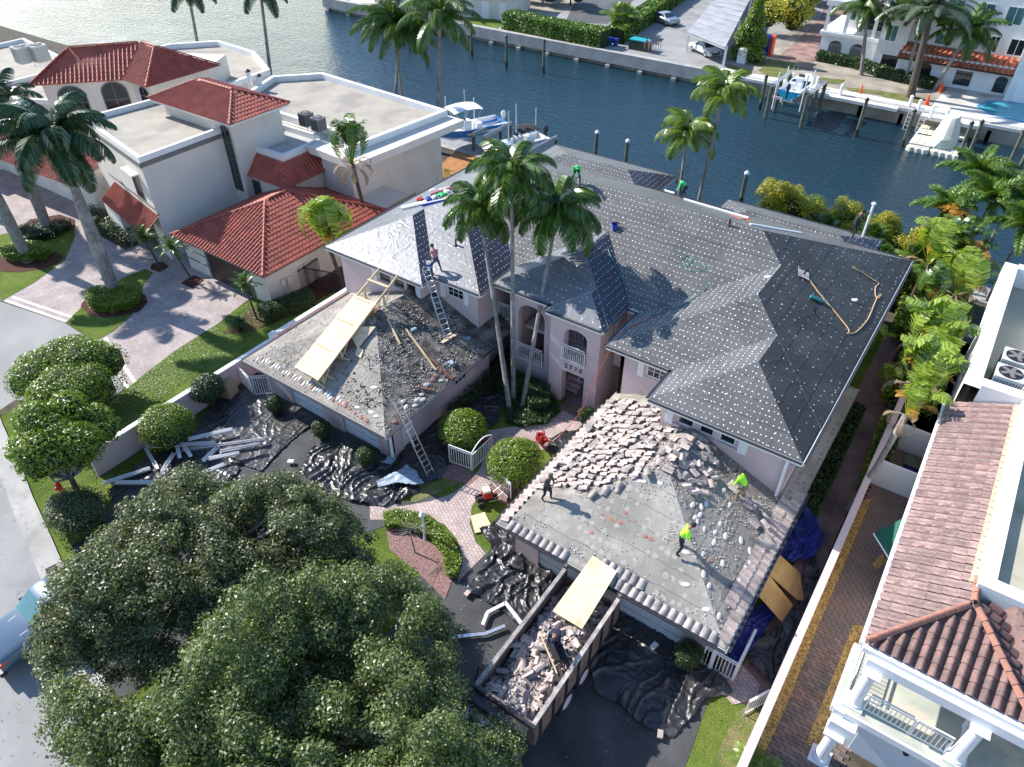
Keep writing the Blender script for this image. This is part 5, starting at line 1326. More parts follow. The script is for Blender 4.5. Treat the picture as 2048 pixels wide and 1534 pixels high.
# beige pool house at top
BH = thing('beige_pool_house', 'low beige house with white doors on the far bank above the canal', 'house', (-75, 92, .3))
q0, q1 = P(775, 22, .3), P(1030, 42, .3)
d = (q1 - q0).normalized(); nn = Vector((-d.y, d.x, 0)); LL = (q1 - q0).length
mb = MB(); fp = [(q0.x, q0.y), (q1.x, q1.y), tuple((q1 + nn * 8).xy), tuple((q0 + nn * 8).xy)]; mb.prism(fp, .3, 3.4); mb.build('wall', 'cream_stucco', BH)
mb = MB(); fp = [tuple((q0 - nn * .9 + d * 4).xy), tuple((q1 - nn * .9 + d * .8).xy), tuple((q1 + nn * 8 + d * .8).xy), tuple((q0 + nn * 8).xy)]; mb.prism(fp, 3.403, 3.7); mb.build('roof', 'white_stucco', BH)
T = Tm(tuple(q0.xy), tuple(q1.xy))
for s in (.62, .75, .88): surfwin(BH, T, LL * s, LL * s + 1.1, .32, 2.6, frame='white_paint', glass='white_paint', name='door')
# hedges
hedge('long clipped bright green hedge on the far bank above the seawall', [(-63.2, 89.5), (-55, 88.6), (-47.6, 87.9 + .6)], 2.6, 2.2, 'leaf_hedge', leaf=.28, z=.3, dens=90)
hedge('receding clipped hedge between the parking lot and dark drive at the top', [(-47.6, 91.5), (-49.2, 103), (-52, 122), (-55, 145)], 2.6, 1.8, 'leaf_hedge', leaf=.3, z=.3, dens=70)
hedge('low green shrub row along the white waterfront villa', [(-23.2, 99.3), (-18.5, 98.9), (-15, 97.0), (-9.5, 95.8)], 1.4, 1.0, 'leaf_dark', leaf=.22, z=.3, dens=110)
# carport
t = thing('carport', 'long grey flat carport roof beside the parked white car', 'carport', (-38, 92, .3))
cp = [P(1374, 64, 3), P(1450, 95, 3), P(1530, -60, 3), P(1480, -60, 3)]
planes_obj(t, [cp], 'carport_grey', 'roof', .25)
for k in range(16):
    f = k / 16; a = cp[0].lerp(cp[3], f); b_ = cp[1].lerp(cp[2], f); mb = MB(); mb.beam(a + Vector((0, 0, .04)), b_ + Vector((0, 0, .04)), .12, .06); mb.build('roof_seam', 'carport_grey', t)
for f in (.04, .3, .6):
    for (a, b_) in ((cp[1], cp[2]), (cp[0], cp[3])):
        p = a.lerp(b_, f); mb = MB(); mb.box(p.x - .12, p.x + .12, p.y - .12, p.y + .12, .3, 2.75); mb.build('post', 'white_paint', t)
# cars
def car(label, loc, rz, m, L=4.8, W_=1.85, Hh=1.45, kind='sedan', name='parked_car'):
    t = thing(name, label, 'car', (0, 0, 0))
    prof = {'sedan': [(-L / 2, .35), (-L / 2 + .05, .75), (-L / 2 + .35, .92), (-L * .27, .98), (-L * .12, Hh), (L * .12, Hh), (L * .27, .98), (L / 2 - .3, .8), (L / 2, .6), (L / 2, .3)],
            'pickup': [(-L / 2, .5), (-L / 2, 1.25), (-L * .12, 1.25), (-L * .1, Hh), (L * .1, Hh), (L * .24, 1.28), (L / 2 - .15, 1.18), (L / 2, .9), (L / 2, .45)]}[kind]
    n_ = len(prof); secs = []
    for j, (k, zs) in enumerate(((-1, .93), (-.97, 1.0), (-.8, 1.0), (.8, 1.0), (.97, 1.0), (1, .93))):
        secs.append([Vector((x * (1 if abs(k) < .99 else .985), k * W_ / 2 * (1 - .17 * max(0, (z - .95) / (Hh - .95)) if z > .95 else 1), z if abs(k) < .9 else z - .05 * (abs(k) > .9) * (z > .6))) for x, z in prof])
    mb = MB()
    for a, b_ in zip(secs, secs[1:]):
        for i in range(n_ - 1): mb.face([a[i], b_[i], b_[i + 1], a[i + 1]])
        mb.face([a[n_ - 1], b_[n_ - 1], b_[0], a[0]])
    mb.face(secs[0]); mb.face(secs[-1][::-1]); body = mb.build('body', m, t, weld=True)
    # glass: windscreen, rear, sides
    i0 = 4; k1 = i0 + 1
    def lerp(a, b_, f): return a + (b_ - a) * f
    def gl(name_, A, B_, inset):
        mb = MB(); c0 = Vector(((A[0] + B_[0]) / 2, 0, (A[1] + B_[1]) / 2)); nx = Vector((B_[1] - A[1], 0, -(B_[0] - A[0]))).normalized() * -.015
        if nx.z < 0: nx = -nx
        def q(p, s): ww_ = W_ / 2 * (1 - .17 * max(0, (p[1] - .95) / (Hh - .95))) * .88; return Vector((p[0], s * ww_, p[1])) + nx
        a = (lerp(A[0], B_[0], .08), lerp(A[1], B_[1], .08)); b_ = (lerp(A[0], B_[0], .92), lerp(A[1], B_[1], .92))
        mb.face([q(a, -1), q(a, 1), q(b_, 1), q(b_, -1)]); mb.build(name_, 'glass_teal' if kind == 'pickup' else 'glass_clear', t)
    if kind == 'sedan': gl('windscreen', prof[5], prof[6], 0); gl('rear_window', prof[4], prof[3], 0)
    else: gl('windscreen', prof[4], prof[5], 0); gl('rear_window', prof[3], prof[2], 0)
    for s in (-1, 1):
        a, b_ = (prof[4], prof[5]) if kind == 'sedan' else (prof[3], prof[4]); c, d2 = (prof[3], prof[6]) if kind == 'sedan' else (prof[2], prof[5])
        mb = MB(); y0 = s * (W_ / 2 * .985 + .012); y1 = s * (W_ / 2 * .84 + .012)
        pts = [Vector((c[0] + .25, y0, 1.0)), Vector((d2[0] - .25, y0, 1.0)), Vector((b_[0] - .05, y1, Hh - .07)), Vector((a[0] + .05, y1, Hh - .07))]
        mb.face(pts if s < 0 else pts[::-1]); mb.build('side_window', 'glass_clear', t)
        for x in (-L * .31, L * .31):
            mb = MB(); mb.tube([(x, s * (W_ / 2 - .2), .34), (x, s * (W_ / 2 + .02), .34)], .34, 16); w_ = mb.build('wheel', 'rubber', t)
            mb = MB(); mb.tube([(x, s * (W_ / 2 + .02), .34), (x, s * (W_ / 2 + .035), .34)], .21, 12); mb.build('rim', 'metal_alu', w_)
        mb = MB(); mb.box(L / 2 - .32, L / 2 + .0, s * W_ / 2 * .62 - .18, s * W_ / 2 * .62 + .18, .62 if kind == 'sedan' else .85, .74 if kind == 'sedan' else 1.02); mb.build('headlight', 'glass_teal' if kind == 'sedan' else 'metal_alu', t)
        if kind == 'pickup':
            mb = MB(); mb.box(L / 2 - .3, L / 2 + .01, s * W_ / 2 * .9 - .06, s * W_ / 2 * .9 + .09, .85, 1.0); mb.build('turn_signal', 'plastic_orange', t)
            mb = MB(); mb.box(L * .14, L * .19, s * (W_ / 2 + .02), s * (W_ / 2 + .32), 1.2, 1.45) if s > 0 else mb.box(L * .14, L * .19, -W_ / 2 - .32, -W_ / 2 - .02, 1.2, 1.45); mb.build('wing_mirror', 'old_tile_grey', t)
    mb = MB(); mb.box(L / 2 - .02, L / 2 + .03, -W_ * .3, W_ * .3, .38 if kind == 'sedan' else .55, .62 if kind == 'sedan' else .95); mb.build('grille', 'fan_dark', t)
    if kind == 'pickup':
        mb = MB(); mb.box(L / 2 - .1, L / 2 + .16, -W_ / 2, W_ / 2, .38, .6); mb.build('bumper', 'metal_dark', t)
        for y in (-.45, .45): mb = MB(); mb.beam((L * .26, y * 1.15, 1.262), (L / 2 - .2, y, 1.172), .03, .02); mb.build('bonnet_ridge', 'metal_dark', t)
    t.location = loc; t.rotation_euler = (0, 0, rz); return t
c = P(1408, 107, .3); d = P(1432, 122, .3) - P(1385, 100, .3); car('white sedan parked at the corner of the grey carport', (c.x, c.y, .32), atan2(d.y, d.x), 'car_white')
c = P(1328, 46, .3); car('silver coupe parked in the open lot beside the receding hedge', (c.x, c.y, .32), radians(155), 'car_silver')
# bins, dumpster, toilet
t = thing('dumpster', 'dark green dumpster with teal lid behind a railing on the far bank', 'dumpster', tuple(P(1275, 101, .3)))
c = P(1276, 101, .3); mb = MB(); mb.box(c.x - 1.3, c.x + 1.3, c.y - .2, c.y + 1.2, .32, 1.45); mb.build('body', 'trash_green', t); mb = MB(); mb.box(c.x - 1.35, c.x + 1.35, c.y - .25, c.y + 1.25, 1.453, 1.55); mat('teal_lid', (.0, .3, .32), .5); mb.build('lid', 'teal_lid', t)
ft = thing('metal_railing', 'low olive metal railing around the green dumpster', 'railing', (c.x, c.y + 1.5, .3)); mb = MB()
for k in range(14): x = c.x - 2 + k * .33; mb.beam((x, c.y + 1.7, .32), (x, c.y + 1.7, 1.6), .05)
mb.beam((c.x - 2, c.y + 1.7, 1.6), (c.x + 2.3, c.y + 1.7, 1.6), .06); mb.build('bars', 'pile_wood', ft)
for k, (px, py, lb) in enumerate(((1205, 87, 'leftmost blue recycling bin at the end of the long hedge'), (1219, 90, 'middle blue recycling bin at the end of the long hedge'), (1231, 92, 'rightmost blue recycling bin at the end of the long hedge'))):
    c = P(px, py, .3); t = thing('recycling_bin', lb, 'bin', tuple(c), 'blue recycling bins'); mb = MB(); mb.tube([(c.x, c.y, .32), (c.x, c.y, 1.15)], [.28, .38], 8); mb.build('body', 'plastic_blue', t); mb = MB(); mb.tube([(c.x, c.y, 1.155), (c.x, c.y, 1.22)], .4, 8); mb.build('lid', 'plastic_blue', t)
c = P(1527, 110, .3); t = thing('portable_toilet', 'dark blue portable toilet by the evergreen tree on the far bank', 'portable toilet', tuple(c))
mb = MB(); mb.box(c.x - .6, c.x + .6, c.y - .6, c.y + .6, .32, 2.5); mb.build('cabin', 'tarp_blue', t); mb = MB(); mb.box(c.x - .3, c.x + .3, c.y - .62, c.y - .602, 2.0, 2.3); mb.build('label', 'white_paint', t)
mb = MB(); mb.tube([(c.x, c.y, 2.503), (c.x, c.y, 2.7)], [.8, .45], 4); mb.build('roof', 'tarp_blue', t)
c = P(1540, 110, .3); t = thing('red_panel', 'upright red panel leaning beside the blue portable toilet', 'panel', tuple(c)); mb = MB(); mb.box(c.x - .2, c.x + .2, c.y - .6, c.y + .5, .32, 2.6); mb.build('board', 'plastic_orange', t)
# pedestrians far
# pilings in canal
PILES = [((855, 130), 3.2), ((944, 112), 3.6), ((1013, 135), 3.6), ((1087, 145), 3.6), ((820, 100), 3.0), ((790, 92), 3.0), ((808, 88), 2.8), ((770, 70), 2.8), ((756, 62), 2.8), ((1519, 218), 3.4), ((1712, 272), 3.6), ((1805, 292), 3.4), ((1915, 318), 3.4), ((1935, 315), 3.4), ((2015, 335), 3.4), ((2035, 345), 3.4),
         ((1249, 345), 2.9), ((1190, 322), 2.7), ((1480, 410), 2.8), ((975, 33), 3.0)]
wherep = ['by the far seawall left of the palms', 'left of the mid-canal three', 'tallest left of the mid-canal three', 'alone mid-canal before the hedge', 'half hidden by palm fronds', 'behind the twin palms', 'between the twin palms', 'upper left near the far seawall', 'furthest left near the far seawall', 'left of the raised boat', 'alone right of the raised boat', 'left of the covered float', 'right of the covered float', 'second right of the covered float', 'left of the pair at the right edge', 'right of the pair at the right edge', 'right one behind the dark porch roof', 'left one behind the dark porch roof', 'with white cap near the dock palms', 'against the far seawall by the hedge']
for k, ((px, py), h) in enumerate(PILES):
    c = P(px, py, -1.2); white = k in (16, 17, 18)
    t = thing('mooring_pile', 'weathered wooden mooring pile ' + wherep[k], 'mooring pile', (c.x, c.y, -1.2), 'mooring piles in the canal')
    mb = MB(); mb.tube([(c.x, c.y, -2), (c.x, c.y, -.5)], .19, 9); mb.build('wet_base', 'pile_wet', t)
    mb = MB(); mb.tube([(c.x, c.y, -.49), (c.x, c.y, -1.2 + h)], [.185, .17], 9); mb.build('post', 'pile_wood', t)
    mb = MB(); mb.tube([(c.x, c.y, -1.19 + h), (c.x, c.y, -1.05 + h), (c.x, c.y, -.9 + h)], [.21, .2, .05], 9); mb.build('cap', 'white_paint' if white else 'metal_dark', t)
for k, (px, py) in enumerate(((978, 160), (1632, 175), (1680, 190), (1818, 213), (1835, 222), (1760 + 100, 235), (1890, 240))):
    c = P(px, py, .42); t = thing('dock_bollard', ['white square bollard', 'white bollard at boat lift', 'white bollard left of the sloping dock', 'white bollard by the ladder', 'second white bollard by the ladder', 'white bollard on the pool deck edge', 'last white bollard on the pool deck edge'][k] + ' on the far dock', 'bollard', tuple(c), 'white dock bollards')
    if k == 0: bpy.data.objects.remove(t); continue
    mb = MB(); mb.tube([(c.x, c.y, .42), (c.x, c.y, 1.5)], .17, 8); mb.build('post', 'white_paint', t)
    mb = MB(); mb.tube([(c.x, c.y, 1.5), (c.x, c.y, 1.62)], [.2, .05], 8); mb.build('cap', 'white_paint', t)
c = P(1388, 95, .3); 
c = P(1448 + 35, 125, .3); t = thing('gate_pillar', 'white rounded gate pillar between the white car and the evergreen tree', 'pillar', tuple(c)); mb = MB(); mb.box(c.x - .5, c.x + .5, c.y - .5, c.y + .5, .3, 1.9); mb.build('shaft', 'white_stucco', t); mb = MB(); mb.tube([(c.x, c.y, 1.9), (c.x, c.y, 2.05)], [.5, .3], 12); mb.build('cap', 'white_stucco', t)
# cones
for k, (px, py, lb) in enumerate(((1720, 188, 'thin orange traffic cone on the grass near the boat lift'), (1880, 182, 'orange traffic cone leaning by the white villa wall'), (1852, 210, 'orange traffic cone with wide base beside the pool deck'))):
    c = P(px, py, .34); t = thing('traffic_cone', lb, 'traffic cone', tuple(c)); r_ = .16 if k == 0 else .3; h = 1.1
    mb = MB(); mb.tube([c, c + Vector((0, 0, h))], [r_, .04], 10); mb.build('cone', 'plastic_orange', t); mb = MB(); mb.box(c.x - r_ * 1.2, c.x + r_ * 1.2, c.y - r_ * 1.2, c.y + r_ * 1.2, c.z - .04, c.z - .003); mb.build('base', 'plastic_orange', t)

# ============================================================ PLANTS
# royal palms left
def up_palm(label, base, h, dx=0, dy=0, **kw):
    b_ = Vector((base.x, base.y, 0)); return palm(label, b_, b_ + Vector((dx, dy, h)), **kw)
up_palm('large royal palm with thick grey trunk in the clipped hedge island by the villa drive', P(232, 592), 9.6, -.4, .4, kind='royal', n=22, r0=.36, r1=.2, bulge=True, shaft=1.3, el=(-.75, .8), sc=1.2)
up_palm('royal palm at the left edge standing in the small leafy bed', P(58, 522), 9.4, -1.5, .3, kind='royal', n=18, r0=.34, r1=.2, bulge=True, shaft=1.2, el=(-.6, .8), sc=1.15)
up_palm('royal palm rising behind the villa beds beneath the large palm crown', P(98, 464), 8.2, -.5, .6, kind='royal', n=16, r0=.34, r1=.2, bulge=True, shaft=1.1, el=(-.5, .9), sc=1.0)
up_palm('royal palm in the upper left corner with only its drooping fronds in view', P(-60, 420), 9.5, -.2, .5, kind='royal', n=18, r0=.34, r1=.2, shaft=1.2, el=(-.6, .9), sc=1.2)
for (a, b_, lb, k) in (((803, 178), (787, 62), 'left palm of the close pair behind the big flat roof', 'coco'), ((793, 178), (800, 78), 'right lower palm of the close pair behind the big flat roof', 'coco'), ((877, 200), (880, 52), 'single slender palm right of the pair behind the flat roof', 'coco'), ((397, 95), (378, -8), 'tall palm on the left at the top edge behind the villa', 'royal'), ((537, 112), (522, -8), 'tall palm second from left at the top edge behind the villa', 'royal')):
    A = onV(*a, 50.3); B_ = onV(*b_, 50.3); d = B_ - A; base = A - d * (A.z / d.z)
    palm(lb, base, B_, k, n=20, r0=.2, r1=.14, shaft=.8, el=(-.7, .9), sc=.95, m='bark_grey')
for (a, b_, lb) in (((1358, 395), (1372, 285), 'short sunny palm on the dock side, left of two behind the roof'), ((1398, 400), (1442, 205), 'tall sunny palm on the dock side, right of two behind the roof')):
    A = onV(*a, 48.5); B_ = onV(*b_, 48.5); d = B_ - A; base = A - d * (A.z / d.z)
    palm(lb, base, B_, 'xmas_lt', n=18, r0=.15, r1=.1, shaft=.5, el=(-.5, .9), sc=1.0)
palm('left leaning palm of the trio before the pink house entrance', P(1020, 825), P(962, 440, 9.0), 'xmas', n=20, r0=.15, r1=.09, shaft=.5, el=(-.6, .9), sc=1.05)
palm('tallest middle palm of the trio before the pink house entrance', P(1027, 806), P(1024, 375, 11.3), 'xmas', n=21, r0=.14, r1=.09, shaft=.5, el=(-.6, .9), sc=1.1)
palm('right leaning palm of the trio before the pink house entrance', P(1044, 822), P(1110, 452, 9.2), 'xmas', n=22, r0=.14, r1=.09, shaft=.5, el=(-.6, .9), sc=1.15)
# pygmy palms
for (bx_, cx_, z_, lb) in (((322, 538), (288, 478), 2.4, 'small palm in front of the villa awning garage door'), ((385, 562), (345, 500), 2.3, 'small palm with leaning stem between the villa garages'), ((515, 640), (490, 575), 2.3, 'small palm beside the low hedge near the pink garden wall')):
    palm(lb, P(*bx_), P(*cx_, z_), 'pygmy', n=22, r0=.07, r1=.06, m='bark_brown', el=(-.3, 1.3), sc=1.15, name='dwarf_palm')
def spray(label, base, kind, n, el, sc, name, cat, m='bark_brown', frn='leaf', trunk=None, fan=None, group=None, extra=()):
    t = thing(name, label, cat, tuple(base), group); top = Vector(base)
    if trunk:
        top = Vector(trunk); mb = MB(); mb.tube([base, Vector(base).lerp(top, .5) + Vector((.05, 0, 0)), top], [.16, .13, .15], 9); mb.build('trunk', m, t, smooth=True)
    crown(t, top, kind, n, el, sc, name=frn, fan=fan)
    for (k2, n2, el2, sc2, nm2) in extra: crown(t, top, k2, n2, el2, sc2, name=nm2)
    return t
spray('dark strappy clump at the end of the mulch bed by the lawn strip', P(482, 662), 'strap', 60, (.2, 1.2), 1.5, 'strap_plant', 'plant')
spray('traveller palm with dead hanging leaves between villa and pink house roof', P(740, 470, 0), 'traveller', 20, (.2, 1.35), 1.35, 'traveller_palm', 'palm tree', trunk=P(705, 330, 6.3), extra=(('deadleaf', 12, (-.6, .2), 1.0, 'dead_leaf'),))
spray('broad-leaved banana plant beside the cream garage wing by the black fence', P(690, 585, 0), 'banana', 13, (.4, 1.35), 1.35, 'banana_plant', 'plant', trunk=P(660, 500, 2.6), extra=(('traveller', 10, (.2, 1.0), 1.0, 'leaf'), ('orange', 2, (.8, 1), .7, 'leaf')))
spray('second banana plant against the pink house corner behind the fence', P(712, 560, 0), 'banana', 6, (.5, 1.2), .8, 'banana_plant', 'plant', trunk=P(700, 520, 1.8))
# big plants right of the roof: bird of paradise clump
BP = [((1868, 500), 5.2, 'banana', 9, 'green banana-leaved plant at the top of the row beside the roof corner'), ((1925, 480), 5.6, 'traveller', 12, 'ragged fan plant with orange tips nearest the canal at right'), ((1862, 580), 5.0, 'traveller', 12, 'ragged plant with brown-edged leaves beside the roof corner'),
      ((1925, 560), 5.0, 'banana', 8, 'wide leaved plant leaning toward the white house parapet'), ((1865, 670), 5.6, 'banana', 11, 'bright plant with pale stems midway along the row'), ((1850, 745), 5.4, 'banana', 9, 'glossy paddle-leaved plant low in the row above the leaning trunk'), ((1905, 440), 5.4, 'orange', 8, 'orange-leaved ragged plant near the foxtail palms'), ((1945, 520), 5.0, 'orange', 8, 'red and orange leaved plant beside the white parapet end')]
for (px, z_, kd, n_, lb) in BP:
    tp = P(*px, z_); spray(lb, Vector((tp.x - .3, tp.y - .3, 0)), kd, n_ + 7, (.1, 1.3), 1.05, 'bird_of_paradise_plant', 'plant', trunk=tp - Vector((0, 0, 1.0)), extra=(('orange', 4, (-.1, .9), .8, 'leaf'), ('traveller', 6, (-.2, .7), 1.0, 'leaf'), ('deadleaf', 5, (-.6, .1), .9, 'dead_leaf')))
spray('leaning trunk plant with glossy paddle leaves above the white gates', P(1697, 1022), 'banana', 8, (.2, 1.2), .75, 'bird_of_paradise_plant', 'plant', m='bark_grey', trunk=P(1812, 830, 4.8), extra=(('orange', 5, (-.3, .5), .65, 'leaf'), ('deadleaf', 5, (-.9, -.2), .7, 'dead_leaf')))
for (px, py, s, lb) in ((1770, 790, .7, 'low shaded banana leaves in the side passage'), (1740, 700, .7, 'shaded palm leaves beneath the roof edge in the side passage')):
    spray(lb, P(px, py), 'banana', 6, (.3, 1.2), s, 'banana_plant', 'plant')
# yellow-green shore thicket, foxtails
k = 0
for x in np.arange(-12.5, 0.8, .8):
    y = 50.3 + R.uniform(-1.3, 1.0) - max(0, x + 5) * .35; h = R.uniform(4.6, 6.0); k += 1
    t = thing('shoreline_shrub', 'yellow-green feathery shrub in the thicket on the shore', 'shrub', (x, y, 0), 'shrubs in the shoreline thicket')
    mb = MB(); mb.tube([(x, y, 0), (x, y, h * .6)], [.09, .05], 6); mb.build('stem', 'bark_brown', t)
    cl = [(x + R.uniform(-.8, .8), y + R.uniform(-.7, .7), h * R.uniform(.35, .85), R.uniform(.5, .8), R.uniform(.5, .8), R.uniform(.5, .8)) for _ in range(9)]
    foliage('foliage', t, cl, 4200, .17, 'leaf_yellow' if k % 4 else 'leaf_bright', aspect=.35, inner=.2)
    mb = MB(); mb.ell((x, y, h * .45), (.7, .7, h * .35), 8, 5); mb.build('dark_core', 'leaf_core', t)  # dark ellipsoid added to close gaps between leaves
for (px, py, z_) in ((1650, 460, 3.6), (1742, 480, 3.8), (1765, 520, 3.4), (1830, 520, 3.6)):
    c = P(px, py, z_); t = thing('fan_palm_shrub', 'low fan palm among the yellow-green thicket on the shore', 'palm', (c.x, c.y, 0), 'fan palms in the shoreline thicket')
    mb = MB(); mb.tube([(c.x, c.y, 0), c], [.1, .08], 6); mb.build('stem', 'bark_brown', t); crown(t, c, 'fan', 16, (-.5, 1.1), 1.1, 'fan_frond')
for (px, py, z_, lb, s) in ((1950, 360, 5.6, 'foxtail palm crown highest at the right edge by the canal', 1.0), (1890, 430, 5.0, 'foxtail palm crown left of the right edge group', .95), (2020, 400, 5.4, 'foxtail palm crown at the right edge above the red leaves', 1.1), (2040, 470, 5, 'lowest foxtail palm crown at the right edge', 1.0), (1975, 415, 5.2, 'foxtail palm crown in the middle of the right edge group', 1.0)):
    tp = P(px, py, z_); palm(lb, Vector((tp.x, tp.y, 0)), tp, 'fox', n=14, r0=.12, r1=.09, el=(-.4, .9), sc=s, shaft=.4)
spray('bright areca palm clump at the bottom edge beside the gold gravel', P(1500, 1560), 'areca', 26, (.5, 1.35), 1.0, 'areca_palm', 'palm', extra=(('areca', 14, (.1, .7), 1.0, 'frond'),))
# clipped round bushes etc
bush('large clipped ball bush beside the white-capped garden wall', -31.0 + .55, 12.2, 1.35, 1.35, 2.3, 'leaf_bright', 9000, .09, stem=False)
bush('shaped bush on a stem beside the cardboard box at the garden wall', P(427, 812).x, P(427, 812).y, .95, .95, 2.0, 'leaf_dark', 4500, .09, stem=True, name='topiary_bush')
bush('tiny round bush beside the left garage pier', -27.9, 17.0, .5, .5, 1.0, 'leaf_dark', 2000, .07)
bush('small round bush between the two left garage doors', -24.3, 17.1, .55, .55, 1.1, 'leaf_dark', 2400, .07)
bush('small round bush at the left garage corner by the downspout', -20.9, 17.0, .58, .58, 1.15, 'leaf_dark', 2600, .07)
bush('big leafy round bush behind the arched white gate', -17.75, 20.9, 1.25, 1.25, 2.0, 'leaf_bright', 7000, .11, stem=True)
bush('big leafy round bush between the gate and the tile-strewn garage roof', -14.2, 20.6, 1.4, 1.4, 2.1, 'leaf_bright', 8000, .11)
bush('small clipped bush by the right garage corner and white fence', -2.95, 16.25, .6, .6, 1.3, 'leaf_dark', 3000, .07)
bush('dark shrub at the foot of the entrance pillar', -13.3, 26.0, .5, .5, 1.2, 'leaf_dark', 1500, .08)
bush('low pyramid shrub near the cut garden edge by the walkway lawn', -17.2, 9.5, .5, .5, .9, 'leaf_dark', 1200, .08)
hedge('dark hedge wrapped round the foot of the three entrance palms', [(-18.6, 26.0), (-16.6, 26.2), (-15.9, 25.3)], 1.2, 1.0, 'leaf_dark', dens=900)
t = thing('ground_cover', None, None, (-17, 24.6, 0)); bpy.data.objects.remove(t)
mb = MB(); Pq = [];
def cover(name, poly, n, size, m, h=.3, z=0., kind='stuff'):
    poly = [(p[0], p[1]) for p in poly]; xs = [p[0] for p in poly]; ys = [p[1] for p in poly]; pts = []
    while len(pts) < n:
        x, y = R.uniform(min(xs), max(xs)), R.uniform(min(ys), max(ys))
        if inpoly((x, y), poly): pts.append((x, y, z + R.uniform(.2, 1) * h + .06 * sin(x * 4) * sin(y * 4)))
    C = np.array(pts); Nn = np.tile([0, 0, 1.], (n, 1)); V_ = leafquads(C, Nn, size, .6)
    o = bpy.data.objects.new(name, quadmesh(name, V_, NR.uniform(0, 1, n), m)); COL.objects.link(o); o['kind'] = kind; return o
cover('ground_cover', W([(1005, 790), (1035, 780), (1110, 800), (1118, 825), (1095, 850), (1045, 858), (1010, 848)]), 14000, .09, 'leaf_dark', .45)
cover('boxwood_border', W([(768, 1035), (800, 1028), (860, 1040), (905, 1085), (925, 1130), (915, 1160), (893, 1158), (885, 1110), (850, 1075), (800, 1062), (770, 1062)]), 16000, .08, 'leaf_bright', .5)
cover('low_hedge_bed', ellp(P(230, 606).x, P(230, 606).y, 1.9, 1.35, .3), 20000, .10, 'leaf_bright', .8)
cover('low_hedge_bed', ellp(P(58, 515).x, P(58, 515).y, 1.8, 1.0, .6), 12000, .11, 'leaf_bright', .9)
cover('low_hedge_bed', W([(25, 470), (60, 462), (145, 448), (148, 462), (110, 478), (60, 492)]), 9000, .11, 'leaf_dark', .7)
hedge('dense low hedge along the cream garage wall behind the garden wall', [(-35.3, 22.6), (-34.4, 25.6)], 1.1, 1.0, 'leaf_dark', dens=900)
cover('shade_plants', W([(190, 430), (290, 470), (250, 500), (180, 460)]), 5000, .14, 'leaf_dark', 1.2)
cover('garage_side_plants', [(-19.9, 22), (-19.2, 22), (-18.9, 29), (-20, 29)], 4000, .11, 'leaf_dark', .9)
cover('side_grass', [(-2.5, 24), (-1.1, 27), (-1.15, 36), (-2.5, 36)], 5000, .2, 'leaf_dark', .35)
cover('side_flowers', [(.0, 29.5), (.3, 29.5), (.35, 35), (-.3, 35)], 5000, .1, 'leaf_bright', 1.3)
cover('yellow_flowers', [(.0, 30), (.3, 30), (.35, 34), (-.3, 34)], 260, .12, 'leaf_yellow', 1.5)
t = spray('red-leaved ti plant between the round bushes near the red hose', P(1084, 893), 'ti', 22, (.4, 1.4), 1.4, 'ti_plant', 'plant')
spray('red-leaved ti plant under the big bush behind the arched gate', P(968, 892), 'ti', 10, (.4, 1.3), 1.0, 'ti_plant', 'plant')
# left verge: ball tree, ficus-like tree
def tree(label, base, clumps, n, leaf, m, tr=.14, group=None, inner=.6, core=.72, lims=True, name='shade_tree'):
    t = thing(name, label, 'tree', tuple(base), group)
    zc = sum(c[2] for c in clumps) / len(clumps); cx = sum(c[0] for c in clumps) / len(clumps); cy = sum(c[1] for c in clumps) / len(clumps)
    mb = MB(); fk = Vector((base[0] + (cx - base[0]) * .25, base[1] + (cy - base[1]) * .25, zc * .4)); mb.tube([base, Vector(base).lerp(fk, .5) + Vector((.05, .03, 0)), fk], [tr * 1.3, tr, tr * .85], 9)
    mb.build('trunk', 'bark_brown', t, smooth=True)
    if lims:
        for c in clumps[::max(1, len(clumps) // 60)]:
            mb = MB(); e = Vector(c[:3]); md = fk.lerp(e, .5) + Vector((R.uniform(-.4, .4), R.uniform(-.4, .4), -.3)); mb.tube([fk, md, e], [tr * .6, tr * .35, tr * .12], 6); mb.build('branch', 'bark_grey', t, smooth=True)
    if core:
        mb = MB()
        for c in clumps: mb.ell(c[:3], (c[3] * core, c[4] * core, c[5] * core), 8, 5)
        mb.build('dark_core', 'leaf_core', t)  # dark ellipsoids added inside the clumps to stop see-through
    foliage('foliage', t, clumps, n, leaf, m, inner=inner); return t
c = P(100, 815, 0)
cl = [(-36.8 + 2.4 * cos(a) * q, 11.2 + 2.0 * sin(a) * q, 2.3 + .9 * (1 - q), 1.15, 1.15, 1.0) for a, q in [(R.uniform(0, 6.28), R.uniform(.2, 1) ** .5) for _ in range(22)]]
cl = [(-37.0, 11.0, 1.6, 2.9, 2.5, 1.9)] + cl
tree('huge rounded yellow-green clipped bush at the left beside the street', (-37, 11, 0), cl, 26000, .12, 'leaf_bright', core=.86, inner=.85, lims=False, name='ball_tree')
b0 = P(160, 1000); ctr = P(125, 870, 3.4)
cl = []
for _ in range(34):
    a = R.uniform(0, 2 * pi); e = R.uniform(-.5, 1.3); q = R.uniform(.5, 1)
    cl.append((ctr.x + 1.9 * cos(a) * cos(e) * q, ctr.y + 1.7 * sin(a) * cos(e) * q, 3.1 + 1.5 * sin(e) * q, .85, .85, .7))
tree('leafy small tree on the verge beside the red fire hydrant', tuple(b0), cl, 15000, .17, 'leaf_bright', core=.7, inner=.7)
c = P(165, 1025, .8); bush('loose grey-green shrub under the big tree by the verge', P(165, 1045).x, P(165, 1045).y, 1.5, 1.3, 1.6, 'leaf_ficus', 6000, .1)
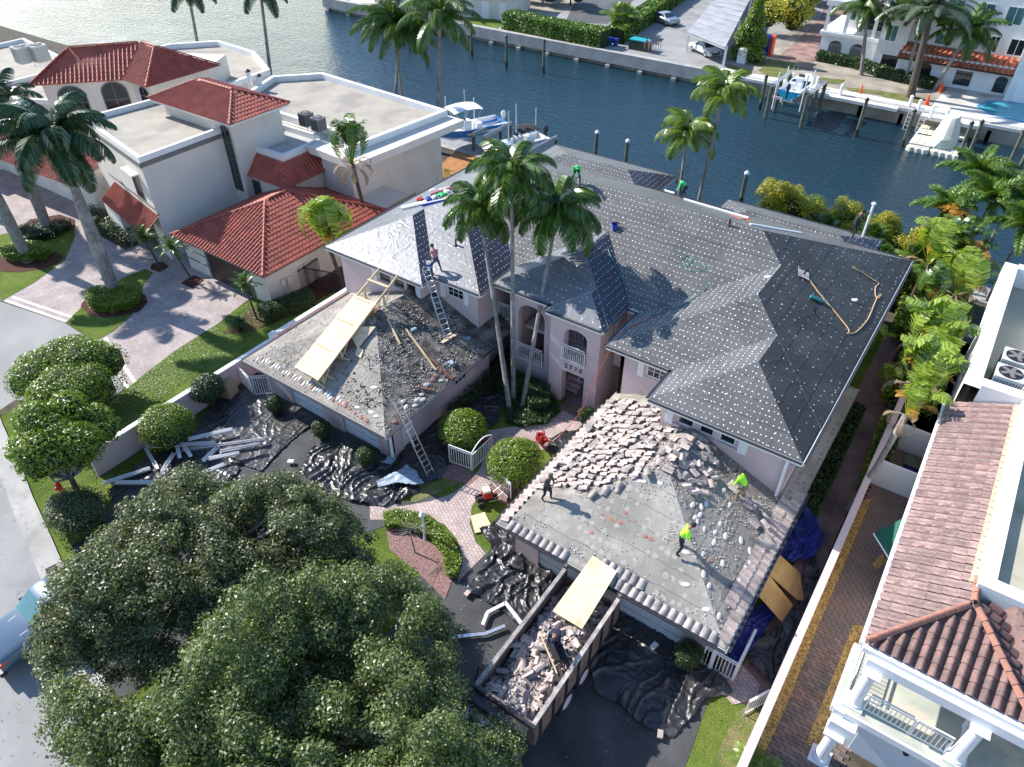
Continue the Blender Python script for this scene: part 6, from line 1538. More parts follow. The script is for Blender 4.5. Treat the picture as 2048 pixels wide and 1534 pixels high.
# the big shade trees in front
from mathutils import noise as MN_
def crown_clumps(poly, z0, z1, n, rr=(.26, .66)):
    poly = [(p[0], p[1]) for p in poly]; xs = [p[0] for p in poly]; ys = [p[1] for p in poly]; out = []
    def dist(x, y):
        m_ = 9e9
        for a, b_ in zip(poly, poly[1:] + poly[:1]):
            a = Vector(a); b_ = Vector(b_); d = b_ - a; s = max(0, min(1, (Vector((x, y)) - a).dot(d) / d.length_squared)); m_ = min(m_, (Vector((x, y)) - a - d * s).length)
        return m_
    tries = 0
    while len(out) < n and tries < 60000:
        tries += 1
        x, y = R.uniform(min(xs), max(xs)), R.uniform(min(ys), max(ys))
        if not inpoly((x, y), poly): continue
        dd = dist(x, y); r_ = R.uniform(*rr)
        if dd < r_ * R.uniform(-.4, .45) or MN_.noise(Vector((x * .9, y * .9, 3.3))) > .36: continue
        k = min(1, dd / 2.2) ** .6 * (.78 + .45 * MN_.noise(Vector((x * .4, y * .4, 1)))); z = z0 - .5 + (z1 - z0 + .5) * k * R.uniform(.35, 1.12)
        if any((x - o[0]) ** 2 + (y - o[1]) ** 2 + (z - o[2]) ** 2 < (.5 * r_) ** 2 for o in out): continue
        out.append((x, y, z, r_ * R.uniform(.9, 1.3), r_ * R.uniform(.9, 1.3), r_ * R.uniform(.5, .8)))
    return out
polyA = W([(235, 1010), (330, 955), (420, 935), (500, 955), (560, 935), (640, 965), (700, 1000), (755, 1060), (740, 1130), (640, 1190), (520, 1240), (420, 1300), (300, 1340), (200, 1330), (140, 1330), (60, 1320), (45, 1250), (100, 1200), (150, 1110)], 4.0)
polyB = W([(480, 1170), (600, 1130), (720, 1110), (790, 1110), (870, 1180), (915, 1260), (900, 1340), (945, 1400), (1040, 1450), (1030, 1560), (1100, 1750), (300, 1900), (230, 1560), (120, 1500), (70, 1430), (90, 1340), (200, 1350), (270, 1400), (340, 1380), (330, 1300), (400, 1220)], 4.2)
clA = crown_clumps(polyA, 3.0, 6.4, 620); clB = crown_clumps(polyB, 3.0, 7.0, 1050)
tree('dark olive-green spreading tree left of centre shading the parked pickup', (-21.5, 6.6, 0), clA, 190000, .115, 'leaf_ficus', tr=.28, inner=.0, core=0)
leafmat('leaf_tree', (.035, .06, .018), (.23, .29, .095), trans=.3, rough=.4, spec=.5)
tree('brighter green spreading tree filling the bottom beside the dump truck', (-14.5, 5.2, 0), clB, 300000, .115, 'leaf_tree', tr=.3, inner=.0, core=0)
# far trees
b0 = P(1495, 118, .3); cl = [(b0.x + R.uniform(-1.5, 1.5) * (1 - k / 14), b0.y + R.uniform(-1.5, 1.5) * (1 - k / 14), 1.0 + k * .42, 1.25 - k * .055, 1.25 - k * .055, 1.0) for k in range(14) for _ in (0, 1, 2)]
tree('conical bright evergreen beside the carport on the far bank', tuple(b0), cl, 14000, .26, 'leaf_bright', core=.75, inner=.7, lims=False, name='evergreen_tree')
cl = [(p.x + R.uniform(-2, 2), p.y + R.uniform(-2, 2), R.uniform(1.5, 5.5), R.uniform(1.2, 2.2), R.uniform(1.2, 2.2), R.uniform(1, 1.8)) for p in [P(a, b_, .3) for a, b_ in ((1550, 70), (1575, 50), (1600, 30), (1620, 5), (1560, 20), (1590, -20), (1640, -30))] for _ in range(9)]
tree('mass of olive-green trees beside the brick drive at the top', tuple(P(1590, 40, .3)), cl, 26000, .34, 'leaf_yellow', core=.7, inner=.6, lims=False, name='roadside_trees')
b0 = P(1240, 70, .3); t = spray('bushy clumping palm between the two clipped hedges at the top', b0, 'areca', 40, (.3, 1.4), 2.9, 'clumping_palm', 'palm')
for (bx_, tx, hh, kd, lb, sc_) in (((1722, 150), (1735, 15), 7.2, 'coco', 'leftmost leaning palm in front of the far white villa', 1.0), ((1820, 195), (1862, 25), 8.6, 'date', 'stout date palm with thick rough trunk before the red awning', 1.25), ((1808, 165), (1850, 30), 8.2, 'coco', 'slender palm behind the stout date palm', .95), ((1868, 180), (1935, 70), 6.5, 'coco', 'slanting palm right of the stout date palm', 1.0)):
    b0 = P(*bx_, .3); tp = onV(*tx, b0.y); palm(lb, b0, tp, kd, n=30 if kd == 'date' else 20, r0=.42 if kd == 'date' else .22, r1=.3 if kd == 'date' else .16, m='bark_brown' if kd == 'date' else 'bark_grey', el=(-.6, 1.0), sc=sc_)
for (a, lb) in (((960, -10), 'dark palm foliage behind the beige pool house'), ((1085, 5), 'dark tropical shrubs right of the beige pool house'), ((1140, 10), 'dark shrub beside the asphalt drive at the top')):
    b0 = P(*a, .3); cl = [(b0.x + R.uniform(-3, 3), b0.y + R.uniform(-2, 2), R.uniform(1, 3.5), 1.4, 1.4, 1.2) for _ in range(12)]
    tree(lb, tuple(b0), cl, 5000, .35, 'leaf_dark', core=.7, lims=False, name='background_shrub')

cover('side_undergrowth', [(-.6, 36.5), (2.0, 36.5), (2.0, 49), (-2.2, 49.5), (-1.8, 43.5), (-.8, 43)], 9000, .3, 'leaf_bright', 1.6)
cover('side_undergrowth', [(.05, 31), (.9, 31), (1.0, 37), (-.1, 37)], 2500, .25, 'leaf_dark', 1.3)
cover('shore_undergrowth', [(-13, 47), (-1, 47), (1.5, 49), (1.5, 51), (-13, 51)], 12000, .28, 'leaf_bright', 2.6)
cover('dock_grass', [(-40, 44.5), (-31, 44.5), (-31, 48), (-41, 48)], 5000, .1, 'leaf_hedge', .1)
# ============================================================ ROOF WORK
def Qp(p):
    x = p[0] * cos(YAW) + p[1] * sin(YAW); Y = -p[0] * sin(YAW) + p[1] * cos(YAW); Z = p[2] - CAM_H
    f = Y * cos(PITCH) - Z * sin(PITCH); u = Y * sin(PITCH) + Z * cos(PITCH); return (1024 + FPX * x / f, 767 - FPX * u / f)
def zR(u, v): return 2.6 + SL * min(v - 16.0, u + 12.0, -1.68 - u)
def zL(u, v): return 2.6 + SL * min(v - 17.2, u + 30.0, -19.5 - u)
def frame_at(zf, u, v, yaw=0, lift=0., tilt=0.):
    e = .05; nx = -(zf(u + e, v) - zf(u - e, v)) / (2 * e); ny = -(zf(u, v + e) - zf(u, v - e)) / (2 * e)
    n = Vector((nx, ny, 1)).normalized()
    return Matrix.Translation(Vector((u, v, zf(u, v))) + n * lift) @ n.to_track_quat('Z', 'Y').to_matrix().to_4x4() @ Matrix.Rotation(yaw, 4, 'Z') @ Matrix.Rotation(tilt, 4, 'X')
def upyaw(zf, u, v):
    """yaw (in frame_at space) so that a tile's +Y points upslope"""
    T = frame_at(zf, u, v); e = .05; g = Vector(((zf(u + e, v) - zf(u - e, v)), (zf(u, v + e) - zf(u, v - e)), 0)); l_ = T.to_3x3().inverted() @ g
    return atan2(-l_.x, l_.y)
OT2 = tile_mesh('old_tile_grey', .32, .44, .085, 'old_tile_grey', 6, 'b')
WT = tile_mesh('eave_tile', .33, .46, .10, 'old_tile', 6, 's')
# intact courses left along the eaves of the right garage
def row(us, lim, me, nm='roof_tile'):
    for (u, v) in us:
        inst(nm, me, PH, frame_at(zR, u, v, upyaw(zR, u, v) + R.uniform(-.03, .03), .02))
front = [(-11.35 + k * .33, 15.98) for k in range(9)] + [(-7.2 + k * .33, 15.98) for k in range(16)]
front2 = [(-7.1 + k * .33, 16.4) for k in range(6)]
row(front, 0, OT2); row(front2, 0, OT2)
for k in range(26): u, v = -11.98, 16.35 + k * .345; row([(u, v)], 0, WT); 
for k in range(24): row([(-1.72, 16.4 + k * .345)], 0, WT)
for k in range(22): row([(-2.1, 16.75 + k * .345)], 0, WT) if k > 2 else None
# loose tiles thrown on the upper slopes
RG = [(1035, 985), (1240, 795), (1330, 815), (1350, 858), (1395, 875), (1440, 930), (1425, 985), (1385, 1000), (1345, 935), (1290, 945), (1225, 985), (1150, 985), (1110, 978)]
LB = 'loose weathered roof tile lying on the slope of the right garage roof'
cand = []
v = 17.9
while v < 25.9:
    u = -11.35
    while u < -4.0:
        uu, vv = u + R.uniform(-.1, .1), v + R.uniform(-.06, .06)
        z = zR(uu, vv)
        if vv < 23.9 or uu < -8.6:
            if inpoly(Qp((uu, vv, z)), RG): cand.append((uu, vv))
        u += .40
    v += .355
R.shuffle(cand)
for k, (u, v) in enumerate(cand[:285]):
    left = u < -7.6
    yaw = upyaw(zR, u, v) + (R.gauss(pi, .22) if left else R.uniform(-1.6, 1.6))
    o = inst('loose_tile', OT if k % 3 else OT2, None, frame_at(zR, u, v, yaw, R.uniform(.03, .12) + (.06 if k % 4 == 0 else 0), R.uniform(-.16, .1)))
    tag(o, LB, 'roof tile', 'loose tiles on the right garage roof')
for (px, py, n) in ((1418, 930, 9), (1512, 1005, 5), (1530, 1030, 5), (1545, 1060, 4), (1485, 985, 3), (1500, 995, 3), (1400, 905, 8)):
    for q in range(n):
        p = P(px + R.uniform(-14, 14), py + R.uniform(-12, 12), 3.6); u, v = p.x, p.y; 
        if v > 23.8: v = 23.7
        o = inst('loose_tile', OT2, None, frame_at(zR, u, v, R.uniform(-.6, .6), R.uniform(.04, .16), R.uniform(-.2, .2))); tag(o, 'loose weathered roof tile in the heaps beside the pink wall on the right garage roof', 'roof tile', 'tiles heaped by the wall')
# mortar pads
mb = MB(); mb.ell((0, 0, 0), (.16, .085, .03), 8, 4); PAD = mb.mesh('mortar_pad', smooth=True); PAD.materials.append(M_['mortar_white'])
mb = MB(); mb.ell((0, 0, 0), (.15, .09, .035), 8, 4); PADo = mb.mesh('mortar_pad_bare', smooth=True); PADo.materials.append(M_['mortar_red'])
for (px, py) in ((1385, 1010), (1412, 1008), (1390, 1035), (1409, 1058), (1430, 1065), (1451, 1072), (1482, 1081), (1428, 1085), (1406, 1108), (1445, 1127), (1500, 1125), (1492, 1133), (1480, 1158), (1407, 1148), (1418, 1172), (1371, 1170), (1438, 1232), (1412, 1220), (1400, 1030), (1403, 1014), (1440, 1048), (1372, 1105), (1395, 1042), (1459, 1010), (1448, 980), (1465, 965), (1560 - 60, 1102), (1290, 910), (1320, 965), (1287, 963), (1281, 962)) :
    p = P(px, py, 3.7)
    for _ in range(3): p = P(px, py, zR(p.x, p.y))
    inst('mortar_pad', PAD, PH, frame_at(zR, p.x, p.y, R.uniform(-.3, .3) + .2, .01) @ Matrix.Scale(R.uniform(.85, 1.2), 4))
for (px, py) in ((1205, 1030), (1222, 1038), (1240, 1045), (1183, 1066), (1290, 1073), (1302, 1078), (1270, 1042), (1420, 1122), (1250, 1024), (1085, 960)):
    p = P(px, py, 3.4)
    for _ in range(3): p = P(px, py, zR(p.x, p.y))
    mb2 = inst('torn_patch', PADo, PH, frame_at(zR, p.x, p.y, R.uniform(-.3, .3) - .1, -.015) @ Matrix.Scale(R.uniform(.8, 1.3), 4))
for k in range(34):
    u = -29.2 + k * .2; 
    if u > -22.4: break
    inst('mortar_pad', PADo if k % 4 == 1 else PAD, PH, frame_at(zL, u, 17.62 + R.uniform(-.05, .12), pi / 2 + R.uniform(-.4, .4), .01) @ Matrix.Scale(R.uniform(.8, 1.15), 4))
for (px, py, k) in ((853 , 770, 1), (882, 762, 1), (806, 804, 1), (812, 815, 1), (835, 800, 1), (846, 800, 1), (843, 790, 1), (830, 812, 1), (715, 815, 1), (743, 825, 1), (752, 833, 1), (748, 775, 1), (880, 745, 0), (873, 752, 0), (866, 760, 0), (700, 818, 0), (710, 826, 0), (722, 835, 0), (733, 842, 0), (690, 812, 0), (790, 845, 0), (680, 808, 0)):
    p = P(px, py, 3.2)
    for _ in range(3): p = P(px, py, zL(p.x, p.y))
    inst('mortar_pad' if k else 'torn_patch', PAD if k else PADo, PH, frame_at(zL, p.x, p.y, R.uniform(-.5, .5), .01) @ Matrix.Scale(R.uniform(.9, 1.4), 4))
def chips(name, pts, m, s0=.03, s1=.1, parent=None):
    """scattered angular fragments, one stuff mesh"""
    mb = MB()
    for (x, y, z) in pts:
        M = Matrix.Translation((x, y, z)) @ Euler((R.gauss(0, .45), R.gauss(0, .45), R.uniform(0, 6))).to_matrix().to_4x4()
        a, b_, c = R.uniform(s0, s1), R.uniform(s0, s1) * .7, R.uniform(s0, s1) * .3
        c8 = [M @ Vector((sx * a * R.uniform(.6, 1), sy * b_ * R.uniform(.6, 1), sz * c)) for sz in (-.5, .5) for sy in (-.5, .5) for sx in (-.5, .5)]
        for q in ((0, 2, 3, 1), (4, 5, 7, 6), (0, 1, 5, 4), (2, 6, 7, 3), (1, 3, 7, 5), (0, 4, 6, 2)): mb.face([c8[i] for i in q])
    o = mb.build(name, m, parent); o['kind'] = 'stuff'; return o
def scat(zf, x0, x1, y0, y1, n, cond=lambda u, v: True):
    out = []
    while len(out) < n:
        u, v = R.uniform(x0, x1), R.uniform(y0, y1)
        q = MN_.noise(Vector((u * .9, v * .9, 7))) + .6 * MN_.noise(Vector((u * 2.7, v * 2.7, 2)))
        if cond(u, v) and q > R.uniform(-.25, .55): out.append((u, v, zf(u, v) + .02))
    return out
chips('roof_debris', scat(zL, -29.8, -19.6, 17.4, 26, 2600, lambda u, v: R.random() < (.85 if u > -24 else .35) and (v < 25 or u > -24.5 and v < 26)), 'debris', .02, .12)
chips('roof_debris', scat(zR, -11.8, -1.9, 16.3, 24, 2400, lambda u, v: R.random() < (.9 if (u > -6 and v > 18.5) or v > 19.8 or v < 16.9 else .12)), 'debris', .02, .09)
chips('roof_debris', scat(zR, -11.6, -6, 18, 25.5, 900, lambda u, v: inpoly(Qp((u, v, zR(u, v))), RG)), 'old_tile', .08, .26)
chips('roof_debris_dark', scat(zL, -24.5, -19.6, 18, 26, 260), 'canvas_black', .04, .18)
# ============================================================ PEOPLE
def person(label, foot, heading, lean=.3, arms='down', shirt='vest_lime', pants='cloth_jeans', head='hair', shoe='boot', stance=.16, H_=1.75, crouch=0., sleeve='long', headm='cloth_dark', headturn=0.):
    """one continuous skinned body in a pose; heading = facing direction angle"""
    k = H_ / 1.75; t = thing('person', label, 'person', tuple(foot))
    F = Vector((cos(heading), sin(heading), 0)); S = Vector((-F.y, F.x, 0)); Z = Vector((0, 0, 1)); o = Vector(foot)
    def pt(f, s, z): return (F * f + S * s + Z * z) * k
    hipz = .92 - crouch; back = -.16 * sin(lean)
    hip = Vector((back, 0, hipz)); ang = lean
    def up(d): return (hip[0] + sin(ang) * d, hip[2] + cos(ang) * d)
    V_ = []; E_ = []; Rr = []; tagm = []
    def add(f, s, z, r, m, par=None, ry=None):
        V_.append(pt(f, s, z)); Rr.append((r * k, (ry or r) * k)); tagm.append(m)
        if par is not None: E_.append((par, len(V_) - 1))
        return len(V_) - 1
    h = add(hip[0], 0, hipz, .145, 1, ry=.115)
    a, b_ = up(.22); w_ = add(a, 0, b_, .135, 0, h, .105)
    a, b_ = up(.42); c = add(a, 0, b_, .165, 0, w_, .115)
    a, b_ = up(.52); n0 = add(a, 0, b_, .075, 3, c)
    hd = ang * 1.1 + .15; nf, nz = a + sin(hd) * .09, b_ + cos(hd) * .09
    n1 = add(nf, 0, nz, .055, 3, n0); hf, hz = nf + sin(hd) * .12, nz + cos(hd) * .12
    hh = add(hf, 0, hz, .095, 3, n1); ht = add(hf + sin(hd) * .09, 0, hz + cos(hd) * .09, .075, 3, hh)
    sf, sz = up(.45)
    for s in (-1, 1):
        sh = add(sf, s * .185, sz, .062, 0, c)
        if arms == 'down': el = (sf + .02 + .05 * lean, s * .25, sz - .28); ha = (sf + .14, s * .24, sz - .52)
        elif arms == 'reach': el = (sf + .12, s * .24, sz - .24); ha = (sf + .28, s * .14, sz - .44)
        elif arms == 'work': el = (sf + .05, s * .22, sz - .27); ha = (sf + .18, s * .08, sz - .52)
        elif arms == 'phone': el = (sf + .10, s * .22, sz - .26); ha = (sf + .26, s * .06, sz - .12)
        elif arms == 'raise': el = (sf + .2, s * .22, sz - .05); ha = (sf + .42, s * .15, sz + .15)
        e = add(*el, .045, 0 if sleeve == 'long' else 3, sh); d = (Vector(ha) - Vector(el)).normalized()
        wr = add(*ha, .030, 0 if sleeve == 'long' else 3, e); pm = Vector(ha) + d * .07; p_ = add(*pm, .034, 3, wr, .018)
        for j, (off, ln) in enumerate(((-.03, .06), (-.01, .075), (.01, .07), (.03, .055))):
            fb = pm + Vector((0, off, 0)) + d * .03; q = add(*fb, .011, 3, p_); add(*(fb + d * ln * .6 + Vector((0, -s * .01, -.01))), .009, 3, q)
        th_ = Vector(ha) + Vector((.03, -s * .035, 0)) + d * .03; add(*(th_ + d * .03), .011, 3, wr)
        # leg
        kn = ((.10 + crouch * .7) * (1 if s > 0 else .4), s * (.10 + stance * .3), .5 - crouch * .25); an = (-.02 + (.10 if s > 0 else -.10) * min(1, stance / .16), s * (.09 + stance * .5), .09)
        th = add(hip[0] * .8, s * .095, hipz - .10, .095, 1, h); kk = add(kn[0], kn[1], kn[2], .068, 1, th); aa = add(an[0], an[1], an[2] + .02, .046, 1, kk); add(an[0] + .16, an[1], .035, .042, 2, aa)
    me = bpy.data.meshes.new('body'); me.from_pydata([tuple(v) for v in V_], E_, []); ob = bpy.data.objects.new('body', me); COL.objects.link(ob)
    sk = ob.modifiers.new('skin', 'SKIN'); sk.use_smooth_shade = True; sv = me.skin_vertices[0].data
    for i, r in enumerate(Rr): sv[i].radius = r
    sv[0].use_root = True
    ss = ob.modifiers.new('sub', 'SUBSURF'); ss.levels = 1
    dg = bpy.context.evaluated_depsgraph_get(); me2 = bpy.data.meshes.new_from_object(ob.evaluated_get(dg)); bpy.data.objects.remove(ob)
    me2.materials.clear()
    for m in (shirt, pants, shoe, 'skin'): me2.materials.append(M_[m])
    VV = [Vector(v) for v in V_]
    for p in me2.polygons:
        best = 9; bm = 0; cc = p.center
        for (i, j) in E_:
            a_, b2 = VV[i], VV[j]; d = b2 - a_; s = max(0, min(1, (cc - a_).dot(d) / max(1e-9, d.length_squared))); q = (cc - a_ - d * s).length - (Rr[i][0] * (1 - s) + Rr[j][0] * s) * .5
            if q < best: best = q; bm = tagm[j] if s > .35 or tagm[i] == tagm[j] else tagm[i]
        p.material_index = bm; p.use_smooth = True
    body = bpy.data.objects.new('body', me2); COL.objects.link(body); body.parent = t
    mb = MB(); hp = pt(hf + sin(hd) * .05 - .015, 0, hz + cos(hd) * .05 + .01); mb.ell(o + hp, (.108 * k, .108 * k, .10 * k), 12, 8)
    if head == 'cap': mb.cbox(o + pt(hf + sin(hd) * .05 + .13, 0, hz + cos(hd) * .05 - .01), (.16, .15, .02), heading)
    mb.build('cap' if head == 'cap' else 'hair', headm, t, smooth=True)
    # face: nose, eyes
    mb = MB(); ff = pt(hf + .10, 0, hz - .02); mb.ell(o + ff, (.02, .015, .025), 6, 4); mb.build('nose', 'skin', t)
    mb = MB()
    for s in (-1, 1): mb.ell(o + pt(hf + .085, s * .035, hz + .015), (.014, .014, .01), 6, 4)
    mb.build('eyes', 'letter_black', t)
    for s in (-1, 1): mb = MB(); mb.ell(o + pt(hf, s * .098, hz), (.02, .012, .03), 6, 4); mb.build('ear', 'skin', t)
    return t
def onroof(px, py, zf, z=3.4):
    p = P(px, py, z)
    for _ in range(6): p = P(px, py, zf(p.x, p.y))
    return p
zMain = lambda u, v: EV + SL * min(v - 29.2, 43 - v, -2.1 - u, u + 30.9)
def zAll(u, v):
    z = zMain(u, v)
    for (x0, x1, y0, y1) in ((-12.47, -2.1, 25.9, 43), (-9, -2.1, 23.5, 38), (-30.9, -20.3, 25.95, 41), (-30.9, -23.45, 24.9, 38)):
        if x0 <= u <= x1 and v >= y0: z = max(z, EV + SL * min(u - x0, x1 - u, v - y0, y1 - v))
    if -20.25 < u < -13.15 and 27.2 < v < 37: z = max(z, EV + .12 + .44 * min(u + 20.25, -13.15 - u, v - 27.2, 37 - v))
    return z
def onz(px, py):
    """first point of the roof surface met along the view ray (marching)"""
    z = 10.5
    while z > 3:
        p = P(px, py, z)
        if zAll(p.x, p.y) >= z: return p
        z -= .03
    return P(px, py, 5.8)
f = onroof(1093, 999, zR); person('worker in olive hooded jacket standing on the left slope of the right garage roof', f, radians(-15), .25, 'phone', 'cloth_olive', 'cloth_dark', 'hair', headm='cloth_olive', H_=1.75)
f = onroof(1358, 1103, zR); person('worker in lime-yellow shirt and dark jeans walking on the middle of the garage roof', f, radians(25), .42, 'work', 'vest_lime', 'cloth_navy', 'hair', headm='cloth_dark', stance=.3, H_=1.85)
f = onroof(1480, 999, zR); person('worker in lime shirt and khaki trousers bending beside the pink wall', f, radians(170), .95, 'work', 'vest_lime', 'cloth_khaki', 'cap', headm='cloth_dark', H_=1.8)
f = P(1110, 1290, 2.15); person('worker in dark navy clothes and cap bending over in the dump truck', f, radians(-70), 1.1, 'work', 'cloth_navy', 'cloth_navy', 'cap', headm='cloth_navy', H_=1.75)
f = onz(873, 545); person('worker holding a bucket near the left roof eave, half hidden by palm fronds', f, radians(150), .7, 'work', 'cloth_pink', 'cloth_jeans', 'hair', sleeve='short', H_=1.75, stance=.35)
bk = thing('bucket', 'white and blue bucket held by the worker at the roof eave', 'bucket', tuple(P(858, 535, 6.3))); c = P(858, 535, 6.3)
mb = MB(); mb.tube([c, c + Vector((0, 0, .36))], [.12, .15], 12, caps=False); mb.tube([c, c + Vector((0, 0, .01))], [.12, .12], 12); mb.build('body', 'boat_white', bk); mb = MB(); mb.tube([c + Vector((0, 0, .1)), c + Vector((0, 0, .26))], [.132, .145], 12, caps=False); mb.build('label', 'plastic_blue', bk)
f = onz(1152, 368); person('worker in bright green vest bending on the ridge, left of two there', f, radians(-60), 1.0, 'work', 'vest_green', 'cloth_dark', 'cap', headm='vest_green', stance=.3)
f = onz(1366, 396); person('worker in bright green vest bending on the ridge, right of two there', f, radians(200), 1.25, 'work', 'vest_green', 'cloth_dark', 'hair', headm='cloth_dark', stance=.3)
f = P(1703, 472, 5.75); person('worker in black clothes reaching to a white post on the rear porch roof', f, radians(40), .35, 'raise', 'cloth_dark', 'cloth_dark', 'cap', headm='cloth_dark', stance=.35)
c0 = P(1725, 474, 5.6); t = thing('white_post', 'white pole standing by the black-clothed worker on the rear roof', 'post', tuple(c0)); mb = MB(); mb.tube([c0, c0 + Vector((0, 0, 2.1))], .07, 10); mb.build('pole', 'white_paint', t); mb = MB(); mb.ell(c0 + Vector((0, 0, 2.18)), (.14, .14, .1), 10, 6); mb.build('cap', 'white_paint', t)
for (px, py, lb, sh) in ((1291, 104, 'person in light blue top by the green dumpster across the canal', 'tarp_white'), (1299, 106, 'person in pale pink top by the green dumpster across the canal', 'cloth_pink')):
    f = P(px, py, .32); person(lb, f, radians(-60), .15, 'down', sh, 'cloth_khaki', 'hair', sleeve='short')

# ============================================================ LADDERS, RAMP, LUMBER
def ladder(label, a, b_, w_=.42, n=None):
    t = thing('extension_ladder', label, 'ladder', tuple(a)); a = Vector(a); b_ = Vector(b_); d = (b_ - a); L = d.length; d /= L; s = d.cross(Vector((0, 0, 1))).normalized()
    nrm = s.cross(d)
    for sg in (-1, 1):
        for (q0, q1, wo, ho) in ((0, .62, .5, 0), (.42, 1, .42, .05)):
            mb = MB(); mb.beam(a + d * L * q0 + s * sg * w_ * wo + nrm * ho, a + d * L * q1 + s * sg * w_ * wo + nrm * ho, .03, .075); mb.build('rail', 'metal_alu', t)
    k = .25
    while k < L - .1:
        mb = MB(); p = a + d * k + nrm * (.05 if k > L * .62 else 0); mb.tube([p - s * w_ * .46, p + s * w_ * .46], .02, 6); mb.build('rung', 'metal_alu', t); k += .305
    return t
ladder('aluminium extension ladder rising from the ground to the left garage eave', P(862, 950, .05), P(791, 800, 3.9))
a = onroof(898, 678, zL); ladder('aluminium ladder from the left garage roof up to the main roof', a, P(850, 535, 6.55))
t = thing('plank', 'short plank under the feet of the upper ladder', 'plank', tuple(a)); mb = MB(); p0, p1 = onroof(868 , 684, zL), onroof(917, 668, zL); mb.beam(onroof(884, 686, zL) + Vector((0, 0, .04)), onroof(915, 668, zL) + Vector((0, 0, .04)), .2, .04); mb.build('board', 'lumber', t)
RP = thing('wooden_ramp', 'long plywood and lumber ramp on legs climbing the left garage roof', 'ramp', (-26, 21, 3))
A0, A1 = P(592, 738, 3.45), P(760, 536, 6.0); B0, B1 = P(634, 762, 3.45), P(797, 549, 6.0)
A1 = Vector((A0.x + (A1.x - A0.x), A1.y, A1.z))
for a, b_ in ((A0, A1), (B0, B1)):
    mb = MB(); mb.beam(a, b_, .05, .14); mb.build('rail', 'lumber', RP)
def lp(f, s, dz=0): return (A0.lerp(A1, f)).lerp(B0.lerp(B1, f), s) + Vector((0, 0, dz))
for k, (f0, f1) in enumerate(((0, .245), (.245, .49), (.49, .70))):
    mb = MB(); dz = .095 + .012 * k; q = [lp(f0 - (.01 if k else 0), -.06, dz), lp(f0 - (.01 if k else 0), 1.06, dz), lp(f1, 1.06, dz), lp(f1, -.06, dz)]
    mb.face(q); mb.face([v - Vector((0, 0, .02)) for v in q][::-1])
    for a, b_ in zip(q, q[1:] + q[:1]): mb.face([b_, a, a - Vector((0, 0, .02)), b_ - Vector((0, 0, .02))])
    mb.build('plywood_sheet', 'plywood', RP)
    mb = MB(); mb.beam(lp(f1 - .02, .02, dz + .02), lp(f1 - .02, .8, dz + .02), .05, .03); mb.build('cleat', 'lumber', RP)
mb = MB(); mb.beam(lp(.86, -.05, .1), lp(.86, 1.05, .1), .14, .04); mb.build('crosspiece', 'lumber', RP)
for f in (.06, .27, .48, .68, .8):
    for s in (0, 1):
        p = lp(f, s, -.06); zb = zL(p.x, p.y) if p.y < 25.4 else 4.5
        if p.z - zb > .15: mb = MB(); mb.beam((p.x, p.y, zb), p, .09); mb.build('leg', 'lumber', RP)
        if s == 1 and p.z - zb > .3: mb = MB(); q = lp(f + .09, s, -.05); mb.beam((p.x + .02, p.y, zb + .1), q, .04, .09); mb.build('brace', 'lumber', RP)
def sheetthing(name, label, cat, pts, m, th=.025, part=None, group=None):
    t = thing(name, label, cat, tuple(pts[0]), group); mb = MB(); mb.face(pts); mb.face([v - Vector((0, 0, th)) for v in pts][::-1])
    for a, b_ in zip(pts, pts[1:] + pts[:1]): mb.face([b_, a, a - Vector((0, 0, th)), b_ - Vector((0, 0, th))])
    o = mb.build(part or 'board', m, t); return t
sheetthing('plywood_offcut', 'triangular plywood offcut leaning under the ramp on the left garage roof', 'plywood', [onroof(692, 668, zL) + Vector((0, 0, .5)), onroof(716, 700, zL) + Vector((0, 0, .1)), onroof(752, 661, zL) + Vector((0, 0, .25))], 'plywood')
sheetthing('plywood_offcut', 'small square plywood offcut on the dark debris under the ramp', 'plywood', [onroof(710, 712, zL) + Vector((0, 0, .08)), onroof(722, 718, zL) + Vector((0, 0, .08)), onroof(727, 702, zL) + Vector((0, 0, .08)), onroof(716, 695, zL) + Vector((0, 0, .08))], 'plywood')
sheetthing('plywood_offcut', 'orange-stained board under the high end of the ramp', 'plywood', [onroof(728, 628, zL) + Vector((0, 0, .2)), onroof(745, 640, zL) + Vector((0, 0, .1)), onroof(760, 622, zL) + Vector((0, 0, .2)), onroof(745, 612, zL) + Vector((0, 0, .3))], 'bare_wood')
wl = ['lower of two boards by the foot of the ramp', 'upper of two boards by the foot of the ramp', 'short board at the eave below the ramp', 'long board crossing the dark debris right of the ramp', 'board lying further down toward the ladder', 'thin pale stick near the upper ladder', 'orange board beside the ramp legs', 'pale board beside the ramp legs', 'reddish stick by the side eave']
for k, (a, b_, m) in enumerate((((607, 745), (648, 765), 'lumber'), ((640, 745), (668, 760), 'lumber'), ((628, 760), (650, 778), 'lumber'), ((812, 660), (872, 742), 'lumber'), ((862, 720), (905, 760), 'bare_wood'), ((775, 640), (800, 690), 'lumber'), ((690, 700), (725, 690), 'bare_wood'), ((672, 715), (700, 722), 'lumber'), ((843, 778), (868, 782), 'bare_wood'))):
    p0, p1 = onroof(*a, zL), onroof(*b_, zL); t = thing('lumber_board', wl[k], 'board', tuple(p0)); mb = MB(); mb.beam(p0 + Vector((0, 0, .07)), p1 + Vector((0, 0, .07)), .1, .05); mb.build('board', m, t)
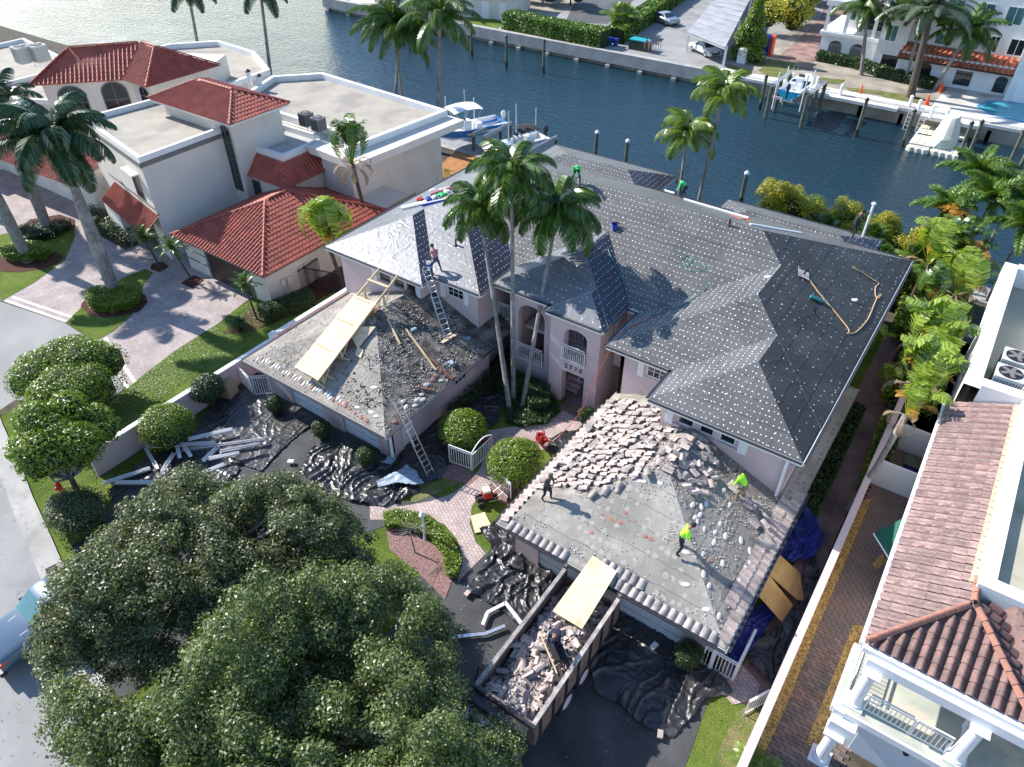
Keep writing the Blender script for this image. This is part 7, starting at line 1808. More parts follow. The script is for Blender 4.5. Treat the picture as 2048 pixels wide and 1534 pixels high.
for (px, py, lb, m, s) in ((700, 682, 'red toolbox under the ramp on the left garage roof', 'red_paint', (.4, .22, .22)), (738, 625, 'dark bag beside the ramp leg', 'canvas_black', (.5, .35, .25)), (690, 690, 'black bag under the middle of the ramp', 'canvas_black', (.4, .4, .3))):
    p = onroof(px, py, zL); t = thing('tool_bag', lb, 'bag', tuple(p)); mb = MB(); mb.ell(p + Vector((0, 0, s[2] * .5)), (s[0] * .5, s[1] * .6, s[2] * .6), 8, 5); mb.build('body', m, t); mb = MB(); mb.tube([p + Vector((-.1, 0, s[2])), p + Vector((0, 0, s[2] + .1)), p + Vector((.1, 0, s[2]))], .015, 5); mb.build('handle', 'canvas_black', t)
for (px, py, lb) in ((935, 677, 'crumpled white plastic bag with red item on the left garage roof'), (903, 726, 'crumpled pale plastic bag near the side eave of the left garage roof'), (827, 660, 'small pale rag on the debris of the left garage roof')):
    p = onroof(px, py, zL); t = thing('plastic_bag', lb, 'bag', tuple(p)); mb = MB()
    for q in range(5): mb.ell(p + Vector((R.uniform(-.12, .12), R.uniform(-.12, .12), .05)), (.14, .1, .07), 6, 4, Matrix.Rotation(R.uniform(0, 3), 3, 'Z'))
    mb.build('plastic', 'tarp_white', t)
# plywood on the truck and by the side wall
sheetthing('plywood_sheet', 'large pale plywood sheet bridging the dump truck and the garage eave', 'plywood', [P(1186, 1111, 3.0), P(1234, 1143, 3.0), P(1164, 1258, 2.45), P(1105, 1222, 2.45)][::-1], 'plywood')
sheetthing('plywood_sheet', 'square plywood piece lying on the grass by the walkway', 'plywood', [P(941, 1032, .12), P(969, 1024, .12), P(986, 1058, .12), P(950, 1066, .12)], 'plywood')
sheetthing('plywood_sheet', 'upper of two amber plywood sheets leaning beside the right garage', 'plywood', [P(1553, 1104, 1.9), P(1600, 1146, .5), P(1608, 1200, .4), P(1596, 1200, .4), P(1535, 1146, 1.9)], 'plywood_dark')
sheetthing('plywood_sheet', 'lower of two amber plywood sheets leaning beside the right garage', 'plywood', [P(1536, 1147, 1.9), P(1586, 1210, .45), P(1564, 1244, .45), P(1512, 1185, 1.9)], 'plywood_dark')
# ============================================================ DUMP TRUCK
TK = thing('dump_truck', 'brown dump truck loaded with broken roof tiles beside the right garage', 'truck', (-7.1, 12, 0))
x0, x1, y0, y1 = -8.42, -5.9, 9.75, 15.7
for (a, b_, c, d, nm) in ((x0, x0 + .09, y0, y1, 'side_panel'), (x1 - .09, x1, y0, y1, 'side_panel'), (x0 + .091, x1 - .091, y0, y0 + .1, 'front_panel')):
    mb = MB(); mb.box(a, b_, c, d, 1.1, 2.5); mb.build(nm, 'metal_rust', TK)
for x in (x0 - .03, x1 - .12): mb = MB(); mb.box(x, x + .15, y0, y1 + .05, 2.503, 2.6); mb.build('top_rail', 'old_tile_grey', TK)
mb = MB(); mb.box(x0, x1, y0, y1, .98, 1.097); mb.build('bed_floor', 'metal_rust', TK)
mb = MB(); mb.box(x0 + .1, x1 - .1, y1 - .08, y1, 1.1, 2.2); mb.build('tailgate', 'metal_rust', TK)
for x in (x0 - .02, x1 - .1): mb = MB(); mb.box(x, x + .12, y1 - .02, y1 + .12, 1.0, 2.75); mb.build('corner_post', 'metal_rust', TK)
for k in range(7):
    for x in (x0 - .055, x1 + .004): mb = MB(); mb.box(x, x + .05, y0 + .3 + k * .85, y0 + .42 + k * .85, 1.05, 2.45); mb.build('rib', 'metal_dark', TK)
mb = MB(); mb.box(x0 + .1, x1 - .1, y0 - .6, y0 - .02, 2.35, 2.5); mb.build('cab_guard', 'metal_dark', TK)
for y in (y0 - .55, y0 - .1): mb = MB(); mb.tube([(x0 - .1, y, 2.62), (x1 + .1, y, 2.62)], .07, 8); mb.build('tarp_bar', 'metal_dark', TK)
mb = MB(); mb.beam((x0 - .15, 9.6, 1.6), (x0 - .3, 10.4, 2.5), .05); mb.build('mirror_arm', 'metal_dark', TK)
mb = MB(); mb.box(x0 + .2, x1 - .2, 7.4, 9.1, .9, 2.3); mb.build('cab', 'car_white', TK); mb = MB(); mb.box(x0 + .5, x1 - .5, 6.2, 7.39, .8, 1.5); mb.build('bonnet', 'car_white', TK)
mb = MB(); mb.box(x0 + .8, x1 - .8, 6.2, 15.5, .6, .975); mb.build('chassis', 'metal_dark', TK)
for (x, ys) in ((x1 - .25, (12.0, 13.2)), (x0 + .25, (12.0, 13.2)), (x1 - .2, (7.2,)), (x0 + .2, (7.2,))):
    for y in ys:
        sg = 1 if x > -7 else -1
        mb = MB(); mb.tube([(x - sg * .3, y, .52), (x + sg * .28, y, .52)], .52, 20); w_ = mb.build('wheel', 'rubber', TK); mb = MB(); mb.tube([(x + sg * .281, y, .52), (x + sg * .29, y, .52)], [.33, .3], 16); mb.build('rim', 'boat_white', w_)
hz = lambda x, y: 1.75 + .35 * sin((x - x0) / (x1 - x0) * pi) + .12 * sin(x * 5 + y * 3) + .1 * sin(y * 2.1) - (.25 if y > 14.8 else 0)
mb = MB(); mb.poly([(x0 + .1, y0 + .1, 1.6), (x1 - .1, y0 + .1, 1.6), (x1 - .1, y1 - .1, 1.6), (x0 + .1, y1 - .1, 1.6)]); 
for i in range(12):
    for j in range(24):
        q = [(x0 + .1 + (x1 - x0 - .2) * a / 12, y0 + .11 + (y1 - y0 - .2) * b_ / 24) for a, b_ in ((i, j), (i + 1, j), (i + 1, j + 1), (i, j + 1))]; mb.face([(x, y, hz(x, y) - .08) for x, y in q])
o = mb.build('rubble_bed', 'dirty_felt'); o['kind'] = 'stuff'
shards = []
for nm, m, n, s0, s1 in (('tile_rubble', 'old_tile', 750, .12, .34), ('tile_rubble', 'old_tile_grey', 500, .1, .3), ('tile_rubble', 'mortar_white', 350, .05, .16)):
    pts = []
    for _ in range(n): x, y = R.uniform(x0 + .18, x1 - .18), R.uniform(y0 + .15, y1 - .15); pts.append((x, y, hz(x, y) + R.uniform(-.06, .1)))
    chips(nm, pts, m, s0, s1)
for k in range(70):
    x, y = R.uniform(x0 + .3, x1 - .3), R.uniform(y0 + .2, y1 - 1.6)
    o = inst('loose_tile', OT if k % 2 else WT, None, Matrix.Translation((x, y, hz(x, y) + .08)) @ Euler((R.uniform(-.5, .5), R.uniform(-.5, .5), R.uniform(0, 6.3))).to_matrix().to_4x4()); tag(o, 'whole roof tile lying on top of the rubble in the dump truck', 'roof tile', 'whole tiles in the dump truck')
# wheelbarrow tipped in the truck
c = P(1108, 1308, 2.5); t = thing('wheelbarrow', 'dark wheelbarrow tipped over on the tile rubble in the truck', 'wheelbarrow', tuple(c))
M = Matrix.Translation(c) @ Matrix.Rotation(radians(-35), 4, 'Z') @ Matrix.Rotation(radians(-50), 4, 'X')
mb = MB(); b0 = [Vector((x, y, 0)) for x, y in ((-.3, -.2), (.3, -.2), (.35, .2), (-.35, .2))]; b1 = [Vector((x, y, .3)) for x, y in ((-.5, -.32), (.5, -.32), (.55, .35), (-.55, .35))]
mb.face([M @ v for v in b0][::-1]); mb.face([M @ v for v in b0])
for i in range(4): j = (i + 1) % 4; q = [M @ b0[i], M @ b0[j], M @ b1[j], M @ b1[i]]; mb.face(q); mb.face([v + (M.to_3x3() @ Vector((0, 0, -.01))) for v in q][::-1])
mb.build('tray', 'metal_dark', t)
for s in (-.28, .28): mb = MB(); mb.beam(M @ Vector((-.9, s, -.05)), M @ Vector((.75, s * .6, -.12)), .045); mb.build('handle', 'lumber', t)
mb = MB(); mb.tube([M @ Vector((.8, -.05, -.15)), M @ Vector((.8, .05, -.15))], .2, 14); mb.build('wheel', 'rubber', t)
# ============================================================ TARPS
from mathutils import noise as MN
def tarp(name, label, poly, z, m, amp=.16, res=.05, sc=1.1, cat='tarp', zf=None, seed=0., edge=.05):
    poly = [tuple(p[:2]) for p in poly]; xs = [p[0] for p in poly]; ys = [p[1] for p in poly]; t = thing(name, label, cat, (xs[0], ys[0], z))
    nx = int((max(xs) - min(xs)) / res) + 2; ny = int((max(ys) - min(ys)) / res) + 2; idx = {}; V_ = []; F_ = []
    def vid(i, j):
        if (i, j) not in idx:
            x, y = min(xs) + i * res, min(ys) + j * res
            q = Vector((x * sc + seed, y * sc * .8 - seed, seed)); wv = Vector((MN.noise(q * .7), MN.noise(q * .7 + Vector((9, 3, 1))), 0)) * 1.4
            r1 = max(0, 1 - 5.5 * abs(MN.noise(Vector((q.x * 1.5, q.y * .7, q.z)) + wv))) ** 1.1; r2 = max(0, 1 - 5 * abs(MN.noise(Vector((q.x * 2.4, q.y * 4.2, q.z)) + wv * 1.6)))
            zz = (zf(x, y) if zf else z) + edge + amp * (.42 * r1 + .2 * r2 + .12 * MN.noise(q * 1.2) + .05 * abs(MN.noise(q * 7)))
            idx[(i, j)] = len(V_); V_.append((x + .5 * res * MN.noise(q * 3), y + .5 * res * MN.noise(q * 3 + Vector((5, 5, 5))), zz))
        return idx[(i, j)]
    for i in range(nx):
        for j in range(ny):
            cx, cy = min(xs) + (i + .5) * res, min(ys) + (j + .5) * res
            w2 = .12 * MN.noise(Vector((cx * 1.3, cy * 1.3, seed)))
            if inpoly((cx + w2, cy + w2), poly): F_.append((vid(i, j), vid(i + 1, j), vid(i + 1, j + 1), vid(i, j + 1)))
    off = Vector(t.location); me = bpy.data.meshes.new('plastic'); me.from_pydata([(Vector(v) - off)[:] for v in V_], [], F_); me.materials.append(M_[m]); me.polygons.foreach_set('use_smooth', [True] * len(F_))
    o = bpy.data.objects.new('plastic', me); COL.objects.link(o); o.parent = t; return t
mat('tarp_black', (.026, .027, .03), .36, spec=.65, bump=.5, bscale=16, bumpd=.02, stains=(1.2, .5, .75, (.13, .125, .12), .5))
tarp('black_tarp', 'shiny wrinkled black plastic spread before the left garage door beside the garden lawn', W([(430, 800), (470, 785), (505, 745), (540, 760), (560, 800), (600, 818), (640, 840), (600, 868), (560, 905), (520, 945), (500, 935), (440, 905), (375, 890), (400, 850)]), .03, 'tarp_black', .09, seed=1.)
tarp('black_tarp', 'black plastic under the pile of white gutters at the garden wall', W([(215, 985), (290, 920), (380, 885), (450, 905), (480, 940), (430, 990), (330, 1010), (240, 1010)]), .04, 'tarp_black', .12, seed=2.)
tarp('black_tarp', 'deeply wrinkled black plastic before the second left garage door', W([(660, 872), (690, 880), (720, 890), (760, 915), (790, 930), (830, 960), (840, 985), (770, 1015), (700, 1005), (630, 975), (600, 945), (625, 900)]), .03, 'tarp_black', .3, seed=3.)
tarp('black_tarp', 'shaded black plastic strip along the side of the left garage', W([(805, 905), (850, 850), (900, 800), (960, 760), (1000, 705), (1012, 740), (1010, 800), (990, 850), (960, 870), (925, 900), (895, 930), (880, 960), (845, 970), (800, 940)]), .03, 'tarp_black', .22, seed=4.)
tarp('black_tarp', 'glossy crumpled black plastic left of the dump truck', W([(928, 1190), (985, 1108), (1035, 1105), (1090, 1130), (1110, 1150), (1075, 1215), (1045, 1258), (1012, 1228), (960, 1195)]), .03, 'tarp_black', .3, seed=5.)
tarp('black_tarp', 'crumpled black plastic at the front corner of the right garage by the lawn', W([(962, 1062), (990, 1050), (1020, 1065), (1045, 1090), (1045, 1150), (1010, 1135), (985, 1110)]), .1, 'tarp_black', .5, seed=6.)
tarp('black_tarp', 'wide black plastic right of the dump truck before the garage doors', W([(1215, 1240), (1262, 1225), (1368, 1290), (1388, 1325), (1440, 1332), (1462, 1388), (1412, 1400), (1345, 1478), (1290, 1455), (1230, 1408), (1190, 1385), (1180, 1320)]), .03, 'tarp_black', .28, seed=7.)
tarp('black_tarp', 'black plastic heap in the side passage below the leaning plywood', W([(1495, 1335), (1495, 1290), (1545, 1265), (1590, 1215), (1612, 1130), (1630, 1110), (1636, 1165), (1600, 1270), (1560, 1330), (1540, 1370)]), .05, 'tarp_black', .5, seed=8.)
tarp('black_tarp', 'small dark tarp beside the walkway below the entrance', W([(1100, 880), (1125, 865), (1170, 862), (1150, 890), (1120, 915), (1095, 900)]), .04, 'tarp_black', .15, seed=9.)
tarp('blue_tarp', 'upper crumpled blue tarp beside the right garage', W([(1545, 1110), (1575, 1035), (1600, 1020), (1625, 1040), (1645, 1085), (1625, 1120), (1580, 1135)]), .2, 'tarp_blue', .5, seed=10.)
tarp('blue_tarp', 'lower crumpled blue tarp behind the white front fence', W([(1450, 1300), (1480, 1240), (1530, 1210), (1550, 1235), (1520, 1280), (1485, 1325), (1462, 1350)]), .2, 'tarp_blue', .5, seed=11.)
tarp('grey_tarp', 'pale blue-grey tarp flap by the foot of the ladder', W([(755, 975), (790, 955), (815, 940), (835, 955), (848, 978), (830, 980), (800, 975), (760, 985)]), .35, 'tarp_white', .12, seed=12.)
tarp('grey_tarp', 'small pale blue-grey tarp flap at the left garage corner', W([(765, 935), (785, 915), (800, 900), (798, 920), (785, 940)]), .3, 'tarp_white', .12, seed=13.)
tarp('black_tarp', 'black plastic end showing at the curb under the tree', W([(148, 1095), (175, 1075), (225, 1050), (240, 1060), (190, 1085), (155, 1110)]), .04, 'tarp_black', .2, seed=14.)
# drapes against walls
t = thing('black_drape', 'black plastic drape hanging beside the right side gate', 'tarp', (-13, 19.2, 0)); mb = MB()
for k in range(10):
    a = P(1022 + k * 1.6, 958 - k * .5, 1.3); b_ = P(1012 + k * 2.2, 1008 - k * 1.2, 0.02); a2 = P(1022 + (k + 1) * 1.6, 958 - (k + 1) * .5, 1.3 + .1 * (k % 2)); b2 = P(1012 + (k + 1) * 2.2, 1008 - (k + 1) * 1.2, .02); mb.face([b_, b2, a2 + Vector((0, .08 * (k % 2), 0)), a + Vector((0, .08 * ((k + 1) % 2), 0))])
mb.build('plastic', 'tarp_black', t)
# ============================================================ GUTTER PILE, GATES, SMALL THINGS
gl_ = [((291, 895), (431, 887)), ((291, 896), (315, 938)), ((205, 969), (301, 938)), ((229, 967), (305, 966)), ((325, 945), (349, 907)), ((407, 923), (445, 887)), ((363, 902), (531, 880)), ((377, 880), (466, 860)), ((418, 919), (479, 907)), ((368, 894), (382, 913)), ((355, 894), (360, 916)), ((440, 905), (520, 890)), ((400, 950), (450, 930))]
gp = ['longest top gutter beside the round bush', 'short gutter forming the pile corner', 'gutter reaching left over the grass', 'lowest level gutter near the small tree', 'steep short gutter in the middle', 'gutter rising to the right in the middle', 'dark gutter reaching furthest right', 'uppermost gutter on the shiny plastic', 'short gutter low on the right', 'tiny stub right of the pile centre', 'tiny stub left of the pile centre', 'dull gutter beneath the dark one', 'gutter end beside the big tree']
for k, (a, b_) in enumerate(gl_):
    p0, p1 = P(*a, .22 + .03 * k), P(*b_, .18 + .03 * k); t = thing('gutter_length', 'removed white metal ' + gp[k], 'gutter', tuple(p0), 'removed gutters by the garden wall')
    d = (p1 - p0).normalized(); s = Vector((-d.y, d.x, 0)); m = 'metal_alu' if k in (6, 11) else 'white_paint'
    mb = MB(); mb.beam(p0, p1, .16, .015); mb.beam(p0 + s * .08 + Vector((0, 0, .06)), p1 + s * .08 + Vector((0, 0, .06)), .015, .13); mb.beam(p0 - s * .08 + Vector((0, 0, .05)), p1 - s * .08 + Vector((0, 0, .05)), .015, .1); mb.build('channel', m, t)
for k, (pts, lb) in enumerate((([(883, 1277), (970, 1268), (1010, 1252)], 'bent grey gutter length on the driveway left of the truck'), ([(965, 1250), (975, 1225), (1010, 1207)], 'bent white metal strip on the black plastic left of the truck'), ([(1010, 1205), (1030, 1230), (1045, 1250)], 'narrow metal strip across the black plastic by the truck'))):
    q = PP(pts, .2); t = thing('gutter_length', lb, 'gutter', tuple(q[0])); mb = MB()
    for a, b_ in zip(q, q[1:]): mb.beam(a, b_, .14, .08)
    mb.build('channel', 'metal_alu' if k == 0 else 'white_paint', t)
c = P(457, 790, 0); t = thing('cardboard_box', 'tall brown cardboard box beside the stemmed bush at the garden wall', 'box', tuple(c)); mb = MB(); T = Matrix.Translation(c) @ Matrix.Rotation(.3, 4, 'Z'); mb.box(-.45, .45, -.4, .4, .03, 1.0, T); mb.build('body', 'cardboard', t)
for s in (-1, 1): mb = MB(); mb.box(-.46, .46, min(s * .02, s * .41), max(s * .02, s * .41), 1.003, 1.02, T); mb.build('flap', 'cardboard', t)
def gate(label, a, b_, h=1.25, z=.02, arch=0., sp=.13, name='white_gate', cat='gate'):
    a = Vector((a[0], a[1], z)); b_ = Vector((b_[0], b_[1], z)); t = thing(name, label, cat, tuple(a)); d = b_ - a; L = d.length; d /= L
    def top(s): return h + arch * sin(pi * min(1, max(0, s / L)) * .5)
    mb = MB(); mb.beam(a + Vector((0, 0, h - .14)), b_ + Vector((0, 0, h - .14)), .04); mb.beam(a + Vector((0, 0, .1)), b_ + Vector((0, 0, .1)), .04); n_ = 8
    if arch:
        for k in range(n_): s0, s1 = L * k / n_, L * (k + 1) / n_; mb.beam(a + d * s0 + Vector((0, 0, h + arch * sin(pi * k / n_))), a + d * s1 + Vector((0, 0, h + arch * sin(pi * (k + 1) / n_))), .045)
    else: mb.beam(a + Vector((0, 0, h)), b_ + Vector((0, 0, h)), .045)
    mb.build('frame', 'white_paint', t); n_ = int(L / sp)
    for k in range(n_ + 1):
        p = a + d * L * k / n_; mb = MB(); e = k in (0, n_); mb.beam(p + Vector((0, 0, 0 if e else .12)), p + Vector((0, 0, h if e else h - .16)), .05 if e else .026); mb.build('bar' if not e else 'post', 'white_paint', t)
    return t
G = [P(900, 925), P(942, 941), P(984, 905), P(983, 968), P(1021, 1002)]
gate('white fence panel left of the arched garden gate', G[0], G[1]); gate('white garden gate leaf with an arched top standing open', G[1] + Vector((.08, 0, 0)), G[2], arch=.35); gate('white fence panel right of the walkway near the small engine', G[3], G[4])
gate('white metal fence beside the right garage corner and clipped bush', (-2.45, 16.6), (-1.2, 16.6), 1.3, name='white_fence', cat='fence'); t = thing('white_fence', 'solid white fence panel beside the blue tarp at the garage corner', 'fence', (-1.15, 16.6, 0)); mb = MB(); mb.box(-1.18, -1.12, 16.65, 18.3, .02, 1.3); mb.build('board', 'white_paint', t); mb = MB(); mb.box(-1.2, -1.1, 16.6, 18.35, 1.303, 1.36); mb.build('cap', 'white_paint', t)
a, b_ = P(1515, 1372), P(1537, 1395); gate('small white gate standing against the pink wall at the front', (-.3, 15.6), (.15, 16.4), 1.1)
gate('white open gate leaf at the far left corner of the left garage', P(475, 758), P(508, 790), 1.3); gate('white fence panel against the left garage pier', (-29.9, 17.3), (-29.2, 17.9), 1.4, sp=.12)
bf = thing('black_fence', 'black metal fence and gate between the cream villa and the garden wall', 'fence', (-36, 27, 0)); a = Vector((-36.2, 28.4, 0)); 
for (p0, p1) in (((-36.2, 28.3), (-36.0, 26.0 + .3)), ((-36.0, 26.9), (-32.0, 28.2))):
    p0 = Vector((*p0, 0)); p1 = Vector((*p1, 0)); L = (p1 - p0).length; mb = MB(); mb.beam(p0 + Vector((0, 0, 1.6)), p1 + Vector((0, 0, 1.6)), .05); mb.beam(p0 + Vector((0, 0, .15)), p1 + Vector((0, 0, .15)), .05); mb.build('rail', 'metal_dark', bf)
    for k in range(int(L / .13) + 1): q = p0.lerp(p1, k * .13 / L); mb = MB(); mb.beam(q + Vector((0, 0, .05)), q + Vector((0, 0, 1.7)), .024); mb.build('picket', 'metal_dark', bf)
for k, (y, lb) in enumerate(((33.7, 'rear white panel gate in the passage of the white house'), (30.4, 'front white panel gate in the passage of the white house'))):
    t = thing('panel_gate', lb, 'gate', (1.5, y, 0)); mb = MB(); mb.box(.5, 2.35, y, y + .05, .05, 1.7); mb.build('panel', 'white_paint', t); mb = MB(); mb.box(.6, 2.25, y - .02, y - .003, .15, .2); mb.box(.6, 2.25, y - .02, y - .003, 1.5, 1.55); mb.build('moulding', 'white_stucco', t); mb = MB(); mb.box(2.36, 2.46, y - .04, y + .09, 0, 1.8); mb.build('post', 'white_paint', t)
t = thing('wheeled_bin', 'dark wheeled rubbish bin with blue sides between the white panel gates', 'bin', (1.9, 31.9, 0)); mb = MB(); mb.tube([(1.9, 31.9, .05), (1.9, 31.9, .95)], [.3, .42], 4); mb.build('body', 'plastic_blue', t); mb = MB(); mb.box(1.5, 2.35, 31.55, 32.3, .96, 1.06); mb.build('lid', 'trash_green', t)
c = P(850, 1077, .05); t = thing('garden_lamp', 'white garden lamp post with round head in the pink gravel bed', 'lamp post', tuple(c)); mb = MB(); mb.tube([c, c + Vector((0, 0, .15)), c + Vector((0, 0, 1.55))], [.09, .06, .05], 10); mb.build('post', 'white_paint', t); mb = MB(); mb.ell(c + Vector((0, 0, 1.66)), (.15, .15, .12), 12, 8); mb.build('lamp_head', 'white_paint', t); mb = MB(); mb.tube([c + Vector((0, 0, 1.75)), c + Vector((0, 0, 1.85))], [.1, .03], 8); mb.build('finial', 'white_paint', t)
c = P(830, 1105, .05); t = thing('bare_sapling', 'small grey leafless sapling on the pink gravel beside the lamp', 'tree', tuple(c)); mb = MB(); tp = c + Vector((-.25, .1, 1.1)); mb.tube([c, tp], [.04, .025], 6); mb.build('trunk', 'bark_grey', t)
mb = MB()
for k in range(60): q = tp + Vector((R.gauss(0, .4), R.gauss(0, .4), R.uniform(0, .7))); mb.tube([tp.lerp(q, .3) + Vector((0, 0, .1)), q], [.01, .004], 3)
o = mb.build('twigs', 'old_tile_grey', t); o['kind'] = 'stuff'
c = P(125, 985, 0); t = thing('fire_hydrant', 'red fire hydrant on the grass verge under the small leafy tree', 'fire hydrant', tuple(c)); mb = MB(); mb.tube([c, c + Vector((0, 0, .1)), c + Vector((0, 0, .12)), c + Vector((0, 0, .55)), c + Vector((0, 0, .7)), c + Vector((0, 0, .78))], [.17, .17, .12, .12, .13, .03], 12); mb.build('barrel', 'red_paint', t)
for s in (-1, 1): mb = MB(); mb.tube([c + Vector((s * .1, 0, .45)), c + Vector((s * .2, 0, .45))], .06, 8); mb.build('nozzle', 'red_paint', t)
mb = MB(); mb.tube([c + Vector((0, -.1, .4)), c + Vector((0, -.22, .4))], .08, 8); mb.build('hose_outlet', 'red_paint', t)
# storm drain grate
p0 = P(110, 1145, .03); t = thing('drain_grate', 'rusty storm drain grate in the gutter beside the curb', 'drain grate', tuple(p0)); mb = MB(); T = Matrix.Translation(p0) @ Matrix.Rotation(-.27, 4, 'Z'); mb.box(-.5, .5, -.3, .3, -.01, .0, T); mb.build('pit', 'fan_dark', t)
for k in range(8): mb = MB(); mb.box(-.46 + k * .13, -.42 + k * .13, -.3, .3, .003, .03, T); mb.build('bar', 'metal_rust', t)
p0 = P(157, 693, .012); t = thing('utility_cover', 'small rectangular utility cover in the grey road', 'cover', tuple(p0)); mb = MB(); T = Matrix.Translation(p0) @ Matrix.Rotation(radians(-3), 4, 'Z'); mb.box(-.75, .75, -.22, .22, -.008, .006, T); mb.build('frame', 'concrete_white', t); mb = MB(); mb.box(-.55, .55, -.14, .14, .009, .014, T); mb.build('lid', 'concrete', t)
# small engine
c = P(975, 1005, 0); t = thing('engine_compressor', 'small red and black wheeled engine compressor on the lawn by the walkway', 'machine', tuple(c)); T = Matrix.Translation(c) @ Matrix.Rotation(.9, 4, 'Z')
mb = MB(); mb.tube([T @ Vector((-.5, 0, .3)), T @ Vector((.5, 0, .3))], .17, 12); mb.build('tank', 'canvas_black', t); mb = MB(); mb.box(-.2, .25, -.2, .2, .48, .8, T); mb.build('engine', 'red_paint', t); mb = MB(); mb.box(-.2, .15, -.15, .2, .803, .95, T); mb.build('fuel_tank', 'canvas_beige', t)
for s in (-1, 1):
    mb = MB(); mb.tube([T @ Vector((-.35, s * .24, .2)), T @ Vector((-.35, s * .32, .2))], .2, 14); mb.build('wheel', 'rubber', t); mb = MB(); mb.tube([T @ Vector((.3, s * .2, .4)), T @ Vector((.75, s * .2, .75))], .02, 6); mb.build('handle', 'metal_alu', t)
# debris blocks on tarps
for (px, py, lb) in ((935, 1188, 'pale brick holding down the corner of the plastic left of the truck'), (1320, 1470, 'pale brick holding down the plastic corner on the right driveway'), (1308, 1293, 'white scrap standing on the black plastic before the garage'), (582, 925, 'white tub on the grey driveway by the big tree')):
    c = P(px, py, .12); t = thing('brick', lb, 'brick', tuple(c)); mb = MB(); mb.cbox(c + Vector((0, 0, .06)), (.3, .2, .12), R.uniform(0, 2)); mb.build('block', 'old_tile' if 'brick' in lb else 'white_paint', t)
# ============================================================ THINGS ON THE MAIN ROOF
def rope(name, label, pts, r, m, cat='rope', n=6, lift=.04, zs=None):
    q = []
    for k, (px, py) in enumerate(pts): q.append((onz(px, py) + Vector((0, 0, lift))) if zs is None or zs[k] is None else P(px, py, zs[k]))
    # Catmull-Rom
    out = []
    for i in range(len(q) - 1):
        p0, p1, p2, p3 = q[max(0, i - 1)], q[i], q[i + 1], q[min(len(q) - 1, i + 2)]
        for s in range(5): u = s / 5; out.append(.5 * ((2 * p1) + (p2 - p0) * u + (2 * p0 - 5 * p1 + 4 * p2 - p3) * u * u + (3 * p1 - p0 - 3 * p2 + p3) * u ** 3))
    out.append(q[-1]); mb = MB(); mb.tube(out, r, n); t = thing(name, label, cat, tuple(q[0])); mb.build('cord', m, t, smooth=True); return t
rope('rope', 'tan rope lying in a wide V on the right roof slope', [(1612, 552), (1640, 590), (1672, 628), (1697, 660), (1695, 668), (1712, 665), (1735, 640), (1748, 610), (1755, 595), (1762, 590), (1755, 598), (1750, 590), (1751, 575), (1757, 568), (1748, 562), (1730, 550), (1712, 540), (1705, 534)], .03, 'rope')
rope('air_hose', 'red hose hanging from the roof past the entrance to the garden', [(1342, 612), (1325, 628), (1290, 642), (1250, 662), (1235, 672), (1210, 720), (1188, 765), (1160, 825), (1120, 870), (1088, 893)], .017, 'hose_red', 'hose', zs=[None, None, None, None, 5.95, 4.6, 3.3, 1.9, .7, .2])
rope('air_hose', 'teal hose crossing the valley beside the entrance roof', [(1216, 500), (1228, 530), (1245, 560), (1262, 590), (1270, 625), (1265, 645)], .022, 'hose_teal', 'hose')
rope('air_hose', 'thin teal hose looping across the middle of the large dotted roof', [(1420, 555), (1410, 580), (1380, 602), (1350, 618), (1320, 615), (1335, 610), (1325, 625), (1300, 632)], .02, 'hose_teal', 'hose')
rope('air_hose', 'tangled coil of dark hose on the large dotted roof', [(1355, 515), (1370, 508), (1385, 520), (1372, 535), (1360, 525), (1378, 512), (1400, 525), (1410, 538), (1395, 545), (1375, 540), (1365, 520), (1390, 530), (1413, 535)], .014, 'hose_teal', 'hose')
rope('orange_cord', 'orange cord on the ridge between white battens', [(1462, 430), (1475, 436), (1490, 440), (1497, 436), (1485, 432), (1500, 444)], .02, 'plastic_orange', 'cord')
def onboard(name, label, a, b_, w_, h, m, cat):
    p0, p1 = onz(*a) + Vector((0, 0, h / 2 + .02)), onz(*b_) + Vector((0, 0, h / 2 + .02)); t = thing(name, label, cat, tuple(p0)); mb = MB(); mb.beam(p0, p1, w_, h); mb.build('board', m, t)
onboard('white_batten', 'long white batten along the ridge right of the green-vested worker', (1368, 400), (1496, 438), .14, .08, 'white_paint', 'batten')
onboard('white_batten', 'pale blue-white batten on the ridge near the right roof hip', (1500, 450), (1602, 468), .14, .08, 'door_white', 'batten')
onboard('white_batten', 'white batten left of the green-vested worker by the ridge', (1318, 379), (1348, 388), .14, .08, 'white_paint', 'batten')
def onz_plate(px, py, w_, l_, yaw):
    p = onz(px, py); return frame_at(zAll, p.x, p.y, yaw, .03), p
T, p = onz_plate(1606, 550, 0, 0, .4); t = thing('anchor_plate', 'grey plywood anchor plate at the end of the tan rope', 'plate', tuple(p)); mb = MB(); mb.box(-.3, .3, -.3, .3, 0, .03, T); mb.build('plate', 'old_tile_grey', t); mb = MB(); mb.tube([T @ Vector((0, 0, .03)), T @ Vector((0, 0, .45))], .05, 8); mb.build('stub', 'metal_dark', t)
p0, p1 = onz(1620, 596), onz(1648, 607); t = thing('vent_tube', 'dark green cylinder lying on the right roof slope', 'tube', tuple(p0)); mb = MB(); mb.tube([p0 + Vector((0, 0, .1)), p1 + Vector((0, 0, .1))], .09, 10); mb.build('tube', 'hose_teal', t)
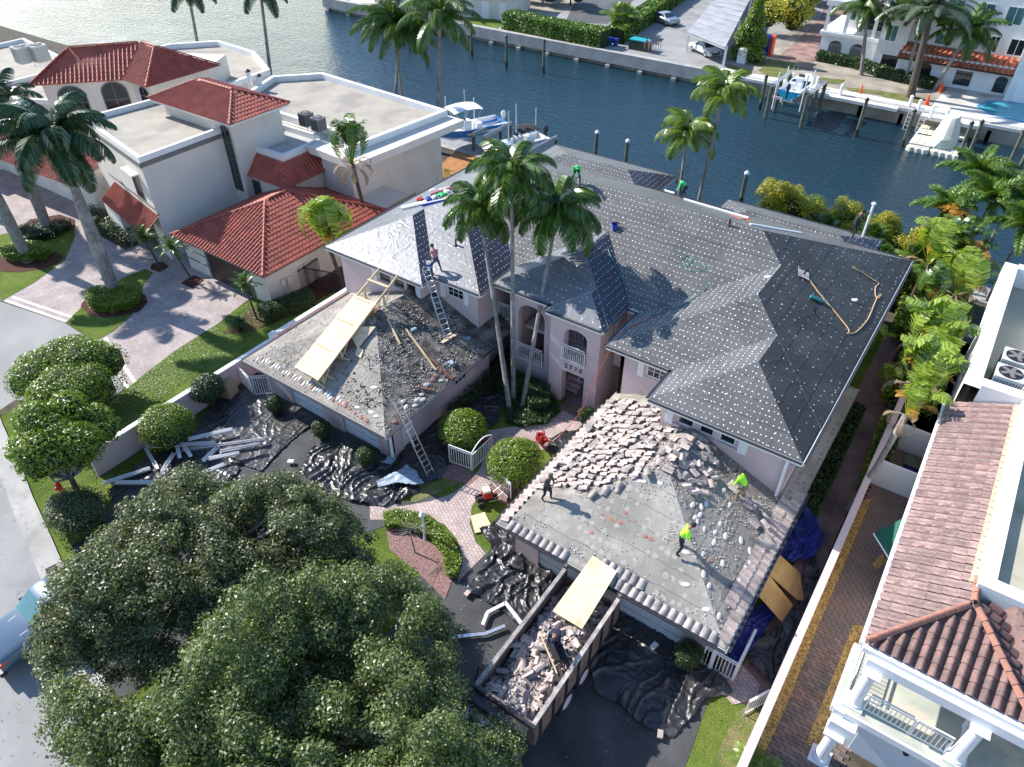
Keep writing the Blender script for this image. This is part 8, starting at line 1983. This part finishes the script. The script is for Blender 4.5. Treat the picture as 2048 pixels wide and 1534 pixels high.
for (px, py, lb) in ((1628, 628, 'thin black vent pipe on the right roof slope'), (1458, 453, 'black vent pipe near the ridge batten'), (912, 492, 'black vent pipe on the sunlit left slope')):
    p = onz(px, py); t = thing('vent_pipe', lb, 'pipe', tuple(p)); mb = MB(); mb.tube([p, p + Vector((0, 0, .45))], .05, 8); mb.build('pipe', 'metal_dark', t); mb = MB(); mb.tube([p + Vector((0, 0, .0)), p + Vector((0, 0, .1))], [.13, .06], 8); mb.build('flashing', 'metal_dark', t)
for (px, py, lb) in ((1228, 458, 'open blue and brown bucket box on the dotted roof'),):
    p = onz(px, py); t = thing('supply_box', lb, 'box', tuple(p)); mb = MB(); mb.tube([p, p + Vector((0, 0, .34))], [.2, .22], 4, caps=False); mb.tube([p, p + Vector((0, 0, .02))], .2, 4); mb.build('body', 'plastic_blue', t); mb = MB(); mb.cbox(p + Vector((.1, .2, .36)), (.3, .03, .2), .5, Matrix.Rotation(.5, 4, 'X')); mb.build('flap', 'cardboard', t)
for (px, py, lb) in ((1534, 556, 'crumpled white scrap at the upper roof hip'), (1708, 602, 'white speck scrap on the right roof slope')):
    p = onz(px, py); t = thing('paper_scrap', lb, 'paper', tuple(p)); mb = MB(); mb.ell(p + Vector((0, 0, .05)), (.16, .1, .07), 6, 4); mb.ell(p + Vector((.08, .06, .07)), (.1, .08, .06), 6, 4); mb.build('paper', 'white_paint', t)
# materials pile at the left hip
items = [((805, 420), (855, 408), 'blue-white rolled underlayment at the left end of the pile', 'boat_white', .13), ((845, 413), (905, 400), 'second rolled underlayment in blue wrap on the left hip', 'plastic_blue', .12), ((862, 392), (905, 378), 'pink and white roll in the middle of the pile', 'cloth_pink', .12), ((880, 385), (935, 370), 'long pale roll behind the bags', 'boat_white', .12), ((905, 380), (940, 374), 'salmon roll with black end at the right of the pile', 'mortar_red', .11)]
for a, b_, lb, m, r_ in items:
    p0, p1 = onz(*a), onz(*b_); t = thing('material_roll', lb, 'roll', tuple(p0)); mb = MB(); mb.tube([p0 + Vector((0, 0, r_)), p1 + Vector((0, 0, r_))], r_, 12); mb.build('roll', m, t); mb = MB(); d = (p1 - p0).normalized(); mb.tube([p1 + Vector((0, 0, r_)), p1 + d * .03 + Vector((0, 0, r_))], r_ * .95, 12); mb.build('end_cap', 'canvas_black', t)
bags = [(858, 402, 'blue bucket box in the supply pile', 'plastic_blue'), (872, 398, 'white bag with green print in the supply pile', 'boat_white'), (885, 393, 'green and white bag in the supply pile', 'vest_green'), (893, 388, 'crumpled white bag in the supply pile', 'boat_white'), (905, 397, 'black tool tray at the right of the supply pile', 'canvas_black'), (912, 385, 'dark bag at the right end of the supply pile', 'canvas_black'), (868, 385, 'white plastic bundle above the supply pile', 'boat_white'), (842, 402, 'red and black tools in the supply pile', 'red_paint'), (920, 374, 'dark blue box at the far right of the supply pile', 'tarp_blue'), (898, 402, 'orange cardboard on the tool tray', 'cardboard')]
for (px, py, lb, m) in bags:
    p = onz(px, py); t = thing('supply_bag', lb, 'bag', tuple(p)); mb = MB()
    for q in range(3): mb.ell(p + Vector((R.uniform(-.12, .12), R.uniform(-.12, .12), .12)), (.2, .15, .13), 8, 5, Matrix.Rotation(R.uniform(0, 3), 3, 'Z'))
    mb.build('sack', m, t); mb = MB(); mb.tube([p + Vector((-.08, 0, .22)), p + Vector((0, .02, .34)), p + Vector((.08, 0, .22))], .02, 5); mb.build('handle', m, t)
# ============================================================ BOATS
def hull(t, L, B_, D, m, deckm='boat_white', z0=0, bowup=.25, stripe=None):
    n_ = 14; rings = []
    for i in range(n_ + 1):
        s = i / n_; x = -L / 2 + L * s; w_ = B_ / 2 * (1 if s < .5 else max(.02, cos((s - .5) * pi) ** .65)); dz = bowup * max(0, s - .5) * 2; keel = D * (0 if s < .7 else (s - .7) / .3 * .75)
        rings.append([(x, 0, z0 + keel), (x, w_ * .72, z0 + D * .38 + keel * .5 + dz * .3), (x, w_, z0 + D + dz), (x, w_ * .86, z0 + D + dz + .03), (x, -w_ * .86, z0 + D + dz + .03), (x, -w_, z0 + D + dz), (x, -w_ * .72, z0 + D * .38 + keel * .5 + dz * .3)])
    mb = MB(); mb2 = MB()
    for a, b_ in zip(rings, rings[1:]):
        for (i, j) in ((0, 1), (1, 2), (5, 6), (6, 0)): mb.face([a[i], b_[i], b_[j], a[j]])
        for (i, j) in ((2, 3), (4, 5)): mb2.face([a[i], b_[i], b_[j], a[j]])
        if a[0][0] > L * .12: mb2.face([a[3], b_[3], b_[4], a[4]])
    mb.face([rings[0][k] for k in (0, 1, 2, 5, 6)]); mb.build('hull', m, t, smooth=False)
    # cockpit well
    k = [r for r in rings if r[0][0] <= L * .14]
    for a, b_ in zip(k, k[1:]):
        fl = z0 + D * .55
        mb2.face([(a[3][0], a[3][1], fl), (b_[3][0], b_[3][1], fl), (b_[4][0], b_[4][1], fl), (a[4][0], a[4][1], fl)])
        for q in (3, 4): mb2.face([a[q], b_[q], (b_[q][0], b_[q][1], fl), (a[q][0], a[q][1], fl)])
    mb2.build('deck', deckm, t)
def outboard(t, x, m='metal_dark', z=.6):
    mb = MB(); mb.ell((x - .25, 0, z + .75), (.3, .2, .38), 10, 6); o = mb.build('outboard_motor', m, t, smooth=True); mb = MB(); mb.beam((x - .22, 0, z + .5), (x - .25, 0, z - .4), .12, .22); mb.build('motor_leg', m, t)
def boat(label, L, B_, D, m, loc, rz, top=None, mot='metal_dark', cat='boat', tc='canvas_black'):
    t = thing('motorboat', label, cat, (0, 0, 0)); hull(t, L, B_, D, m); outboard(t, -L / 2, mot, D * .7)
    mb = MB(); mb.box(-.3, .45, -.35, .35, D * .56, D + .55); mb.build('console', 'boat_white', t); mb = MB(); mb.box(.3, .36, -.33, .33, D + .55, D + .85); mb.build('windscreen', 'glass_clear', t)
    for y in (-.6, .2): mb = MB(); mb.box(-1.3, -.7, y, y + .45, D * .56, D + .25); mb.build('seat', 'boat_white', t)
    if top:
        x0, x1, wz, zz = top; mb = MB(); n_ = 6
        for i in range(n_):
            a = x0 + (x1 - x0) * i / n_; b_ = x0 + (x1 - x0) * (i + 1) / n_
            for j in range(4):
                c = -wz + 2 * wz * j / 4; d = -wz + 2 * wz * (j + 1) / 4; zf = lambda x, y: zz + .16 * (1 - ((x - (x0 + x1) / 2) / ((x1 - x0) / 2)) ** 2) + .08 * (1 - (y / wz) ** 2)
                q = [Vector((a, c, zf(a, c))), Vector((b_, c, zf(b_, c))), Vector((b_, d, zf(b_, d))), Vector((a, d, zf(a, d)))]; mb.face(q); mb.face([v - Vector((0, 0, .05)) for v in q][::-1])
        mb.build('canopy', tc, t)
        for y in (-wz * .9, wz * .9):
            mb = MB(); mb.tube([((x0 + x1) / 2 - .5, y, D), (x0 + .15, y, zz + .05)], .025, 6); mb.tube([((x0 + x1) / 2 + .3, y, D), (x1 - .15, y, zz + .05)], .025, 6); mb.build('canopy_frame', 'metal_alu', t)
    t.location = loc; t.rotation_euler = (0, 0, rz); return t
pb = P(975, 255, 1.4); boat('blue-hulled boat with white hard top on a lift behind the villa', 7.4, 2.5, 1.2, 'boat_blue', (P(935, 268, 1.0).x, P(935, 268, 1.0).y, .6), radians(245), top=(-1.2, 1.8, 1.1, 2.9), tc='boat_white', mot='boat_white')
pb = P(1038, 290, 1.2); boat('white open boat with black canopy on a lift at the dock', 5.6, 2.1, .95, 'boat_white', (pb.x, pb.y, .6), radians(250), top=(-1.9, .2, .85, 1.95))
k = 0
for (px, py, h, lb) in ((947, 195, 0, ''), (1017, 222, 0, ''), (1032, 208, 0, ''), (1072, 216, 0, ''), (1033, 232, 0, ''), (890, 193, 0, ''), (928, 180, 0, '')):
    tp = P(px, py, 3.9); k += 1; t = thing('lift_guide_pole', 'thin white guide pole standing at the boat lifts by the dock', 'pole', (tp.x, tp.y, -1.2), 'white guide poles at the boat lifts'); mb = MB(); mb.tube([(tp.x, tp.y, -1), (tp.x, tp.y, 3.9)], .045, 7); mb.build('pole', 'white_paint', t)
for k, (a, b_, lb) in enumerate((((945, 270), (1002, 243), 'left beam of the boat lifts behind the blue hull'), ((968, 275), (1022, 247), 'middle beam of the boat lifts between the hulls'), ((1060, 304), (1113, 275), 'right beam of the boat lifts beside the dotted porch roof'))):
    p0, p1 = P(*a, 1.6), P(*b_, 1.6); t = thing('boat_lift', lb, 'boat lift', tuple(p0)); mb = MB(); mb.beam(p0, p1, .25, .25); mb.build('beam', 'metal_alu', t); mb = MB(); mb.tube([p0 + Vector((0, 0, .18)), p1 + Vector((0, 0, .18))], .06, 8); mb.build('drive_pipe', 'metal_alu', t)
    for p in (p0.lerp(p1, .03), p0.lerp(p1, .97)): mb = MB(); mb.tube([(p.x, p.y, -2), (p.x, p.y, 1.47)], .16, 9); mb.build('pile', 'pile_wood', t)
for (px, py, lb) in ((882 + 0, 0, ''),)[:0]: pass
# far ski boat on lift
c = P(1596, 178, 1.3); boat('cyan and black wakeboard boat raised on a lift across the canal', 6.4, 2.4, 1.0, 'boat_cyan', (c.x, c.y, .9), radians(88), top=(-.6, 1.6, .95, 2.7), mot='canvas_black')
for k, (a, b_, lb) in enumerate((((1545, 170), (1575, 150), 'left frame of the wakeboard boat lift across the canal'), ((1618, 188), (1645, 162), 'right frame of the wakeboard boat lift across the canal'))):
    p0 = P(*a, 2.2); p1 = Vector((p0.x + .2, p0.y + 5.2, 2.2)); t = thing('boat_lift', lb, 'boat lift', tuple(p0)); mb = MB(); mb.beam(p0, p1, .28, .3); mb.build('beam', 'metal_alu', t)
    for q in (p0, p0.lerp(p1, .5), p1): mb = MB(); mb.tube([(q.x, q.y, -2), (q.x, q.y, 2.05)], .2, 9); mb.build('pile', 'pile_wood', t)
for (px, py) in ((1578, 133), (1560, 145), (1617, 150), (1632, 140)):
    tp = P(px, py, 4); t = thing('lift_guide_pole', 'slanting white guide pole beside the raised wakeboard boat', 'pole', (tp.x, tp.y, 0), 'white guide poles at the wakeboard boat'); mb = MB(); mb.tube([(tp.x, tp.y, .3), (tp.x, tp.y, 4)], .06, 7); mb.build('pole', 'white_paint', t)
mb_ = P(1590, 200, .3); t = thing('lift_cradle', 'weathered cradle beam below the raised wakeboard boat', 'beam', tuple(mb_)); mb = MB(); mb.beam(P(1545, 193, .4), P(1605, 208, .4), .3, .25); mb.build('beam', 'dock_wood', t)
# covered float
c = P(1868, 275, -.85); t = thing('floating_dock', 'beige modular floating dock with scalloped front edge', 'float', tuple(c)); a = [P(1815, 292, -.8), P(1826, 258, -.8), P(1943, 268, -.8), P(1912, 306, -.8)]
x0_, x1_ = a[0].x, a[3].x; y0_, y1_ = min(a[0].y, a[3].y), max(a[1].y, a[2].y)
nx_, ny_ = 9, 10
for (u0, u1, yy) in ((x0_, x0_ + (x1_ - x0_) * .42, y0_), (x0_ + (x1_ - x0_) * .5, x1_, y0_ + .2), (x0_, x1_, y0_ + 4)):
    w_ = .62; x = u0
    while x < u1 - .1:
        y = yy
        while y < (y1_ if yy >= y0_ + 3 else y0_ + 4): mb = MB(); mb.tube([(x + w_ / 2, y + w_ / 2, -1.35), (x + w_ / 2, y + w_ / 2, -.86), (x + w_ / 2, y + w_ / 2, -.8)], [.42, .42, .37], 8); mb.build('float_block', 'canvas_beige', t); y += w_
        x += w_
c = P(1880, 265, 0); t = thing('covered_watercraft', 'tall covered watercraft under a cream fabric cover on the float', 'watercraft', tuple(c)); n_ = 20; rings = []
for (zz, sx, sy, px_) in ((-.8, 1.15, 2.3, 0), (0, 1.05, 2.0, .0), (.9, .8, 1.3, .3), (1.5, .62, .85, .5), (1.62, .5, .7, .5)):
    rings.append([Vector((c.x + .6 + (sx + .06 * sin(7 * q)) * cos(2 * pi * q / n_) * (1 + .04 * (q % 2)), c.y + px_ + sy * sin(2 * pi * q / n_) * (1 + .04 * (q % 2)), zz)) for q in range(n_)])
mb = MB()
for a, b_ in zip(rings, rings[1:]):
    for q in range(n_): mb.face([a[q], a[(q + 1) % n_], b_[(q + 1) % n_], b_[q]])
mb.face(rings[-1]); mb.build('cover', 'canvas_beige', t)
for (px, py, lb) in ((1827, 232, 'white ladder at the pile left of the covered float'), (1855, 232, 'white ladder from the pool dock behind the float')):
    a = P(px, py, -.7); t = thing('dock_ladder', lb, 'ladder', tuple(a)); b_ = Vector((a.x, FB - 1.3 if 'pool' not in lb else FB - 1.3, .6))
    a = Vector((b_.x, b_.y - .3, -1.2))
    for s in (-.25, .25): mb = MB(); mb.beam(a + Vector((s, 0, 0)), b_ + Vector((s, 0, 0)), .06); mb.build('rail', 'white_paint', t)
    for q in range(5): p = a.lerp(b_, q / 4.5); mb = MB(); mb.beam(p - Vector((.25, 0, 0)), p + Vector((.25, 0, 0)), .05); mb.build('rung', 'white_paint', t)
# pickup at the left
c = P(85, 1262, 0); car('pale blue pickup truck parked at the street, half hidden by the tree', (-25.05, 3.5, .03), radians(-93), 'car_blue', L=5.9, W_=2.0, Hh=1.9, kind='pickup', name='pickup_truck')

# fallen leaves and grit on the ground
def litter(name, poly, n, m, s=.06, z=.03):
    poly = [tuple(p[:2]) for p in poly]; xs = [p[0] for p in poly]; ys = [p[1] for p in poly]; C = []
    while len(C) < n:
        x, y = R.uniform(min(xs), max(xs)), R.uniform(min(ys), max(ys))
        if inpoly((x, y), poly): C.append((x, y, z + R.uniform(0, .01)))
    C = np.array(C); V_ = leafquads(C, np.tile([0, 0, 3.], (n, 1)), s, .6); o = bpy.data.objects.new(name, quadmesh(name, V_, NR.uniform(0, 1, n), m)); COL.objects.link(o); o['kind'] = 'stuff'
litter('fallen_leaves', [(-39, 7.6), (-27.3, 4.4), (-18, 1), (-18, -3), (-34, -2), (-41, 6)], 500, 'leaf_dead', .06, .03)
litter('fallen_leaves', [(-38.5, 8), (-27, 4.8), (-27, 8), (-31.3, 8.6), (-36, 12)], 900, 'leaf_dead', .07, .06)
litter('fallen_leaves', [(-29, 6), (-20, 3), (-20, 17), (-29, 17)], 500, 'leaf_dead', .08, .06)
litter('fallen_leaves', [(-12.5, 0), (-1.2, 0), (-1.8, 16), (-12.5, 16)], 500, 'leaf_dead', .07, .05)
litter('fallen_leaves', [(-1.1, 14), (.1, 14), (.1, 44), (-1.1, 44)], 400, 'leaf_dead', .07, .05)
litter('fallen_leaves', [(.6, 9), (3, 9), (3, 34), (.6, 34)], 700, 'leaf_dead', .07, .06)
litter('grass_blades', [(p.x, p.y) for p in PP([(205, 820), (255, 780), (345, 708), (440, 650), (505, 602), (600, 590), (470, 700), (245, 850)])], 9000, 'leaf_hedge', .07, .05)
